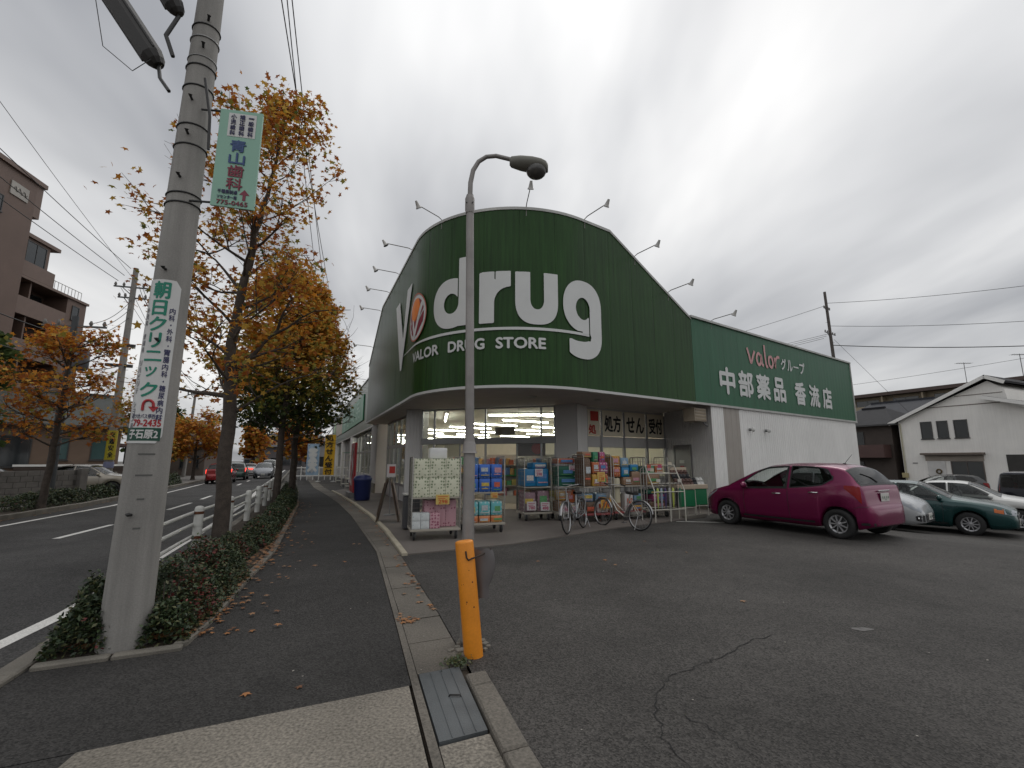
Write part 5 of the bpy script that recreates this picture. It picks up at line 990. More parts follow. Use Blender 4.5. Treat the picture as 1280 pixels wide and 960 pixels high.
for a in (-2.2, -.9): mb = MB(); mb.cyl((bx-.033+.045*math.cos(a), by+.045*math.sin(a), 4.12), (bx-.033+.062*math.cos(a), by+.062*math.sin(a), 4.12), .008, n=6); mb.build('bolt', m_grey, t)
mb = MB(); mb.lathe([(.075, 1.62), (.062, 1.64), (.06, 1.70), (.045, 1.735)], 20, c=(bx, by, 0)); mb.build('sleeve', m_pole, t)
arm = [(bx-.034, by, 4.15), (bx-.03, by, 4.36), (bx-.005, by, 4.50), (bx+.05, by, 4.60), (bx+.13, by, 4.655), (bx+.23, by, 4.665), (bx+.40, by, 4.62)]
mb = MB(); mb.tube(arm, [.026, .025, .024, .023, .022, .022, .022], 12); mb.build('arm', m_pole, t)
hd = thing('x', 'x', 'x'); bpy.data.objects.remove(hd)
m_hood = mat('lamp hood', (.19, .185, .16), .5, .2, var=.12)
P = []; x0 = bx+.38
for i, (x, w_, zt, zb) in enumerate([(-.01, .035, .03, -.04), (.01, .055, .05, -.06), (.10, .085, .06, -.075), (.22, .105, .05, -.085), (.31, .10, .03, -.085), (.36, .075, .0, -.08), (.385, .03, -.04, -.075)]):
    P.append([(x0+x, by+w_*math.cos(a), 4.60-x*.12+(zt+zb)/2*0+(zt if math.sin(a) > 0 else -zb)*math.sin(a)*(1 if math.sin(a) > 0 else 1)) for a in [2*PI*k/16 for k in range(17)]])
mb = MB(); mb.grid(P); mb.add([p for p in P[0][:-1]], [tuple(range(16))]); mb.build('hood', m_hood, t)
mb = MB(); mb.ell((x0+.265, by, 4.495), (.105, .095, .085), 18, 12); mb.build('globe', mat('smoked globe', (.075, .072, .068), .2, var=.05, spec=.5), t)
# broken concrete collar round the post foot
mb = MB()
for k in range(14): a = k*.45; r_ = random.uniform(.09, .17); s_ = random.uniform(.03, .075); mb.box((bx+.04+r_*math.cos(a), by-.12+r_*1.1*math.sin(a), .004), (s_, s_*random.uniform(.6, 1.2), random.uniform(.01, .03)), a*2, .004)
tag(mb.build('rubble', m_kerb), kind='stuff')
# ================================================================ utility poles
m_cpole = streaked('concrete pole', (.25, .24, .225))
m_band = mat('steel band', (.05, .05, .05), .5, .6); m_box = mat('dark cable closure', (.028, .026, .025), .5, var=.1)
def taper_pole(t, base, top, r0, r1, n=28, m=None):
    b, tp = Vector(base), Vector(top); mb = MB(); mb.tube([b+(tp-b)*k/8 for k in range(9)], [r0+(r1-r0)*k/8 for k in range(9)], n); return mb.build('shaft', m or m_cpole, t)
t = thing('utility_pole', 'thick concrete utility pole at the near kerb with clinic sign wrapped round', 'utility pole', (-3.26, 4.18, 0))
pb, pt = Vector((-3.27, 4.18, -.1)), Vector((-3.17, 4.18, 11.5)); taper_pole(t, pb, pt, .182, .060)
def pax(z): return pb+(pt-pb)*((z-pb.z)/(pt.z-pb.z))
def prad(z): return .182+(.060-.182)*((z-pb.z)/(pt.z-pb.z))
for z in (4.10, 4.62, 4.84, 5.28, 5.52, 5.62, 5.85, 6.0, 3.98+.02):
    c = pax(z); r_ = prad(z)+.004; mb = MB(); mb.tube([c+Vector((r_*math.cos(a), r_*math.sin(a), .012*math.sin(a+1))) for a in [2*PI*k/24 for k in range(24)]], .0085 if z != 5.62 else .005, 6, closed=True); mb.build('band', m_band if z not in (5.62, 5.85) else m_alu, t)
for z, a in ((3.3, -1.35), (4.25, -1.3), (4.72, -1.2), (5.1, -1.25), (5.72, -1.0), (6.05, -.9), (2.62, -1.2), (2.28, 2.0), (1.1, -1.3)):
    c = pax(z); r_ = prad(z); n = Vector((math.cos(a), math.sin(a), 0)); mb = MB(); mb.tube([c+n*r_, c+n*(r_+.05), c+n*(r_+.055)+Vector((0, 0, .012))], [.012, .012, .02], 8); mb.build('step_bolt', m_band, t)
# clinic sign: a curved enamel sheet round the pole
sgn = tag(bpy.data.objects.new('wrapped_sign', None), 'white clinic sign sheet with green lettering'); C.objects.link(sgn); sgn.parent = t; sgn.location = -Vector(t.location)
a_c = math.atan2(-4.18, 3.27)    # faces the camera
def pm(x, z, d): c = pax(z); r_ = prad(z)+.006+d; a = a_c+x*.86/prad(z); return (c.x+r_*math.cos(a), c.y+r_*math.sin(a), z)
m_enam = mat('white enamel', (.60, .60, .59), .4, var=.04, dirt=.06); m_dg = mat('clinic green', (.005, .20, .13), .5, var=.03); m_nv = mat('navy ink', (.03, .03, .10), .5, var=0); m_gbk = mat('dark green block', (.004, .06, .035), .5, var=0)
xw = .235; zs0, zs1 = 1.70, 3.20; mb = MB(); XS = [-.30+.385*k/24 for k in range(25)]
def rc_(x, z): return (x, z)
rows = []
for k in range(25):
    z = zs0+(zs1-zs0)*k/24; e = min(z-zs0, zs1-z); cut = 0 if e > .05 else .05-math.sqrt(max(0, .05**2-(.05-e)**2)); rows.append([pm(min(x, .085-cut), z, 0) for x in XS])
mb.grid(rows); mb.build('sheet', m_enam, sgn)
for ch, f0, f1 in (('朝', .015, .12), ('日', .136, .227), ('ク', .24, .326), ('リ', .34, .43), ('ニ', .452, .512), ('ッ', .548, .608), ('ク', .644, .727)):
    h_ = .10 if ch in 'リッ' else .125 if ch == '日' else .15; mb = MB(); put_text(mb, ch, (-.082-h_/2, -.082+h_/2, 3.20-1.5*f1, 3.20-1.5*f0), lambda x, z, d: pm(x, z, .002+d), bold=.035, lim=.025); mb.build('character', m_dg, sgn)
mb = MB()
for k, ch in enumerate('内科・外科・胃腸内科・糖尿病内科'):
    if ch == '・': put_text(mb, ch, (.028, .040, 2.935-k*.0655-.038, 2.935-k*.0655-.022), lambda x, z, d: pm(x, z, .002+d))
    else: put_text(mb, ch, (.010, .058, 2.935-k*.0655-.056, 2.935-k*.0655), lambda x, z, d: pm(x, z, .002+d), bold=.025, lim=.025)
mb.build('specialities', m_nv, sgn)
mb = MB()
for k, ch in enumerate('小児科・皮膚科・リハビリテーション科'):
    if k not in (3, 7, 13): put_text(mb, ch, (-.215, -.18, 2.93-k*.062-.05, 2.93-k*.062), lambda x, z, d: pm(x, z, .002+d), bold=.02, lim=.025)
mb.build('specialities', mat('grey ink', (.2, .2, .22), .5, var=0), sgn)
mb = MB(); put_text(mb, '79-2435', (-.175, .060, 1.848, 1.905), lambda x, z, d: pm(x, z, .002+d), bold=.05, lim=.025); mb.build('phone_number', mat('clinic red', (.36, .015, .02), .5, var=0), sgn); mb = MB()
A = [pm(-.06+.042*math.cos(a), 2.035+.042*math.sin(a), .004) for a in [PI*k/8 for k in range(9)][::-1]]; mb.tube([pm(-.102, 1.985, .004)]+A+[pm(-.018, 2.02, .004)], .011, 6); mb.add([pm(-.058, 2.02, .005), pm(.026, 2.022, .005), pm(-.014, 1.972, .005)], [(0, 1, 2)]); mb.build('arrow', MATS['clinic red'], sgn)
mb = MB(); put_text(mb, '四ツ辻バス停西すぐ', (-.20, .065, 1.915, 1.955), lambda x, z, d: pm(x, z, .002+d), bold=.02, lim=.025); mb.build('directions', m_nv, sgn)
mb = MB(); mb.grid([[pm(-.285+.355*k/12, z, .0015) for k in range(13)] for z in (1.722, 1.835)]); mb.build('block', m_gbk, sgn)
mb = MB(); put_text(mb, '子石原2', (-.205, .045, 1.742, 1.815), lambda x, z, d: pm(x, z, .004+d), bold=.04, lim=.025); mb.build('place_name', m_enam, sgn)
m_smudge = mat('dark lettering stain', (.10, .10, .095), .9, var=.2)
for z, w_ in ((1.60, .07), (1.42, .07), (.98, .03), (1.22, .03)): mb = MB(); mb.grid([[pm(-w_+2*w_*k/8-.02, zz, -.0045) for k in range(9)] for zz in (z, z+.014)]); mb.build('stencil', m_smudge, t)
# cable closures hanging beside the pole top
def closure(p, q, r_, lab):
    o = thing('cable_closure', lab, 'cable closure', p, 0, 'dark cable closures at the pole top'); p, q = Vector(p), Vector(q); mb = MB(); d = q-p; mb.tube([p, p+d*.04, p+d*.10, p+d*.85, p+d*.97, q], [r_*.5, r_*.8, r_, r_, r_*.75, r_*.4], 10, smooth=False); mb.build('shell', m_box, o)
    u = d.cross(Vector((0, 1, 0))).normalized(); mb = MB(); mb.tube([p+d*.1+u*r_, p+d*.9+u*r_], .012, 6); mb.tube([p+d*.1-u*r_*.7+Vector((0, -r_*.7, 0)), p+d*.9-u*r_*.7+Vector((0, -r_*.7, 0))], .010, 6); mb.build('rib', m_band, o)
closure((-3.60, 4.10, 5.52), (-4.20, 3.85, 6.45), .105, 'long dark cable closure farther out beside the pole top'); closure((-3.38, 4.0, 6.02), (-3.75, 3.7, 6.75), .09, 'dark cable closure close to the pole shaft')
def wire(pts, r_, name, label, group=None, sag=0.0, m=None, n=10):
    P = []
    for (a, b) in zip(pts, pts[1:]):
        a, b = Vector(a), Vector(b)
        for k in range(n): f_ = k/n; P.append(a+(b-a)*f_-Vector((0, 0, sag*4*f_*(1-f_))))
    P.append(Vector(pts[-1])); mb = MB(); mb.tube([tuple(p) for p in P], r_, 5); o = mb.build(name, m or m_band); return tag(o, label, 'cable', group)
wire([(-3.60, 4.1, 5.52), (-3.5, 4.02, 5.3), (-3.36, 3.98, 5.12)], .018, 'drop_cable', 'black cable from the outer closure to the pole'); wire([(-3.38, 4.0, 6.0), (-3.44, 3.95, 5.72), (-3.36, 3.97, 5.5)], .02, 'drop_cable', 'black cable from the inner closure down the pole'); wire([(-3.05, 4.02, 5.3), (-2.98, 4.05, 4.9), (-2.97, 4.07, 4.55)], .014, 'drop_cable', 'black cable looping behind the mint dentist sign')
wire([(-4.2, 3.85, 6.4), (-4.0, 3.9, 5.55), (-3.72, 3.95, 5.32), (-3.6, 4.0, 5.5)], .004, 'thin_cable', 'thin loose wire hanging below the outer closure')
# dentist sign on brackets
t = thing('dentist_sign', 'mint green dentist sign plate bracketed to the concrete pole', 'sign', (-2.95, 4.1, 3.95)); SX0, SX1 = -2.905, -2.485
fq = lambda x, z, d: (x, 4.085-d+(x-SX0)*.02, z-(x-SX0)*.13)
m_mintp = mat('mint sign plate', (.26, .46, .36), .5, var=.04); m_blue = mat('sign blue', (.03, .07, .20), .5, var=0); m_maroon = mat('sign maroon', (.20, .02, .045), .5, var=0)
mb = MB(); mb.slab([fq(SX0, 3.98, 0), fq(SX1, 3.98, 0), fq(SX1, 5.02, 0), fq(SX0, 5.02, 0)], (0, 1, 0), .02); pl = mb.build('plate', m_mintp, t)
mb = MB(); mb.slab([fq(SX0+.09, 4.73, .002), fq(SX1-.055, 4.73, .002), fq(SX1-.055, 4.985, .002), fq(SX0+.09, 4.985, .002)], (0, -1, 0), .001); mb.build('white_field', m_enam, pl)
mb = MB()
for c_, tx in enumerate(('小児歯科', '矯正歯科', '一般歯科')):
    for k, ch in enumerate(tx): x0 = SX0+.115+c_*.088; z1 = 4.97-k*.059; put_text(mb, ch, (x0, x0+.052, z1-(.05 if ch != '一' else .012)-(.02 if ch == '一' else 0), z1-(.02 if ch == '一' else 0)), lambda x, z, d: fq(x, z, .005+d), bold=.03)
mb.build('small_characters', m_nv, pl)
for k, ch in enumerate('青山歯科'): mb = MB(); z1 = 4.69-k*.135; put_text(mb, ch, (SX0+.135, SX0+.29, z1-.122, z1), lambda x, z, d: fq(x, z, .003+d), bold=.03); mb.build('character', m_blue if k < 2 else m_maroon, pl)
mb = MB(); put_text(mb, '775-0465', (SX0+.06, SX1-.06, 4.0, 4.045), lambda x, z, d: fq(x, z, .003+d), bold=.03); mb.build('phone_number', m_maroon, pl); mb = MB()
mb.add([fq(SX1-.115, 4.06, .004), fq(SX1-.085, 4.06, .004), fq(SX1-.085, 4.12, .004), fq(SX1-.05, 4.12, .004), fq(SX1-.10, 4.175, .004), fq(SX1-.15, 4.12, .004), fq(SX1-.115, 4.12, .004)], [tuple(range(7))]); mb.build('arrow', m_maroon, pl)
mb = MB(); put_text(mb, '千種豊前通', (SX0+.06, SX0+.25, 4.115, 4.155), lambda x, z, d: fq(x, z, .003+d), bold=.02); put_text(mb, 'ソセンター南', (SX0+.06, SX0+.25, 4.06, 4.098), lambda x, z, d: fq(x, z, .003+d), bold=.02); mb.build('small_characters', m_nv, pl)
for z in (4.99, 4.0): mb = MB(); c = pax(z+.02); mb.tube([(c.x+.12, c.y-.08, z+.03), (SX0+.0, 4.10, z+.012), (SX1, 4.105, z-.045)], .011, 6); mb.build('bracket', m_band, t)
# far poles
m_xarm = mat('crossarm steel', (.10, .10, .10), .5, .5); m_ins = mat('insulator', (.16, .15, .14), .4)
def upole(label, base, H_, r0, lean=(0, 0), arms=(), extras=None, m=None):
    t = thing('utility_pole', label, 'utility pole', base); b = Vector(base); tp = b+Vector((lean[0], lean[1], H_)); taper_pole(t, b, tp, r0, r0*.6, 14, m)
    for z, L_, ang in arms:
        c = b+(tp-b)*(z/H_); d = Vector((math.cos(ang), math.sin(ang), 0)); mb = MB(); mb.bar(c-d*L_/2, c+d*L_/2, .07, .07); mb.bar(c-d*L_*.3, c-Vector((0, 0, .5)), .04, .04); a = mb.build('crossarm', m_xarm, t)
        for k in (-.46, -.25, .25, .46): mb = MB(); p = c+d*L_*k; mb.tube([p+Vector((0, 0, .03)), p+Vector((0, 0, .12)), p+Vector((0, 0, .24))], [.03, .07, .03], 8); mb.build('insulator', m_ins, a)
    for k in range(8): z = 1.8+k*(H_-3)/8; c = b+(tp-b)*(z/H_); mb = MB(); mb.cyl(c, c+Vector(((-1)**k*(r0+.12), 0, 0)), .012, n=5); mb.build('step_bolt', m_band, t)
    return t, b, tp
t, b, tp = upole('distant concrete pole with yellow sign band across the road', (-20.7, 24.0, 0), 12.0, .20, (0, 0), [(10.9, 1.8, .3), (10.3, 1.3, .3)])
mb = MB(); mb.tube([b+Vector((0, 0, 1.6)), b+Vector((0, 0, 3.1))], .215, 18, cap=False); s_ = mb.build('yellow_band', mat('yellow sign band', (.45, .38, .03), .5), t); mb = MB()
for k, ch in enumerate('交通安全'): put_text(mb, ch, (-.1, .1, 2.75-k*.34, 3.02-k*.34), lambda x, z, d: (b.x+.222*math.sin(x/.21+.7), b.y-.222*math.cos(x/.21+.7)-d, z), bold=.04)
mb.build('characters', m_ink, s_)
mb = MB(); mb.tube([b+Vector((0, 0, 1.2)), b+Vector((0, 0, 1.5))], .214, 18, cap=False); mb.build('blue_band', mat('pale blue band', (.22, .24, .38), .5), t)
for z in (6.6, 7.7): mb = MB(); mb.bar(b+Vector((-.9, 0, z)), b+Vector((.5, 0, z-.1)), .14, .16); mb.build('cable_box', m_box, t)
t, b, tp = upole('stout dark post with transformer beside the parked cars across the road', (-17.3, 17.6, 0), 7.2, .17, (0, 0), [(6.8, 2.2, .2), (6.2, 1.6, .2)], m=mat('dark steel post', (.055, .06, .065), .6, .2, var=.15))
mb = MB(); mb.tube([b+Vector((.55, -.1, 5.0)), b+Vector((.55, -.1, 5.1)), b+Vector((.55, -.1, 5.75)), b+Vector((.55, -.1, 5.85))], [.2, .26, .26, .2], 16); mb.build('transformer', mat('transformer grey', (.09, .10, .115), .5), t)
mb = MB(); mb.tube([b+Vector((.35, -.1, 4.2)), b+Vector((.45, -.15, 4.55)), b+Vector((.2, -.15, 4.65)), b+Vector((.25, -.12, 4.25))], .03, 6); mb.build('cable_coil', m_box, t)
upole('slim grey pole behind the bus shelter across the road', (-31.5, 45.0, 0), 8.6, .17, (.3, 0), [(8.0, 1.4, .2)])
upole('leaning pole with crossarm rising behind the right end of shop', (32.4, 45.0, -.8), 19.4, .20, (-.4, 0), [(15.0, 2.4, .6), (17.6, 1.4, .6)], m=mat('weathered brown pole', (.09, .078, .07), .8, var=.2))
upole('distant thin pole beyond the second street tree', (-36, 66, 0), 11.0, .16, (0, 0), [(10.2, 1.6, .2)])
upole('far slim pole at the end of the road', (-38, 92, 0), 11.5, .17, (0, 0), [(10.6, 1.6, .2)])
# overhead wires
W1 = [(-20.9, 24.0, 11.9), (-20.5, 23.9, 11.1), (-21.2, 24.1, 11.0)]
for k, (x, y, z, x2, y2, z2) in enumerate([(-21.0, 24, 12.0, -11.5, -4, 14.0), (-21.3, 24, 11.6, -12.5, -4, 13.3), (-21.6, 24, 11.3, -13.3, -4, 12.6), (-20.6, 24.0, 11.2, -8.2, -4, 14.8)]):
    wire([(x, y, z), (x2, y2, z2)], .016 if k < 3 else .009, 'overhead_wire', ['top wire', 'second wire', 'third wire', 'faint upper wire'][k]+' running from the distant road pole over the flats', 'wires over the road', .5, n=24)
for k, (x, z) in enumerate(((-20.9, 10.9), (-20.2, 10.85), (-21.4, 10.9))): wire([(x, 24, z), (-31.5+.4*k, 45, 8.3)], .012, 'overhead_wire', ['left', 'middle', 'right'][k]+' wire sagging between distant pole and slim grey pole', 'wires over the road', .6, n=14)
for k in range(3): wire([(-17.3+.3*k, 17.6, 6.3+.3*k), (-20.7, 24, 9.2+.5*k)], .014, 'overhead_wire', ['lower', 'middle', 'upper'][k]+' wire between transformer post and distant pole', 'wires over the road', .3, n=12)
for k, (z, e) in enumerate(((6.6, 0), (7.6, .3))): wire([(-20.7, 24, z), (-17.3, 17.6, z-1.3), (-15.6, 8.0, z-.6)], .02, 'telephone_cable', ['lower', 'upper'][k]+' thick telephone cable beside the flats', 'wires over the road', .25, n=14)
for k, (x, y) in enumerate(((-3.1, 4.3), (-3.0, 4.25), (-3.25, 4.3))): wire([(x, y, 10.4-.25*k), (-12.0+k*.5, 28.0, 10.3-.3*k), (-22, 52, 9.6)], .011, 'overhead_wire', ['first', 'second', 'third'][k]+' wire running above the pavement trees from the near pole', 'wires along the pavement', .35, n=22)
PR = Vector((32.1, 45, 17.2))
for k, (dz, x2, y2, z2, lab) in enumerate([(.2, 60, 30, 17.6, 'upper'), (-2.2, 62, 34, 14.6, 'middle'), (-4.2, 62, 33, 11.8, 'lower')]): wire([tuple(PR+Vector((0, 0, dz))), (x2, y2, z2)], .04 if k == 2 else .022, 'overhead_wire', lab+' wire crossing the sky from the pole behind the shop to the right', 'wires over the houses', .9, n=24)
for k in range(3): wire([(32.0-.3*k, 45, 14.2-.25*k), (2, 62, 11.0-.4*k)], .018, 'overhead_wire', ['top', 'middle', 'bottom'][k]+' wire dropping behind the side sign from the leaning pole', 'wires over the houses', .6, n=18)
wire([tuple(PR), (8, 60, 13.0)], .02, 'overhead_wire', 'long wire rising behind shop roof to the leaning pole', 'wires over the houses', .6, n=18); wire([(32.4, 45, 13.6), (38, 42, 4.0)], .014, 'stay_wire', 'steep stay wire beside the leaning pole')
wire([(33.5, 46, 9.0), (60, 30, 13.2)], .015, 'overhead_wire', 'faint wire rising over the white house roof', 'wires over the houses', .4, n=18)
# ================================================================ guard rail
m_rail = mat('white guard rail paint', (.50, .50, .47), .5, var=.12, vs=3, dirt=.2)
t = thing('guard_rail', 'white three rail pipe guard rail along the kerb beside hedge', 'guard rail', st(9.3, -1.45, 0))
T_rail = [(3, -1.75), (6.2, -1.62), (9.3, -1.50), (13.6, -1.13), (16.3, -1.03), (18.7, -.95), (24, -.9)]
PA = [7.35, 9.6, 11.9, 14.1, 16.3, 18.5, 20.7, 22.9]
for a in PA:
    x, y, _ = st(a, lerp(a, T_rail)); mb = MB(); mb.tube([(x, y, -.1), (x, y, .74), (x, y, .775), (x, y, .79)], [.07, .07, .062, .03], 18); p = mb.build('post', m_rail, t)
    for z in (.28, .48, .68): mb = MB(); mb.tube([(x, y, z-.022), (x, y, z+.022)], .0755, 14, cap=False); mb.build('clamp', m_rust if random.random() < .25 else m_rail, p)
for z in (.28, .48, .68):
    mb = MB(); mb.tube([st(a, lerp(a, T_rail)-.085, z) for a in samp(6.6, 24, 36)]+([st(24.3, -.85, z-.02), st(24.45, -.7, z-.15)] if z > .6 else []), .027, 10); mb.build('rail', m_rail, t)
# ================================================================ trees
m_bark = mat('grey brown bark', (.060, .047, .038), .9, var=.35, vs=9, bump=.8, bs=40, fine=.25, fs=50)
LV = [mat('leaf rust', (.34, .11, .028), .6, var=.2), mat('leaf orange', (.52, .215, .03), .6, var=.2), mat('leaf amber', (.55, .34, .065), .6, var=.2), mat('leaf olive', (.27, .24, .05), .6, var=.2), mat('leaf green', (.085, .115, .032), .6, var=.25), mat('leaf dark green', (.045, .070, .022), .6, var=.25)]
for m in LV: m.node_tree.nodes['Principled BSDF'].inputs['Specular IOR Level'].default_value = .25
for m in LV:                                   # thin leaves let some light through
    nt_ = m.node_tree; pr = nt_.nodes['Principled BSDF']; pr.inputs['Transmission Weight'].default_value = 0.0
    ou = nt_.nodes['Material Output']; tl = nt_.nodes.new('ShaderNodeBsdfTranslucent'); ms = nt_.nodes.new('ShaderNodeMixShader'); ms.inputs[0].default_value = .42
    src = pr.inputs['Base Color'].links[0].from_socket; nt_.links.new(src, tl.inputs[0]); nt_.links.new(pr.outputs[0], ms.inputs[1]); nt_.links.new(tl.outputs[0], ms.inputs[2]); nt_.links.new(ms.outputs[0], ou.inputs[0])
def grow(mb, p, d, L_, r_, depth, tips, spread=.7, upb=.25, segs=4, ends=None):
    pts = [Vector(p)]; dd = Vector(d).normalized(); rr = [r_]
    for k in range(segs):
        dd = (dd+Vector((random.gauss(0, .16), random.gauss(0, .16), random.gauss(0, .12)+upb*.18))).normalized(); pts.append(pts[-1]+dd*L_/segs); rr.append(max(.003, r_*(1-.7*(k+1)/segs)))
    mb.tube([tuple(q) for q in pts], rr, 6 if r_ > .015 else 4, cap=False)
    if depth == 0:
        for k in range(1, segs+1): tips.append((pts[k], L_))
        return
    for k in range(3 if depth > 1 else 4):
        f_ = random.uniform(.3, 1.0); i = min(segs-1, int(f_*segs)); q = pts[i]+(pts[i+1]-pts[i])*(f_*segs-i)
        ax = Vector((random.gauss(0, 1), random.gauss(0, 1), random.gauss(0, .6)+upb)); nd = (dd+ax*spread).normalized(); grow(mb, q, nd, L_*random.uniform(.5, .75), r_*.5, depth-1, tips, spread, upb, max(2, segs-1))
    tips.append((pts[-1], L_*.5))
def tree(label, trunk, radii, limbs, nleaf, lsize, prob, depth=2, jit=.16, group='trees along the near pavement', shape='maple', mats=None, keep=None):
    t = thing('street_tree', label, 'tree', trunk[0], 0, group); mb = MB(); P = []; Rr = []
    for i in range(len(trunk)-1):
        for k in range(4): f_ = k/4; P.append(Vector(trunk[i]).lerp(Vector(trunk[i+1]), f_)+Vector((random.gauss(0, .012), random.gauss(0, .012), 0))); Rr.append(radii[i]+(radii[i+1]-radii[i])*f_)
    P.append(Vector(trunk[-1])); Rr.append(radii[-1]); mb.tube([tuple(p) for p in P], Rr, 14, cap=False)
    mb.lathe([(radii[0]*1.5, -.05), (radii[0]*1.25, .05), (radii[0]*1.03, .22)], 14, c=trunk[0]); mb.build('trunk', m_bark, t)
    lb = MB(); tips = []
    for (z, d, L_, r_) in limbs:
        j = min(range(len(P)), key=lambda q: abs(P[q].z-z)); grow(lb, P[j], d, L_, r_, depth, tips)
    lb.build('branches', m_bark, t)
    w_ = np.array([1.0 for _ in tips]); idx = rng.integers(0, len(tips), nleaf); c = np.array([tuple(tips[i][0]) for i in idx])+rng.normal(0, jit, (nleaf, 3))*np.array([1, 1, .8])
    if keep is not None: c = c[keep(c)]
    o = leafcloud('crown', c, lsize, mats or LV, prob, shape, t); tag(o, kind='stuff'); return t
def pr1(c):
    z = c[:, 2]; u = rng.random(len(c)); out_ = np.where(u < .30, 0, np.where(u < .60, 1, np.where(u < .84, 2, np.where(u < .96, 3, 4)))); return out_
rl_ = []
for k in range(26):
    z = 2.5+k*.235; a = k*2.4; L_ = (1.25 if z < 6.6 else 1.25-(z-6.6)*.36)*random.uniform(.8, 1.15)*(.95 if math.cos(a) > .2 else 1); rl_.append((z, (math.cos(a), math.sin(a), .55), max(.4, L_), .030 if z < 6 else .018))
rl_ += [(2.75, (-1, -.1, .22), 1.3, .05), (3.0, (.75, .3, 1.0), 1.3, .06), (4.6, (-.8, .2, .9), 1.5, .04)]
tree('tall sparse orange maple nearest the big pole, trunk in front of road', [(-5.07, 8.31, 0), (-5.09, 8.3, 1.4), (-5.12, 8.3, 2.7), (-5.22, 8.3, 3.7), (-5.10, 8.35, 5.0), (-4.98, 8.4, 6.2), (-4.82, 8.5, 7.4), (-4.66, 8.6, 9.0)], [.135, .118, .11, .09, .07, .05, .03, .011], rl_, 6000, .118, pr1, 2, .15, keep=lambda c: (c[:, 0]-(-5.1+np.clip(c[:, 2]-4, 0, 9)*.08) > -np.interp(c[:, 2], [0, 5, 6.6, 9.3], [1.5, 1.9, 2.0, .9])) & (c[:, 0]-(-5.1+np.clip(c[:, 2]-4, 0, 9)*.08) < np.interp(c[:, 2], [0, 3, 6, 9.3], [1.3, 1.85, 1.75, .75])))
def pr2(c):
    z = c[:, 2]; u = rng.random(len(c))+np.clip((z-4.1)/2.6, -.6, .62); return np.where(u < .10, 5, np.where(u < .38, 4, np.where(u < .74, 3, np.where(u < 1.08, 2, np.where(u < 1.45, 1, 0)))))
def limbs2(z0, z1, n, L0): return [(z0+(z1-z0)*k/n, (math.cos(k*2.4), math.sin(k*2.4), .35), L0*(1.0 if k < n*.6 else 1.0-.6*(k-n*.6)/(n*.4))*random.uniform(.8, 1.1), .035) for k in range(n)]
tree('dense second street tree, orange above and green below', [(-8.28, 16.64, 0), (-8.3, 16.64, 2.2), (-8.2, 16.65, 4.2), (-8.1, 16.7, 6.4), (-8.05, 16.7, 8.2)], [.125, .11, .085, .05, .015], limbs2(2.2, 7.9, 34, 1.85), 15500, .19, pr2, 2, .24, keep=lambda c: c[:, 0] < np.interp(c[:, 2], [1.5, 3, 5.5, 8.6], [-7.0, -6.4, -6.3, -7.3]))
tree('dense third street tree half hidden behind the second', [(-9.15, 19.6, 0), (-9.15, 19.6, 2.2), (-9.0, 19.6, 4.2), (-8.9, 19.6, 7.6)], [.14, .12, .09, .015], limbs2(2.2, 7.2, 30, 2.0), 13000, .20, lambda c: pr2(c-np.array([0, 0, .6])), 2, .22, keep=lambda c: c[:, 0] < np.interp(c[:, 2], [1.5, 3, 5.5, 8.6], [-8.2, -7.5, -7.4, -8.2]))
def pr3(c): return rng.choice(6, len(c), p=[.34, .42, .16, .06, .02, 0])
tree('orange tree in front of the brown flats across the road', [(-15.3, 15.4, 0), (-15.1, 15.3, 1.6), (-14.95, 15.2, 3.2), (-14.9, 15.2, 6.0)], [.11, .095, .07, .015], limbs2(1.9, 5.8, 26, 1.15), 3600, .16, pr3, 2, .2, 'trees across the road')
tree('thin amber tree behind the concrete pole across the road', [(-18.4, 23.2, 0), (-18.4, 23.2, 2.0), (-18.3, 23.2, 5.8)], [.10, .08, .015], limbs2(1.6, 5.6, 18, 1.1), 1900, .18, lambda c: rng.choice(6, len(c), p=[.12, .3, .35, .2, .03, 0]), 2, .2, 'trees across the road')
tree('rounded bright orange tree beside the red car', [(-26.5, 39, 0), (-26.5, 39, 1.6), (-26.4, 39, 4.8)], [.14, .11, .02], limbs2(1.3, 4.6, 22, 1.7), 3800, .30, pr3, 2, .3, 'trees across the road')
tree('narrow red orange tree far along the road', [(-36.5, 66, 0), (-36.5, 66, 2), (-36.5, 66, 6.5)], [.15, .12, .02], limbs2(1.2, 6.2, 18, 1.3), 1700, .45, pr3, 2, .35, 'trees across the road', 'clump')
tree('dark conifer like tree at left edge before the flats', [(-23.0, 18.6, 0), (-23.0, 18.6, 3), (-22.9, 18.6, 7.2)], [.2, .16, .03], limbs2(2.0, 6.8, 24, 1.2), 4200, .26, lambda c: rng.choice(6, len(c), p=[0, 0, 0, .04, .36, .6]), 2, .25, 'trees across the road', 'clump')
tree('dark evergreen behind the slim grey pole', [(-33.5, 44, 0), (-33.5, 44, 2.5), (-33.4, 44, 6.8)], [.2, .15, .03], limbs2(1.0, 6.2, 22, 1.7), 2600, .36, lambda c: rng.choice(6, len(c), p=[0, 0, 0, .02, .3, .68]), 2, .3, 'trees across the road', 'clump')
tree('amber tree at far right end of the pavement', [(-18.5, 40.0, 0), (-18.5, 40, 1.6), (-18.4, 40, 5.0)], [.13, .1, .02], limbs2(1.5, 4.8, 18, 1.4), 1800, .30, pr3, 2, .3, 'trees along the near pavement', 'clump')
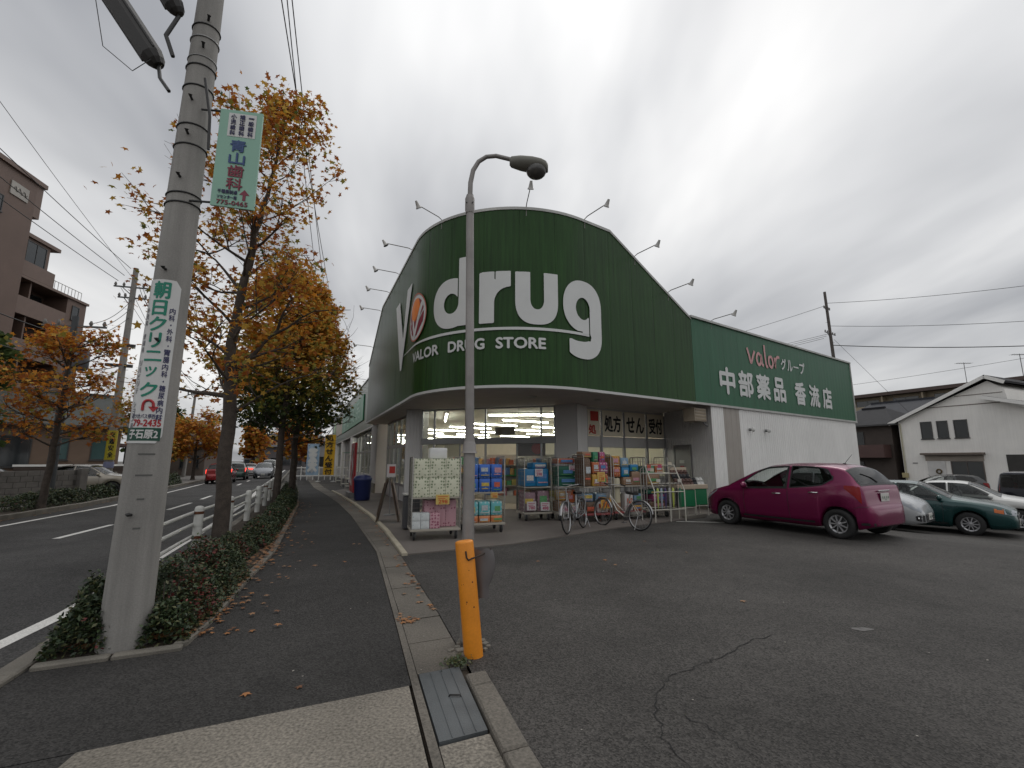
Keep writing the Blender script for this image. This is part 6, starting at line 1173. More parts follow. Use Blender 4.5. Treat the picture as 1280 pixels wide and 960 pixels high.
# ================================================================ shrubs in the planting bed
SH = [mat('azalea green', (.042, .066, .024), .55, var=.3, vs=14), mat('azalea deep green', (.018, .034, .014), .55, var=.3, vs=14), mat('azalea red', (.14, .022, .018), .55, var=.2), mat('azalea olive', (.075, .078, .026), .55, var=.2)]
def shrub(label, a0, a1, bL, bR, h, nleaf, size=.045, group='clipped shrubs in the planting strip', red=.06, bed=0.02, conv=None):
    f_ = conv or st; c0 = f_((a0+a1)/2, (bL((a0+a1)/2)+bR((a0+a1)/2))/2, bed); t = thing('azalea_shrub', label, 'shrub', c0, 0, group)
    P = []; ph = random.uniform(0, 9)
    while len(P) < nleaf:
        a = random.uniform(a0, a1); u = random.random(); e = min((a-a0), (a1-a))/.45; e = math.sqrt(max(0, min(1, e))); s_ = 2*u-1; prof = max(0.02, 1-abs(s_)**3.2)*(.35+.65*e)*(.78+.16*math.sin(a*4.3+ph)*math.sin(u*5+a*1.7)+.12*math.sin(a*11+ph*2)*math.sin(u*9+ph))
        z = h*prof*(1+(.10 if random.random() < .12 else 0)*random.random()*2-abs(random.gauss(0, .16))) if random.random() < .72 else h*prof*random.random(); out_ = 1+.05*math.sin(a*9)
        b = bL(a)+(bR(a)-bL(a))*(.5+s_*.5*out_); P.append(f_(a, b, bed+max(.01, z)))
    P = np.array(P)+rng.normal(0, .018, (len(P), 3)); P[:, 2] = np.maximum(P[:, 2], bed)
    n = len(P); patch = np.sin(P[:, 0]*5.1+ph)*np.sin(P[:, 1]*4.3)+rng.normal(0, .35, n)
    def pq(c): u = rng.random(n); return np.where((u < red*2.2) & (patch > .35), 2, np.where(u < .45, 0, np.where(u < .80, 1, 3)))
    o = leafcloud('foliage', P, size, SH, pq, 'oval', t); tag(o, kind='stuff')
    mb = MB()
    for k in range(14):
        a = random.uniform(a0+.1, a1-.1); b = (bL(a)*.5+bR(a)*.5)+random.uniform(-.1, .1); q = f_(a, b, bed-.02); mb.tube([q, (q[0]+random.uniform(-.12, .12), q[1]+random.uniform(-.12, .12), bed+h*.75)], [.009, .004], 5)
    tag(mb.build('stems', m_bark, t), kind='stuff'); return t
pl_ = lambda d: (lambda a: lerp(a, T_plant)+d); ko_ = lambda d: (lambda a: lerp(a, T_kout)+d)
shrub('small shrub with red leaves on the left of the big pole', 4.99, 5.72, lambda a: -1.70, lambda a: -1.28, .60, 4800, .045, red=.2)
shrub('broad shrub with reddish tips just right of the big pole', 5.0, 7.45, lambda a: -1.10 if a < 5.6 else -1.34, pl_(-.02), .62, 15500, .042, red=.13)
shrub('shrub around the foot of the nearest maple trunk', 7.3, 9.5, lambda a: -1.18, pl_(-.30), .40, 9000, .042, red=.13)
shrub('low hedge shrub beyond the nearest maple', 9.6, 12.6, lambda a: -.98, pl_(-.14), .36, 8500, .05, red=.08)
shrub('hedge shrub before the second street tree', 12.5, 16.2, lambda a: -.76, pl_(-.1), .40, 7000, .06, red=.03)
shrub('hedge shrub between second and third street trees', 16.1, 20.4, lambda a: -.66, pl_(-.08), .50, 6500, .07, red=.01)
shrub('far end hedge shrub along the pavement', 20.3, 25.6, lambda a: -.64, pl_(-.06), .55, 6000, .085, red=.01)
fr_ = lambda d: (lambda a: lerp(a, T_far)+d)
shrub('low hedge across the road beside the block wall', 19.5, 24.0, fr_(-2.0), fr_(-1.0), .62, 4500, .085, 'hedges across the road', .01, .0); shrub('low hedge across the road behind the concrete pole', 24.1, 29, fr_(-2.0), fr_(-1.0), .6, 3500, .10, 'hedges across the road', .01, .0); shrub('small hedge by the bus shelter across the road', 36, 40, fr_(-2.2), fr_(-1.1), .8, 2000, .13, 'hedges across the road', .0, .0)
# fallen leaves
FL = [mat('fallen leaf tan', (.26, .14, .07), .7, var=.2), mat('fallen leaf orange', (.28, .12, .04), .7, var=.2), mat('fallen leaf brown', (.14, .06, .025), .7, var=.2)]
P = []
for k in range(850):
    a = 5.1+(random.random()**1.5)*15; e = lerp(a, T_plant); b = e-.1+random.gauss(0, .09) if random.random() < .91 else e+abs(random.gauss(0, .3)); z = .055 if e-.1 < b < e else (.05 if b <= e-.1 else .012); P.append(st(a, b, z+random.uniform(0, .022)))
for k in range(90): a = 5.0+random.gauss(0, .04); P.append(st(5.12+abs(random.gauss(0, .05)), random.uniform(-1.6, -.75), .05+random.uniform(0, .02)))
for k in range(130): a = random.uniform(5, 22); P.append(st(a, lerp(a, T_gutR)-abs(random.gauss(0, .1))-.03, .014+random.uniform(0, .01)))
for k in range(16): a = random.uniform(2.6, 12); P.append(st(a, random.uniform(-.6, 1.3), .008))
for k in range(7): P.append((random.uniform(-1, 6), random.uniform(4, 10), .01))
for k in range(160): a = random.uniform(14, 30); P.append(st(a, lerp(a, T_far)-.72+random.gauss(0, .12), -.10+random.uniform(0, .02) if True else 0))
for k in range(14): a = random.uniform(0, 2*PI); P.append((-1.05+random.gauss(0, .05), 4.85+random.gauss(0, .05), .012))
tag(leafcloud('fallen_leaves', P, .075, FL, [.45, .35, .2], 'maple', None, 1.0), 'tan fallen leaves strewn along the planting kerb and gutter', 'leaves', kind='stuff')
P = [(-.42+random.gauss(0, .05), 3.86+random.gauss(0, .05), .012+random.uniform(0, .03)) for k in range(220)]; tag(leafcloud('weeds', P, .03, [SH[0], SH[3]], [.6, .4], 'oval', None), 'small weeds at the bollard foot', 'weeds', kind='stuff')
# little litter chips on the asphalt
P = [st(random.uniform(2.5, 9), random.uniform(-.5, 1.2), .004) for k in range(22)]+[(random.uniform(-.5, 7), random.uniform(2.3, 9), .004) for k in range(32)]
tag(leafcloud('grit', P, .014, [mat('pale grit', (.30, .28, .25), .9)], [1.0], 'clump', None, 1.0), 'pale grit scattered over the asphalt', 'grit', kind='stuff')
# ================================================================ vehicles
m_ctyre = mat('car tyre', (.015, .015, .015), .75, var=.1); m_rim = mat('wheel cover', (.42, .42, .43), .35, .6, var=.05); m_under = mat('underbody', (.008, .008, .008), .8, var=0)
m_cgl = glass('car glass dark', (.45, .48, .48), .45, .02); m_cgl2 = glass('car glass', (.93, .97, .95), .96, .02); m_blk = mat('black trim', (.012, .012, .013), .45, var=0); m_chrome = mat('chrome', (.6, .6, .6), .15, .95, var=0)
m_hl = mat('headlamp lens', (.28, .30, .33), .12, var=0, spec=.7); m_tl = mat('tail lamp red', (.22, .004, .004), .25, var=0, spec=.3); m_tlon = mat('lit tail lamp', (1.0, .06, .04), .3, var=0, emit=2.2); m_amb = mat('amber lens', (.55, .12, .01), .15, var=0); m_plate = mat('number plate', (.58, .57, .54), .5, var=0); m_cabin = mat('cabin trim', (.07, .07, .072), .8, var=.1); m_pin = mat('plate green ink', (.03, .14, .07), .5, var=0)
def crv(tab):
    xs_ = [p[0] for p in tab]; ys_ = [p[1] for p in tab]; n = len(tab)
    sl_ = [(ys_[i+1]-ys_[i])/(xs_[i+1]-xs_[i]) for i in range(n-1)]; m_ = [sl_[0]]+[0 if sl_[i-1]*sl_[i] <= 0 else 2*sl_[i-1]*sl_[i]/(sl_[i-1]+sl_[i]) for i in range(1, n-1)]+[sl_[-1]]
    def f(x):
        if x <= xs_[0]: return ys_[0]
        if x >= xs_[-1]: return ys_[-1]
        i = max(k for k in range(n-1) if xs_[k] <= x); h = xs_[i+1]-xs_[i]; t = (x-xs_[i])/h
        return ys_[i]*(2*t**3-3*t*t+1)+m_[i]*h*(t**3-2*t*t+t)+ys_[i+1]*(-2*t**3+3*t*t)+m_[i+1]*h*(t**3-t*t)
    return f
NG, NR = 10, 10
def car(name, label, cat, loc, rz, S, col, group=None, metal=.35, lit=False, simple=False, pitch=0.0):
    """x runs from the rear bumper (0) to the front (L); S holds the curves of the body"""
    L, W, wb, ro, rw_ = S['L'], S['W'], S['wb'], S['ro'], S.get('rw', .30); top, belt = crv(S['top']), crv(S['belt']); wid = crv(S['wid']); sill = S.get('sill', .20); rin = S.get('roofin', .25)
    m_paint = mat(name+' paint '+str(col), col, .27, metal, var=.02, coat=.55); X0 = -L/2; t = thing(name, label, cat, loc, rz, group); t.rotation_euler = (pitch, 0, rz) if pitch else (0, 0, rz)
    ax = [ro, ro+wb]; ra_ = rw_+.045
    def zlow(x):
        z = sill+.05*smooth01((x-(L-.35))/.35)+.08*smooth01((.3-x)/.3)
        for a in ax:
            d = abs(x-a)
            if d < ra_: z = max(z, rw_+math.sqrt(ra_*ra_-d*d)*1.0)
        return z
    def section(x):
        zt, zb = top(x), min(belt(x), top(x)-.012); h = zt-zb; hw = W/2*wid(x); zl = zlow(x); zl = min(zl, zb-.03); k = min(1, h/.45); yr = hw*(1-.035)-rin*k*.9-.02; zre = zb+(h-min(.07, h*.5))
        yb = hw*.975; zm = max(zl+.01, sill+(zb-sill)*.52)
        rows = [(hw*.93-.10, zl-.0), (hw*.955, zl), (hw*.985, zl+(zm-zl)*.45), (hw, max(zm, zl+.015)), (hw*.992, zm+(zb-zm)*.6), (yb, zb)]
        for q in [k/NG for k in range(1, NG+1)]: rows.append((yb+(yr-yb)*(q**1.12), zb+(zre-zb)*q))
        rows += [(yr*(1-k/NR), zt-min(.07, h*.5)*(1-k/NR)**2.6) for k in range(1, NR+1)]
        return rows
    n0 = 34 if simple else 120; xs_ = sorted(set([L*i/n0 for i in range(n0+1)]+[.006*i for i in range(1, 40)]+[L-.006*i for i in range(1, 40)]+[a+ra_*math.cos(q) for a in ax for q in [PI*k/10 for k in range(11)]]))
    secs = {x: section(x) for x in xs_}
    side_f = [(x0, x1, crv(lo), crv(hi)) for (x0, x1, lo, hi) in S['side']]
    def cut(x, y, z, row):
        """true where a pane goes, so the body is really open there"""
        if simple: return False
        if 5 <= row <= 4+NG: return any(x0 < x < x1 and lo(x) < z < hi(x) for x0, x1, lo, hi in side_f)
        if row >= 5+NG: return any(x0 < x < x1 and abs(y) < section(x)[5+NG][0]*.94 for x0, x1 in (S['wind'], S['back']))
        return False
    mb = MB(); P = []
    for x in xs_:
        s_ = secs[x]; P.append([(X0+x, -y, z) for y, z in s_]+[(X0+x, y, z) for y, z in s_[-2::-1]])
    nn = len(P[0]); nr = len(secs[xs_[0]]); V_ = [p for r_ in P for p in r_]; Fc = []
    for i in range(len(P)-1):
        xm = (xs_[i]+xs_[i+1])/2
        for j in range(nn-1):
            row = j if j < nr-1 else nn-2-j; c4 = (P[i][j], P[i][j+1], P[i+1][j], P[i+1][j+1])
            if row >= 5 and cut(xm, sum(p[1] for p in c4)/4, sum(p[2] for p in c4)/4, row): continue
            Fc.append((i*nn+j, (i+1)*nn+j, (i+1)*nn+j+1, i*nn+j+1))
    
    o1 = len(V_)-nn
    for j in range(nr-1):
        q0 = (j, j+1, nn-2-j, nn-1-j) if j < nr-2 else (j, j+1, nn-1-j); Fc.append(q0); Fc.append(tuple(o1+k for k in q0[::-1]))
    mb.add(V_, Fc, True); body = mb.build('body', m_paint, t, False)
    ub = MB(); zs_ = min(.62, belt(L/2)-.1); ub.box((X0+L/2, 0, (zs_+sill)/2+.0), (L*.90, W*.62, zs_-sill-.02)); ub.box((X0+L/2, 0, sill-.02+.03), (wb-.75, W*.86, .06)); ub.build('underbody', m_under, t, False)
    cb = MB()
    # wheels
    wv = MB(); r_ = rw_; wv.lathe([(r_*.62, -.09), (r_*.93, -.095), (r_, -.07), (r_, .07), (r_*.93, .095), (r_*.62, .09), (r_*.60, .0)], 28, axis='y'); tm = wv.mesh('wheel', m_ctyre)
    rm = MB(); rm.lathe([(0, .078), (r_*.16, .08), (r_*.2, .062), (r_*.5, .055), (r_*.60, .078), (r_*.645, .086), (r_*.645, .05)], 28, axis='y')
    for k in range(S.get('spk', 10)): a = 2*PI*k/S.get('spk', 10); rm.bar((r_*.16*math.cos(a), .077, r_*.16*math.sin(a)), (r_*.58*math.cos(a), .076, r_*.58*math.sin(a)), r_*.15, .02) if True else 0
    rmm = rm.mesh('rim', m_rim); dk = MB(); dk.lathe([(r_*.19, .064), (r_*.57, .060)], 28, axis='y'); 
    for a in ax:
        for sy in (-1, 1):
            w_ = bpy.data.objects.new('wheel', tm); C.objects.link(w_); w_.parent = t; w_.location = (X0+a, sy*(W/2*.985-.10), rw_)
            q = bpy.data.objects.new('rim', rmm); C.objects.link(q); q.parent = w_; q.rotation_euler = (0, 0, 0 if sy > 0 else PI)
            q2 = dk.build('rim_shadow_gap', m_blk, w_, False); q2.rotation_euler = (0, 0, 0 if sy > 0 else PI)
    # glass: patches of the same surface set a few millimetres proud
    def yside(x, z):
        s_ = section(x)[5:6+NG]
        for (ya, za), (yb, zb) in zip(s_, s_[1:]):
            if za <= z <= zb: return ya+(yb-ya)*(z-za)/max(1e-6, zb-za)
        return s_[0][0] if z < s_[0][1] else s_[-1][0]
    def side_glass(poly_lo, poly_hi, x0, x1, nm, m, off=.006):
        lo, hi = crv(poly_lo), crv(poly_hi)
        for sy in (-1, 1):
            G = []
            for i in range(17):
                x = x0+(x1-x0)*i/16; a, b = lo(x), max(lo(x)+.004, hi(x)); G.append([(X0+x, sy*(yside(x, a+(b-a)*q/6)+off), a+(b-a)*q/6) for q in range(7)])
            g_ = MB(); g_.grid(G if sy > 0 else G[::-1]); g_.build(nm, m, t, False)
    def side_ring(x0, x1, lo, hi):
        lo_, hi_ = crv(lo), crv(hi)
        for sy in (-1, 1):
            g_ = MB()
            def patch(xa, xb, fa, fb, na, nb):
                G = []
                for i in range(na+1):
                    x = xa+(xb-xa)*i/na; a, b = fa(x), fb(x); G.append([(X0+x, sy*(yside(x, a+(b-a)*q/nb)+.0045), a+(b-a)*q/nb) for q in range(nb+1)])
                g_.grid(G if sy > 0 else G[::-1])
            e = .028; i_ = .020
            patch(x0-e, x1+e, lambda x: lo_(x)-e, lambda x: lo_(x)+i_, 24, 3); patch(x0-e, x1+e, lambda x: max(lo_(x)+i_+.001, hi_(x)-i_), lambda x: max(lo_(x)+i_+.002, hi_(x)+e*.7), 24, 3)
            patch(x0-e, x0+i_, lambda x: lo_(x)+i_, lambda x: max(lo_(x)+i_+.001, hi_(x)-i_), 3, 6); patch(x1-i_, x1+e, lambda x: lo_(x)+i_, lambda x: max(lo_(x)+i_+.001, hi_(x)-i_), 3, 6)
            g_.build('window_surround', m_blk, t, False)
    for wi, (x0, x1, lo, hi) in enumerate(S['side']):
        if simple: side_glass([(x, z-.018) for x, z in lo], [(x, z+.018) for x, z in hi], x0-.02, x1+.02, 'window_surround', m_blk, .003)
        else: side_ring(x0, x1, lo, hi)
        side_glass(lo, hi, x0, x1, 'side_window', m_cgl if wi == 0 else m_cgl2, .007)
    def top_patch(x0, x1, fa, fb, nm, m, off, ni=11, nk=13, par=None):
        G = []
        for i in range(ni):
            x = x0+(x1-x0)*i/(ni-1); s_ = section(x)[5+NG:]; e = .01; nrm = Vector((-(top(x+e)-top(x-e))/(2*e), 0, 1)).normalized(); row = []
            for k in range(nk):
                y = s_[0][0]*(fa+(fb-fa)*k/(nk-1)); ay = min(abs(y), s_[0][0]); z = s_[0][1]
                for (ya, za), (yb, zb) in zip(s_, s_[1:]):
                    if yb <= ay <= ya: z = za+(zb-za)*(ya-ay)/max(1e-6, ya-yb)
                row.append((X0+x+nrm.x*off, y, z+nrm.z*off))
            G.append(row)
        g_ = MB(); g_.grid(G[::-1]); return g_.build(nm, m, t, False)
    for (x0, x1), nm, m in ((S['wind'], 'windscreen', m_cgl2), (S['back'], 'rear_window', m_cgl)):
        top_patch(x0, x1, -.94, .94, nm, m, .007)
        if simple: top_patch(x0-.02, x1+.02, -.985, .985, 'window_surround', m_blk, .003)
        else:
            e = .022; top_patch(x0-e, x0+.03, -.985, .985, 'window_surround', m_blk, .0045, 5, 25); top_patch(x1-.03, x1+e, -.985, .985, 'window_surround', m_blk, .0045, 5, 25)
            top_patch(x0-e, x1+e, -.985, -.90, 'window_surround', m_blk, .0043, 21, 4); top_patch(x0-e, x1+e, .90, .985, 'window_surround', m_blk, .0043, 21, 4)
    # lamps, plates, handles
    def on_side(x, z): # outer skin below belt
        s_ = section(x)[1:]
        for (ya, za), (yb, zb) in zip(s_, s_[1:]):
            if za <= z <= zb: return ya+(yb-ya)*(z-za)/max(1e-6, zb-za)
        return s_[-1][0] if z > s_[-1][1] else s_[0][0]
    def lamp(nm, m, pts, ydir):
        g_ = MB(); P_ = [Vector(p) for p in pts]; g_.slab(P_, ydir, .012); g_.build(nm, m, t, False)
    for sy in (-1, 1):
        # lamps wrap the corner: a strip bent over end face and flank
        for key, m, nm in (('hl', m_hl, 'headlight'), ('tl', m_tlon if lit else m_tl, 'taillight'), ('ind', m_amb, 'indicator'), ('gr', m_blk, 'lower_grille'), ('rb', m_blk, 'bumper_insert'), ('sm', m_blk, 'bumper_seam')):
            if key not in S: continue
            pts = S[key]; G = []
            for (x, z0, z1, yf) in pts:
                hw = W/2*wid(x); G.append([(X0+x, sy*((min(on_side(x, z0+(z1-z0)*q/3), hw)+.012)*yf), z0+(z1-z0)*q/3) for q in range(4)])
            xo = .012 if key in ('hl', 'ind') else -.012; G = [[(p[0]+(xo if i < S.get('face_'+key, 2) else 0), p[1], p[2]) for p in r_] for i, r_ in enumerate(G)]
            g_ = MB(); g_.grid(G if sy > 0 else G[::-1]); g_.build(nm, m, t, False)
        if not simple and 'gr' in S:
            fx_ = 3.79; y = on_side(fx_, .37)*.985; g_ = MB(); g_.ell((X0+fx_+.01, sy*y, .37), (.02, .045, .04), 12, 8); g_.build('fog_lamp', m_chrome, t, False)
        if not simple:
            for hx in S.get('handles', []):
                z = belt(hx)-.10; y = on_side(hx, z); g_ = MB(); g_.tube([(X0+hx-.09, sy*(y+.005), z), (X0+hx-.08, sy*(y+.03), z), (X0+hx+.08, sy*(y+.03), z), (X0+hx+.09, sy*(y+.005), z)], .013, 7); g_.build('door_handle', m_chrome, t, False)
            for sx_ in S.get('seams', []):
                g_ = MB(); zz = [max(zlow(sx_), sill+.04)+(belt(sx_)-.02-max(zlow(sx_), sill+.04))*q/8 for q in range(9)]; g_.grid([[(X0+sx_+dx_+ .03*math.sin(q/8*2), sy*(on_side(sx_, z)+.0035), z) for q, z in enumerate(zz)] for dx_ in (-.005, .005)][::sy]); g_.build('door_gap', m_blk, t, False)
            mx_ = S['mirror']; z = belt(mx_)+.09; y = on_side(mx_, belt(mx_)-.02); g_ = MB(); g_.ell((X0+mx_, sy*(y+.10), z), (.06, .10, .075), 12, 8); g_.tube([(X0+mx_, sy*(y-.02), z-.05), (X0+mx_, sy*(y+.05), z-.03)], .022, 6); g_.build('mirror', m_paint, t, False)
            g_ = MB(); z = .47; g_.grid([[(X0+x, sy*(on_side(x, zz)+.004), zz) for x in [ax[0]+ra_+.1+(wb-2*ra_-.2)*k/10 for k in range(11)]] for zz in (sill+.06, sill+.10)][::sy]); g_.build('sill_strip', m_blk, t, False)
    def plate(x, z, yw, nm='number_plate'):
        g_ = MB(); o_ = 1 if x > L/2 else -1; xx = X0+x+o_*.014; g_.box((xx, 0, z), (.012, .33, .165), 0, .004); p = g_.build(nm, m_plate, t, False)
        g_ = MB(); put_text(g_, '50-12' if False else '・・-・・', (-.12, .13, z-.055, z+.02), lambda a, b, d: (xx+o_*(.0075+d), a*o_, b), bold=.06); g_.build('plate_marks', m_pin, p, False)
    plate(S.get('px_r', 0), S.get('pz_r', .72), 0); plate(L, S.get('pz_f', .42), 0)
    if not simple:
        g_ = MB(); z0, z1 = S.get('grille', (.29, .46)); yw = W/2*wid(L)*.82; g_.slab([(X0+L+.0035, -yw, z0), (X0+L+.0035, yw, z0), (X0+L+.0035, yw, z1), (X0+L+.0035, -yw, z1)], (1, 0, 0), .006); gr_ = g_.build('grille', m_blk, t, False)
        for k in range(3): g_ = MB(); z = z0+(z1-z0)*(k+.5)/3; g_.box((X0+L+.013, 0, z), (.008, yw*1.9, .012)); g_.build('grille_bar', m_grey, gr_, False)
        g_ = MB(); g_.box((X0+S.get('px_r', 0)-.008, 0, S.get('pz_r', .72)+.125), (.03, .42, .03), 0, .006); g_.build('tailgate_trim', m_chrome, t, False)
        bx_ = S['back'][0]; g_ = MB(); g_.tube([(X0+bx_-.01, .0, top(bx_)+.02), (X0+bx_+.05, .1, top(bx_+.05)+.03), (X0+bx_+.12, .35, top(bx_+.12)+.015)], .009, 6); g_.build('rear_wiper', m_blk, t, False)
        g_ = MB(); ar = S.get('ant', S['back'][1]+.25); g_.tube([(X0+ar, 0, top(ar)), (X0+ar-.17, 0, top(ar)+.20)], [.006, .003], 5); g_.ell((X0+ar, 0, top(ar)), (.04, .02, .02), 8, 6); g_.build('aerial', m_blk, t, False)
        g_ = MB()
        for sx_, sy in ((S['seatx'], -.36), (S['seatx'], .36), (S['seatx']-.85, 0)):
            ww = .42 if sy else 1.1; g_.box((X0+sx_, sy, .78), (.16, ww, .56), 0, .05); g_.box((X0+sx_-.02, sy, 1.12), (.09, .24, .14), 0, .04)
        g_.build('seats', m_cabin, t, False)
    return t
HATCH = dict(L=3.885, W=1.695, wb=2.51, ro=.60, rw=.295, sill=.21, roofin=.20,
    top=[(0, .50), (.012, .585), (.04, .645), (.075, .69), (.095, .78), (.12, .97), (.165, 1.07), (.34, 1.32), (.46, 1.425), (.64, 1.475), (.95, 1.505), (1.5, 1.51), (2.0, 1.475), (2.35, 1.385), (2.75, 1.20), (3.1, 1.02), (3.3, .945), (3.6, .84), (3.8, .70), (3.86, .58), (3.885, .50)],
    belt=[(0, .46), (.04, .61), (.075, .66), (.095, .74), (.12, .93), (.165, 1.04), (.5, 1.05), (1.2, .975), (2.4, .90), (3.1, .87), (3.4, .82), (3.7, .70), (3.885, .46)],
    wid=[(0, .50), (.01, .62), (.03, .735), (.07, .83), (.13, .895), (.24, .955), (.45, .99), (.8, 1.0), (3.0, 1.0), (3.4, .965), (3.62, .90), (3.76, .80), (3.85, .66), (3.885, .52)],
    side=[(.66, 1.50, [(.66, 1.19), (.85, 1.075), (1.50, .99)], [(.66, 1.22), (.78, 1.365), (1.1, 1.42), (1.5, 1.43)]), (1.60, 2.62, [(1.60, .975), (2.62, .925)], [(1.60, 1.425), (2.0, 1.40), (2.3, 1.30), (2.62, 1.09)])],
    wind=(2.12, 3.06), back=(.185, .43), hl=[(3.845, .52, .565, 1.0), (3.80, .55, .655, 1.0), (3.70, .61, .76, 1.0), (3.55, .70, .83, 1.0), (3.38, .81, .88, 1.0)], tl=[(.122, .72, .94, .74), (.135, .69, 1.0, .97), (.17, .74, 1.045, 1.0), (.26, .86, 1.06, 1.0), (.42, 1.0, 1.065, 1.0)], gr=[(3.885, .29, .44, 1.0), (3.865, .29, .45, 1.0), (3.82, .30, .45, 1.0), (3.76, .33, .43, 1.0)], rb=[(.0, .295, .35, 1.0), (.03, .30, .355, 1.0), (.10, .31, .36, 1.0), (.2, .31, .35, 1.0)], sm=[(.072, .655, .662, 1.0), (.12, .66, .667, 1.0), (.2, .655, .662, 1.0), (.28, .62, .627, 1.0)], face_gr=0, face_rb=0, face_sm=0, face_tl=0, face_hl=1,
    handles=[1.02, 1.82], seams=[1.54, 2.60], mirror=2.55, seatx=1.75, pz_r=.83, px_r=.092, pz_f=.40, spk=9, ant=.75)
SEDAN = dict(L=4.35, W=1.69, wb=2.53, ro=.95, rw=.30, sill=.20, roofin=.24,
    top=[(0, .60), (.03, .86), (.1, .95), (.6, .98), (.85, 1.02), (1.35, 1.30), (1.75, 1.375), (2.2, 1.38), (2.5, 1.34), (2.9, 1.14), (3.2, .985), (3.5, .93), (4.0, .84), (4.25, .74), (4.33, .68), (4.345, .64), (4.35, .60)],
    belt=[(0, .56), (.1, .90), (.6, .92), (1.2, .91), (2.8, .86), (3.2, .85), (3.9, .76), (4.2, .66), (4.35, .46)],
    wid=[(0, .82), (.05, .90), (.3, .96), (.9, 1.0), (3.4, 1.0), (3.9, .97), (4.15, .90), (4.3, .82), (4.35, .72)],
    side=[(1.12, 1.95, [(1.12, .95), (1.95, .925)], [(1.12, 1.02), (1.4, 1.22), (1.6, 1.29), (1.95, 1.305)]), (2.05, 2.92, [(2.05, .92), (2.92, .89)], [(2.05, 1.305), (2.4, 1.28), (2.65, 1.17), (2.92, 1.0)])],
    wind=(2.50, 3.14), back=(.92, 1.42), hl=[(4.335, .56, .66, .9), (4.28, .57, .69, 1.0), (4.14, .60, .72, 1.0)], ind=[(4.13, .60, .72, 1.0), (3.96, .63, .73, 1.0)], face_hl=2, face_ind=0, tl=[(.0, .68, .86, .55), (.04, .68, .86, .93), (.2, .70, .86, 1.0)], face_tl=1,
    handles=[1.35, 2.2], seams=[1.98, 2.95], mirror=2.95, seatx=2.15, pz_r=.66, pz_f=.37, grille=(.48, .58), spk=10)
VAN = dict(L=3.395, W=1.475, wb=2.4, ro=.45, rw=.28, sill=.2, roofin=.13,
    top=[(0, .6), (.02, 1.0), (.08, 1.5), (.2, 1.75), (.5, 1.80), (2.0, 1.80), (2.35, 1.74), (2.7, 1.42), (2.92, 1.16), (3.0, 1.10), (3.25, .98), (3.36, .82), (3.395, .6)], belt=[(0, .56), (.05, 1.0), (2.7, .98), (3.0, .96), (3.2, .88), (3.395, .5)],
    wid=[(0, .9), (.06, .96), (.3, 1.0), (2.9, 1.0), (3.2, .96), (3.395, .84)], side=[(.2, 1.2, [(.2, 1.04), (1.2, 1.03)], [(.2, 1.62), (1.2, 1.66)]), (1.3, 2.52, [(1.3, 1.03), (2.52, 1.02)], [(1.3, 1.66), (2.1, 1.64), (2.52, 1.45)])],
    wind=(2.34, 2.94), back=(.05, .14), hl=[(3.33, .68, .84, .62), (3.26, .68, .86, .9), (3.12, .7, .86, 1.0)], face_hl=2, tl=[(.0, .8, 1.2, .8), (.05, .8, 1.25, .95), (.15, .85, 1.2, 1.0)], handles=[1.15, 1.45], seams=[1.25, 2.5], mirror=2.5, seatx=1.9, pz_r=.6, pz_f=.42, grille=(.56, .68), ant=2.2)
def hd(dx_, dy_): return math.atan2(dy_, dx_)
hv = Vector((-1.236, 2.25)).normalized()             # the magenta car points at the wall
rearL, frontL = Vector((6.61, 9.66)), Vector((5.37, 11.89)); hv = (frontL-rearL).normalized(); rt = Vector((hv.y, -hv.x))
cc = rearL+rt*.80+hv*((3.885/2)-.60); car('parked_hatchback', 'metallic magenta hatchback parked nose to the white shop wall', 'car', (cc.x, cc.y, -.005), hd(*hv), HATCH, (.165, .004, .056))
def park(xw, yw, S, which='fr', head=None):
    """centre of a car whose front right wheel stands at (xw, yw)"""
    r_ = Vector((head[1], -head[0])); c = Vector((xw, yw))-r_*(S['W']/2-.08)-Vector(head)*(S['ro']+S['wb']-S['L']/2); return (c.x, c.y, ground_z(c.x, c.y))
ho = -hv; ho = Vector((.60, -.80)).normalized()
SIL = dict(HATCH); car('parked_hatchback', 'silver hatchback backed in right behind the magenta car', 'car', park(9.62, 12.35, SIL, head=ho), hd(*ho), SIL, (.40, .41, .42))
ho2 = Vector((.66, -.75)).normalized(); car('parked_sedan', 'dark teal green sedan backed in beside the silver car', 'car', park(12.15, 12.65, SEDAN, head=ho2), hd(*ho2), SEDAN, (.006, .045, .045))
WAG = dict(SEDAN); ho3 = Vector((.70, -.71)).normalized(); car('parked_sedan', 'white sedan just showing behind the teal sedan bonnet', 'car', (14.35, 15.2, ground_z(14.35, 15.2)), hd(*ho2), WAG, (.58, .58, .56), metal=.0)
hs = Vector((.28, -.96)).normalized(); car('parked_minivan', 'small dark blue black boxy van facing out at the right edge', 'car', (25.0, 21.8, ground_z(25, 21.8)), hd(*hs), VAN, (.012, .014, .024), metal=.3)
hb = Vector((-.9, .42)).normalized(); car('parked_hatchback', 'dark grey car parked in front of the white house door', 'car', (25.6, 28.0, ground_z(25.6, 28)), hd(*hb), HATCH, (.03, .032, .034))
car('parked_hatchback', 'pale silver car in the carport of the white house', 'car', (34.5, 27.8, -.65), hd(-.9, .42), HATCH, (.34, .36, .36), simple=True)
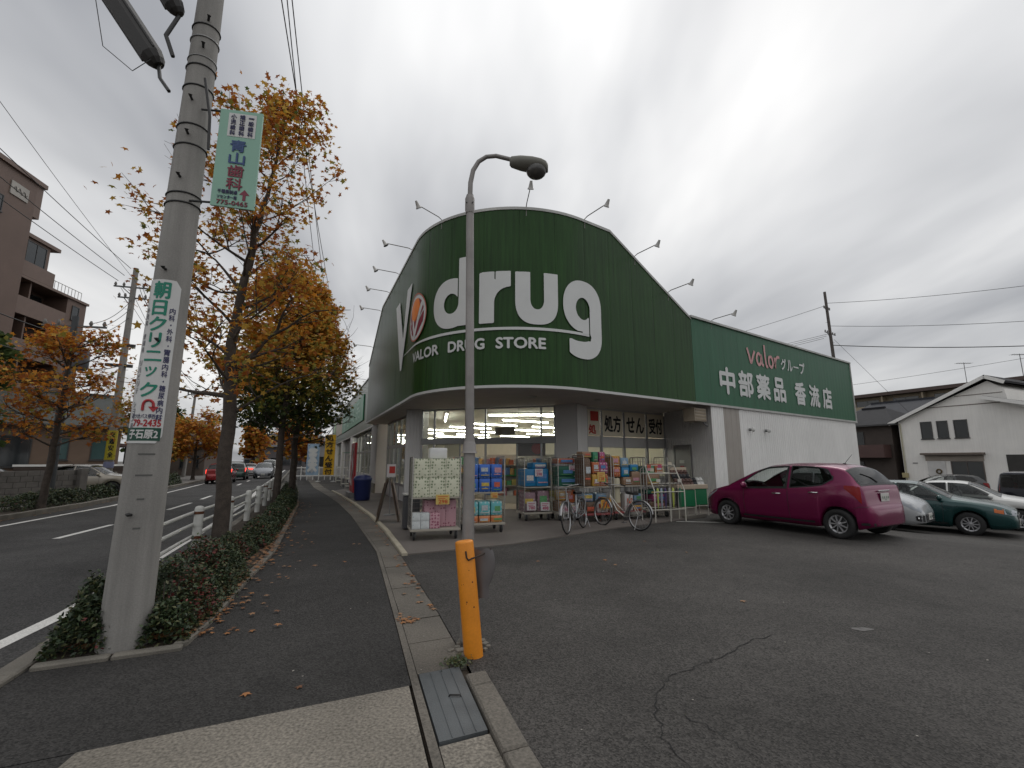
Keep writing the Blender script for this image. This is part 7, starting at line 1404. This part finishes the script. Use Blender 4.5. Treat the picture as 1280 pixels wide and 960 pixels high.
# traffic on the road
ds = Vector((-SA, CA)); 
def on_road(a, b): x, y, _ = st(a, b); return (x, y, -.12)
TG = 'traffic on the road'
car('moving_car', 'red hatchback with lit brake lamps driving away, nearest of the traffic', 'car', on_road(42, -5.25), hd(*ds), HATCH, (.22, .006, .008), TG, lit=True)
car('moving_car', 'dark green car with lit brake lamps queued behind the tree trunk', 'car', on_road(49, -4.95), hd(*ds), HATCH, (.03, .06, .05), TG, lit=True, simple=True)
car('moving_car', 'white car with lit brake lamps third in the queue', 'car', on_road(62, -4.95), hd(*ds), SEDAN, (.5, .5, .5), TG, lit=True, simple=True)
car('moving_car', 'dark car with lit brake lamps at head of the queue', 'car', on_road(76, -4.95), hd(*ds), VAN, (.03, .03, .03), TG, lit=True, simple=True)
car('moving_car', 'grey hatchback coming toward us on the near lane', 'car', on_road(52, -2.95), hd(-ds.x, -ds.y), HATCH, (.22, .23, .25), TG, simple=True)
car('moving_car', 'white van following the grey oncoming car', 'car', on_road(61, -2.95), hd(-ds.x, -ds.y), VAN, (.6, .6, .58), TG, metal=0, simple=True)
# cars parked across the road
car('parked_sedan', 'beige silver sedan parked beyond the hedge across the road', 'car', (-19.6, 21.6, 0), hd(.93, .36), SEDAN, (.30, .27, .22), 'cars parked across the road')
car('parked_sedan', 'white sedan parked behind the grey block wall', 'car', (-20.4, 17.9, 0), hd(.9, .42), SEDAN, (.52, .52, .50), 'cars parked across the road', metal=0)
car('parked_minivan', 'dark van at the left edge behind block wall', 'car', (-25.5, 19.0, 0), hd(.9, .4), VAN, (.02, .022, .028), 'cars parked across the road', simple=True)

t = thing('wheel_stop', 'pale concrete wheel stop at the front of the magenta car', 'wheel stop', (5.0, 13.05, .0)); mb = MB(); mb.box((5.0, 13.05, .05), (.9, .16, .12), rw, .02); mb.build('block', m_kerb, t)
# ================================================================ buildings around
m_win = mat('dark window glass', (.02, .025, .028), .08, var=0, spec=.8); m_wfr = mat('window frame dark', (.05, .05, .05), .5); m_wfrw = mat('window frame pale', (.40, .40, .38), .5)
class Fac:
    """a vertical wall plane: origin o, direction d along it, outward normal n"""
    def __init__(s, o, ang_dir, out): s.o = Vector(o[:2]); s.d = Vector(ang_dir).normalized(); s.n = Vector(out).normalized(); s.z = o[2]; s.r = math.atan2(s.d.y, s.d.x)
    def p(s, u, n, z): v = s.o+s.d*u+s.n*n; return (v.x, v.y, s.z+z)
    def box(s, mb, u0, u1, n0, n1, z0, z1): mb.box(s.p((u0+u1)/2, (n0+n1)/2, (z0+z1)/2), (u1-u0, abs(n1-n0), z1-z0), s.r); return mb
    def window(s, par, u0, u1, z0, z1, frame=m_wfr, bars=1, name='window', sill=True, glass_m=None):
        mb = MB(); e = .05
        for a, b, c, d in ((u0, u1, z0, z0+e), (u0, u1, z1-e, z1), (u0, u0+e, z0+e, z1-e), (u1-e, u1, z0+e, z1-e)): s.box(mb, a, b, .002, .05, c, d)
        for k in range(bars): u = u0+(u1-u0)*(k+1)/(bars+1); s.box(mb, u-.02, u+.02, .004, .045, z0+e, z1-e)
        w_ = mb.build(name, frame, par); mb = MB(); s.box(mb, u0+e, u1-e, .006, .02, z0+e, z1-e); mb.build('pane', glass_m or m_win, w_)
        if sill: mb = MB(); s.box(mb, u0-.05, u1+.05, .002, .09, z0-.06, z0-.003); mb.build('sill', frame, w_)
        return w_
# --- white gabled house to the right
m_hw = mat('white render', (.80, .78, .74), .7, var=.05, vs=.7, bump=.1, dirt=.08); streaked('', None, m=m_hw, amt=.04); m_roofd = mat('dark roof tile', (.022, .022, .025), .75, var=.2, spec=.2); m_fas = mat('white barge board', (.78, .77, .74), .5, var=.03); m_awn = mat('brown canopy', (.14, .11, .09), .6)
HO = Vector((29.9, 35.7)); hdv = Vector((SA, -CA)); hin = Vector((CA, SA)); hn = -hin; zg = -.65
t = thing('white_house', 'white rendered house with gable roof and three upper windows', 'house', (HO.x, HO.y, zg))
F = Fac((HO.x, HO.y, zg), hdv, hn)                 # u runs toward the camera along the wall, seen left to right
EV, PK_, UW = 5.2, 7.8, 9.4
gab = [(0, -.6), (UW, -.6), (UW, 5.2), (6.3, 6.05), (6.2, 6.9), (5.44, PK_-.25), (0, EV)]
mb = MB(); fr0 = [F.p(u, 0, z) for u, z in gab]; mb.slab([Vector(p) for p in fr0], (hin.x, hin.y, 0), 8.0); mb.build('wall', m_hw, t)
mb = MB(); 
def roofslab(mb, a, b, th=.16, over=.35, dep=8.4):
    (u0, z0), (u1, z1) = a, b; mb.add([F.p(u0, over, z0), F.p(u1, over, z1), F.p(u1, -dep, z1), F.p(u0, -dep, z0), F.p(u0, over, z0+th), F.p(u1, over, z1+th), F.p(u1, -dep, z1+th), F.p(u0, -dep, z0+th)], [(0, 1, 2, 3), (7, 6, 5, 4), (0, 4, 5, 1), (1, 5, 6, 2), (2, 6, 7, 3), (3, 7, 4, 0)])
roofslab(mb, (-.45, EV-.2), (5.44, PK_), .14); roofslab(mb, (5.44, PK_), (6.35, PK_-.5), .14); roofslab(mb, (5.3, 6.4), (7.4, 5.72), .12, over=.7); roofslab(mb, (6.6, 5.82), (UW+.4, 4.9), .12, over=.35); mb.build('roof', m_roofd, t)
mb = MB()
for a, b, ov in (((-.48, EV-.24), (5.44, PK_-.02), .36), ((5.44, PK_-.02), (6.38, PK_-.53), .36), ((5.25, 6.38), (7.4, 5.70), .71), ((6.6, 5.80), (UW+.4, 4.88), .36)): mb.bar(F.p(a[0], ov, a[1]+.03), F.p(b[0], ov, b[1]+.03), .06, .22)
mb.build('barge_board', m_fas, t)
mb = MB(); F.box(mb, 1.9, 5.9, .0, .03, 6.02, 6.07); F.box(mb, 3.6, 6.1, .0, .03, 6.68, 6.72); mb.build('band', m_awn, t)
mb = MB(); mb.cyl(F.p(.12, .07, 0), F.p(.12, .07, EV-.2), .045, n=8); mb.build('downpipe', mat('cream pipe', (.45, .42, .30), .5), t)
for u0, u1 in ((1.39, 2.08), (2.36, 3.0), (3.33, 4.08)): F.window(t, u0, u1, 3.8, 5.05, m_wfr, 0)
mb = MB(); F.box(mb, 1.3, 4.75, .0, .45, 2.62, 2.76); mb.build('canopy', m_awn, t); mb = MB(); F.box(mb, 1.42, 4.65, .003, .05, 2.2, 2.60); mb.build('canopy_back', mat('beige surround', (.30, .26, .22), .6), t)
mb = MB(); F.box(mb, 1.5, 2.55, .003, .06, .0, 2.18); d_ = mb.build('door', mat('white door', (.60, .59, .57), .5), t); mb = MB(); mb.lathe([(.10, -.02), (.17, -.03), (.19, 0), (.17, .03), (.10, .02)], 16, axis='y'); w_ = mb.build('wreath', mat('brown wreath', (.10, .07, .03), .8), d_, False); w_.location = F.p(2.15, .1, 1.45); w_.rotation_euler = (0, 0, F.r)
F.window(t, 2.85, 4.6, .05, 2.18, mat('bronze frame', (.10, .08, .07), .5), 1, 'sliding_window', False)
mb = MB(); F.box(mb, 5.75, UW-.02, .001, .02, -.2, 2.6); mb.build('carport_shade_sheet', mat('carport shade', (.05, .048, .045), .9), t)  # flat dark sheet on the wall, its colour stands in for carport shade
mb = MB(); mb.add([F.p(UW, -.0, -.6), F.p(UW, -8, -.6), F.p(UW, -8, 5.6), F.p(UW, 0, 5.6)], [(0, 1, 2, 3)]); G2 = Fac((*F.p(UW+.002, 0, 0)[:2], zg), hin, hdv); G2.window(t, 1.2, 3.0, 3.2, 4.7)
mb = MB(); F.box(mb, .6, .9, .002, .03, 2.0, 2.07); mb.build('number_label', m_grey, t); mb = MB(); F.box(mb, -.1, .25, .03, .2, .95, 1.3); mb.build('meter_box', mat('yellowish box', (.40, .34, .18), .5), t)
# --- brown house left of it
m_br = mat('brown siding', (.055, .042, .035), .7, var=.12); m_br2 = mat('maroon balcony', (.085, .045, .04), .6, var=.1)
def gable_house(label, o, ddir, out_, W_, D_, EV_, PKh, mw, mr, zg_, wins=(), group=None, hip=True, extra=None):
    t = thing('house', label, 'house', (o[0], o[1], zg_), 0, group); F = Fac((o[0], o[1], zg_), ddir, out_); inn_ = -F.n
    mb = MB(); F.box(mb, 0, W_, 0, -D_, -.3, EV_); mb.build('wall', mw, t)
    mb = MB(); a = [F.p(-.5, .5, EV_-.05), F.p(W_+.5, .5, EV_-.05), F.p(W_+.5, -D_-.5, EV_-.05), F.p(-.5, -D_-.5, EV_-.05)]; k = 2.2 if hip else 0; r0, r1 = F.p(k, -D_/2, PKh), F.p(W_-k, -D_/2, PKh)
    mb.add(a+[r0, r1], [(0, 1, 5, 4), (1, 2, 5), (2, 3, 4, 5), (3, 0, 4), (3, 2, 1, 0)]); rf = mb.build('roof', mr, t)
    mb = MB(); mb.bar(a[0], a[1], .12, .12); mb.bar(a[1], a[2], .12, .12); mb.bar(a[3], a[0], .12, .12); mb.build('gutter', m_wfr, rf); mb = MB(); mb.bar(Vector(r0)+Vector((0, 0, .04)), Vector(r1)+Vector((0, 0, .04)), .25, .16); mb.build('ridge', mr, rf)
    for w_ in wins: F.window(t, *w_)
    return t, F
t, F = gable_house('dark brown house with maroon balcony between shop and white house', (27.2, 41.9), (SA, -CA), (-CA, -SA), 6.2, 8, 5.0, 6.7, m_br, m_roofd, -.6, [(1.6, 4.2, 3.1, 4.5), (1.0, 4.0, .3, 2.1)])
mb = MB(); F.box(mb, .3, 6.0, .02, 1.0, 2.4, 3.4); mb.build('balcony', m_br2, t)
# solar roof house between, and long flats behind
t, F = gable_house('grey roofed house behind the white house', (34.5, 50.5), (SA, -CA), (-CA, -SA), 10, 9, 5.6, 8.3, mat('cream wall', (.30, .26, .19), .7), mat('grey slate', (.04, .042, .05), .7, var=.15, spec=.25), -.6, [(1, 3, 3.5, 4.8)])
m_fl = mat('beige flats wall', (.30, .25, .18), .7, var=.06); m_flr = mat('brown flats roof', (.085, .06, .052), .7, var=.08)
def flats(label, o, ddir, out_, L_, H_, D_, floors, mw, mr, zg_, bays, mp=None, name='apartment_block'):
    t = thing(name, label, 'apartment block', (o[0], o[1], zg_)); F = Fac((o[0], o[1], zg_), ddir, out_); mb = MB(); F.box(mb, 0, L_, -1.3, -D_, -.5, H_); mb.build('wall', mw, t); fh = H_/floors
    mb = MB(); F.box(mb, -.3, L_+.3, .4, -D_-.3, H_, H_+.55); mb.build('roof', mr, t)
    for k in range(floors):
        z = k*fh; mb = MB(); F.box(mb, 0, L_, 0, -1.3, z-.1, z+.08); F.box(mb, 0, L_, 0, -.12, z+.08, z+1.05); b_ = mb.build('balcony', mp or mw, t)
        for j in range(bays+1): u = L_*j/bays; mb = MB(); F.box(mb, max(0, u-.1), min(L_, u+.1), .001, -1.3, z+.082, z+fh-.1); mb.build('balcony_divider', mw, b_)
        G = Fac((*F.p(0, -1.3, 0)[:2], zg_), ddir, out_)
        for j in range(bays): u0 = L_*(j+.18)/bays; u1 = L_*(j+.82)/bays; G.window(t, u0, u1, z+.15, z+fh-.5, m_wfr, 1, 'window', False)
    return t, F
t, F = flats('long beige flats with brown roof line behind the houses', (57.5, 96), Vector((SA, -CA)), Vector((-CA, -SA)), 70, 13.6, 12, 5, m_fl, m_flr, -.8, 12)
for x, y, z in ((70.6, 70.5, 13.3), (72.8, 64.5, 13.3)):
    t = thing('tv_aerial', ('left' if x < 71.5 else 'right')+' television aerial on the long beige flats roof', 'aerial', (x, y, z), 0, 'aerials on the flats roof'); mb = MB(); mb.cyl((0, 0, -.3), (0, 0, 3.4), .05, n=6); mb.build('mast', m_grey, t, False); mb = MB(); mb.bar((-1.2, 0, 3.25), (1.2, 0, 3.3), .05, .05)
    for k in range(7): mb.bar((-1.1+k*.36, -.4, 3.28), (-1.1+k*.36, .4, 3.28), .03, .03)
    mb.build('elements', m_grey, t, False)
# --- brown apartment block on the left
m_ab = mat('brown tile cladding', (.125, .080, .062), .6, var=.10, vs=.8, fine=.06, fs=12); m_ab2 = mat('pale brown parapet', (.155, .105, .085), .6, var=.08); m_dk = mat('shaded recess wall', (.07, .055, .048), .8)
az_ = R(-9.5); dd_ = Vector((math.sin(az_), math.cos(az_))); on_ = Vector((dd_.y, -dd_.x))    # outward faces the street
E_ = Vector((-33.9, 35.2)); O_ = E_-dd_*24
t = thing('apartment_block', 'brown tiled apartment block with balconies and a taller stair tower', 'apartment block', (E_.x, E_.y, 0)); F = Fac((O_.x, O_.y, 0), dd_, on_); L_ = 24; fh = 2.85; H_ = 13.7
mb = MB(); F.box(mb, 0, L_, -1.6, -14, -.3, H_); mb.build('wall', m_ab, t); mb = MB(); F.box(mb, L_-1.9, L_, -.001, -1.6, -.3, H_); mb.build('end_pier', m_ab, t)
for k in range(1, 5):
    z = k*fh; mb = MB(); F.box(mb, 3, L_-1.9, 0, -1.6, z-.12, z+.05); F.box(mb, 3, L_-1.9, .0, -.15, z+.05, z+1.1); b_ = mb.build('balcony', m_ab2, t); G = Fac((*F.p(0, -1.6, 0)[:2], 0), dd_, on_)
    for u in (4, 8, 12, 16, 19.5): G.window(t, u, u+2.4, z+.1, z+2.1, m_wfr, 1, 'window', False)
    for u in (7.3, 11.3, 15.3, 19): mb = MB(); F.box(mb, u, u+.12, -.16, -1.58, z+.06, z+fh-.14); mb.build('balcony_divider', m_ab, b_)
    F.window(t, L_-1.4, L_-.7, z+.8, z+1.9, m_wfr, 0)
mb = MB(); F.box(mb, 2.9, L_+.1, .12, -1.7, H_, H_+.18); mb.build('roof_slab', m_ab2, t)
mb = MB(); 
for k in range(14): mb.tube([F.p(L_-4.4+k*.33, -.4, H_+.15), F.p(L_-4.4+k*.33, -.4, H_+1.0)], .02, 5)
mb.tube([F.p(L_-4.4, -.4, H_+1.0), F.p(L_-.1, -.4, H_+1.0)], .025, 5); mb.build('roof_railing', m_trim, t)
mb = MB(); F.box(mb, 10, 19.9, .0, -12, H_+.19, 16.6); mb.build('upper_floor', m_ab, t); mb = MB(); F.box(mb, 17.2, 20.6, .15, -6, 16.6, 16.85); F.box(mb, 17.6, 20.5, .1, -.1, 13.9, 14.9); mb.build('upper_balcony', m_ab2, t); F.window(t, 18.0, 19.6, 14.9, 16.4, m_wfr, 1)
mb = MB(); F.box(mb, 8, 17.6, .35, -11, -.2, 20.2); tw = mb.build('stair_tower', m_ab, t); mb = MB(); F.box(mb, 7.9, 18.2, .5, -11.2, 20.2, 20.5); F.box(mb, 17.6, 18.1, .34, -6, 17.9, 20.2); mb.build('tower_cap', m_ab2, tw)
Ft = Fac((*F.p(0, .35, 0)[:2], 0), dd_, on_); 
for z in (5, 8, 11, 14, 17): Ft.window(t, 14.2, 15.4, z, z+1.1, m_wfr, 0)
mb = MB(); Ft.box(mb, 15.7, 17.0, .001, .06, 18.5, 19.4); sb_ = mb.build('name_plaque', mat('pale plaque', (.36, .34, .31), .6), t); mb = MB()
mb.tube([Ft.p(15.9+k*.1, .07, 18.95+.18*math.sin(k*1.9)) for k in range(11)], .03, 5); mb.build('plaque_script', mat('plaque ink', (.14, .13, .12), .6), sb_)
# --- houses and shops along the far side
m_tan = mat('tan render', (.17, .115, .082), .7, var=.08); m_teal = mat('teal glass', (.05, .10, .10), .2)
t, F = gable_house('tan house with two teal windows and dark gable roof across the road', (-30.5, 24.5), (.66, .75), (.75, -.66), 7.6, 7, 3.7, 6.0, m_tan, mat('green grey roof', (.045, .05, .045), .6, var=.1), 0, [], None, False)
for u in (4.4, 6.2): F.window(t, u, u+.8, 1.6, 2.9, m_wfr, 0, 'window', True, m_teal)
F.window(t, 1.0, 3.6, 1.2, 3.0, m_wfr, 1)
mb = MB(); F.box(mb, 3.0, 8.6, .35, .6, 1.05, 1.22); F.box(mb, 3.0, 8.6, .36, .55, -.1, 1.05); mb.build('garden_wall', mat('brown garden wall', (.075, .055, .045), .7), t); mb = MB(); F.box(mb, 2.95, 8.65, .3, .65, 1.22, 1.34); mb.build('wall_cap', m_fas, t)
mb = MB(); mb.cyl(F.p(.2, .06, 0), F.p(.2, .06, 3.8), .05, n=8); mb.build('downpipe', m_fas, t)
# grey block wall: courses of blocks
t = thing('block_wall', 'low grey concrete block wall across the road at left edge', 'wall', (-17.5, 16.0, 0)); w0 = Vector((-17.2, 18.6)); wd_ = Vector((-.12, -1)).normalized(); wr_ = math.atan2(wd_.y, wd_.x); mbk = mat('grey block', (.15, .14, .13), .85, var=.2, vs=4, bump=.3, bs=40, dirt=.2)
BK = MB(); BK.box((0, 0, 0), (.39, .15, .19), wr_, .008); bm_ = BK.mesh('block', mbk)
for r_ in range(6):
    for k in range(14):
        p = w0+wd_*(.2+k*.4+(.2 if r_ % 2 else 0)); o = bpy.data.objects.new('block', bm_); C.objects.link(o); o.parent = t; o.location = (p.x+17.5, p.y-16.0, .1+r_*.2)
mb = MB(); p = w0+wd_*3; mb.box((p.x, p.y, .6), (6.0, .12, 1.19), wr_); mb.build('mortar_core', mat('mortar', (.09, .085, .08), .9), t)
mb = MB(); p = w0+wd_*.05; mb.box((p.x+.1, p.y+.1, .62), (.30, .30, 1.26), wr_, .02); mb.build('end_pier', mbk, t)
# bus shelter, far buildings closing the road
t = thing('bus_shelter', 'dark roofed bus shelter with white wall across the road', 'bus shelter', (-26.5, 36, 0)); F = Fac((-28.6, 33.6, 0), ds, Vector((CA, SA))); mb = MB(); F.box(mb, 0, 5.0, .2, -1.8, 2.6, 2.8); mb.build('roof', mat('dark red brown roof', (.07, .035, .03), .6), t)
for u in (.3, 2.5, 4.7): mb = MB(); F.box(mb, u-.08, u+.08, .0, -.16, 0, 2.6); mb.build('post', m_wfr, t)
mb = MB(); F.box(mb, 0, 5, -1.6, -1.75, 0, 1.9); mb.build('wall', m_fas, t); mb = MB(); F.box(mb, .6, 4.4, -1.0, -1.4, .4, .48); mb.build('bench', m_awn, t)
far = [('grey tiled house at the far end of road', (-46, 84), 8, 4.2, 5.8, (.10, .09, .09)), ('pale blue shop with white sign at far end of road', (-38.2, 98), 9, 6.5, 7.0, (.22, .30, .42)), ('dark roofed block beyond the road bend', (-60, 108), 16, 6.5, 8, (.13, .12, .125)), ('grey hillside flats far beyond the road', (-92, 160), 34, 9, 10, (.17, .165, .17)), ('low white building behind the far pavement', (-27, 62), 12, 4.2, 5.2, (.34, .33, .32)), ('brown low house behind the orange tree', (-37.5, 48), 5, 3.4, 5.0, (.11, .085, .07)), ('maroon grey house at the end of pavement', (-20.6, 58), 9, 3.6, 5.8, (.14, .09, .09)), ('dark house behind the slim grey pole', (-44, 56), 7, 5, 6.8, (.10, .085, .075))]
for k, (lab, o, W_, ev, pk, c) in enumerate(far):
    t, F = gable_house(lab, o, (CA, SA), (SA, -CA), W_, 8, ev, pk, mat('far wall %d' % k, c, .7, var=.08), mat('far roof %d' % (k % 3), [(.05, .05, .055), (.07, .055, .05), (.06, .06, .06)][k % 3], .6, var=.1), -.1, [(W_*q/4+.3, W_*q/4+W_/4-.5, z, z+1.3) for q in range(4) for z in ([.9] if ev < 5 else [.9, 3.6] if ev < 9 else [.9, 3.6, 6.5, 9.5])], 'far houses along the road')
    if 'pale blue' in lab: mb = MB(); F.box(mb, .5, 8.5, .06, .2, 4.2, 6.2); mb.build('sign_board', m_fas, t)
# white fence and low pieces at the far end of the pavement
t = thing('white_fence', 'low white fence closing the far end of the pavement', 'fence', st(42, 2.5, 0)); F = Fac((*st(42, -.2)[:2], 0), Vector((CA, SA)), Vector((SA, -CA)))
for k in range(16): mb = MB(); F.box(mb, k*.45, k*.45+.07, 0, .05, 0, 1.1); mb.build('picket', m_fas, t)
for z in (.3, .95): mb = MB(); F.box(mb, 0, 6.9, .05, .08, z, z+.09); mb.build('rail', m_fas, t)
t, F = gable_house('small dark house beyond the shop street end', (-21.5, 64), (CA, SA), (SA, -CA), 8, 7, 5, 7, m_tan, m_roofd, 0, [(1, 3, 1, 2.4), (4, 6, 3.4, 4.6)], 'far houses along the road')
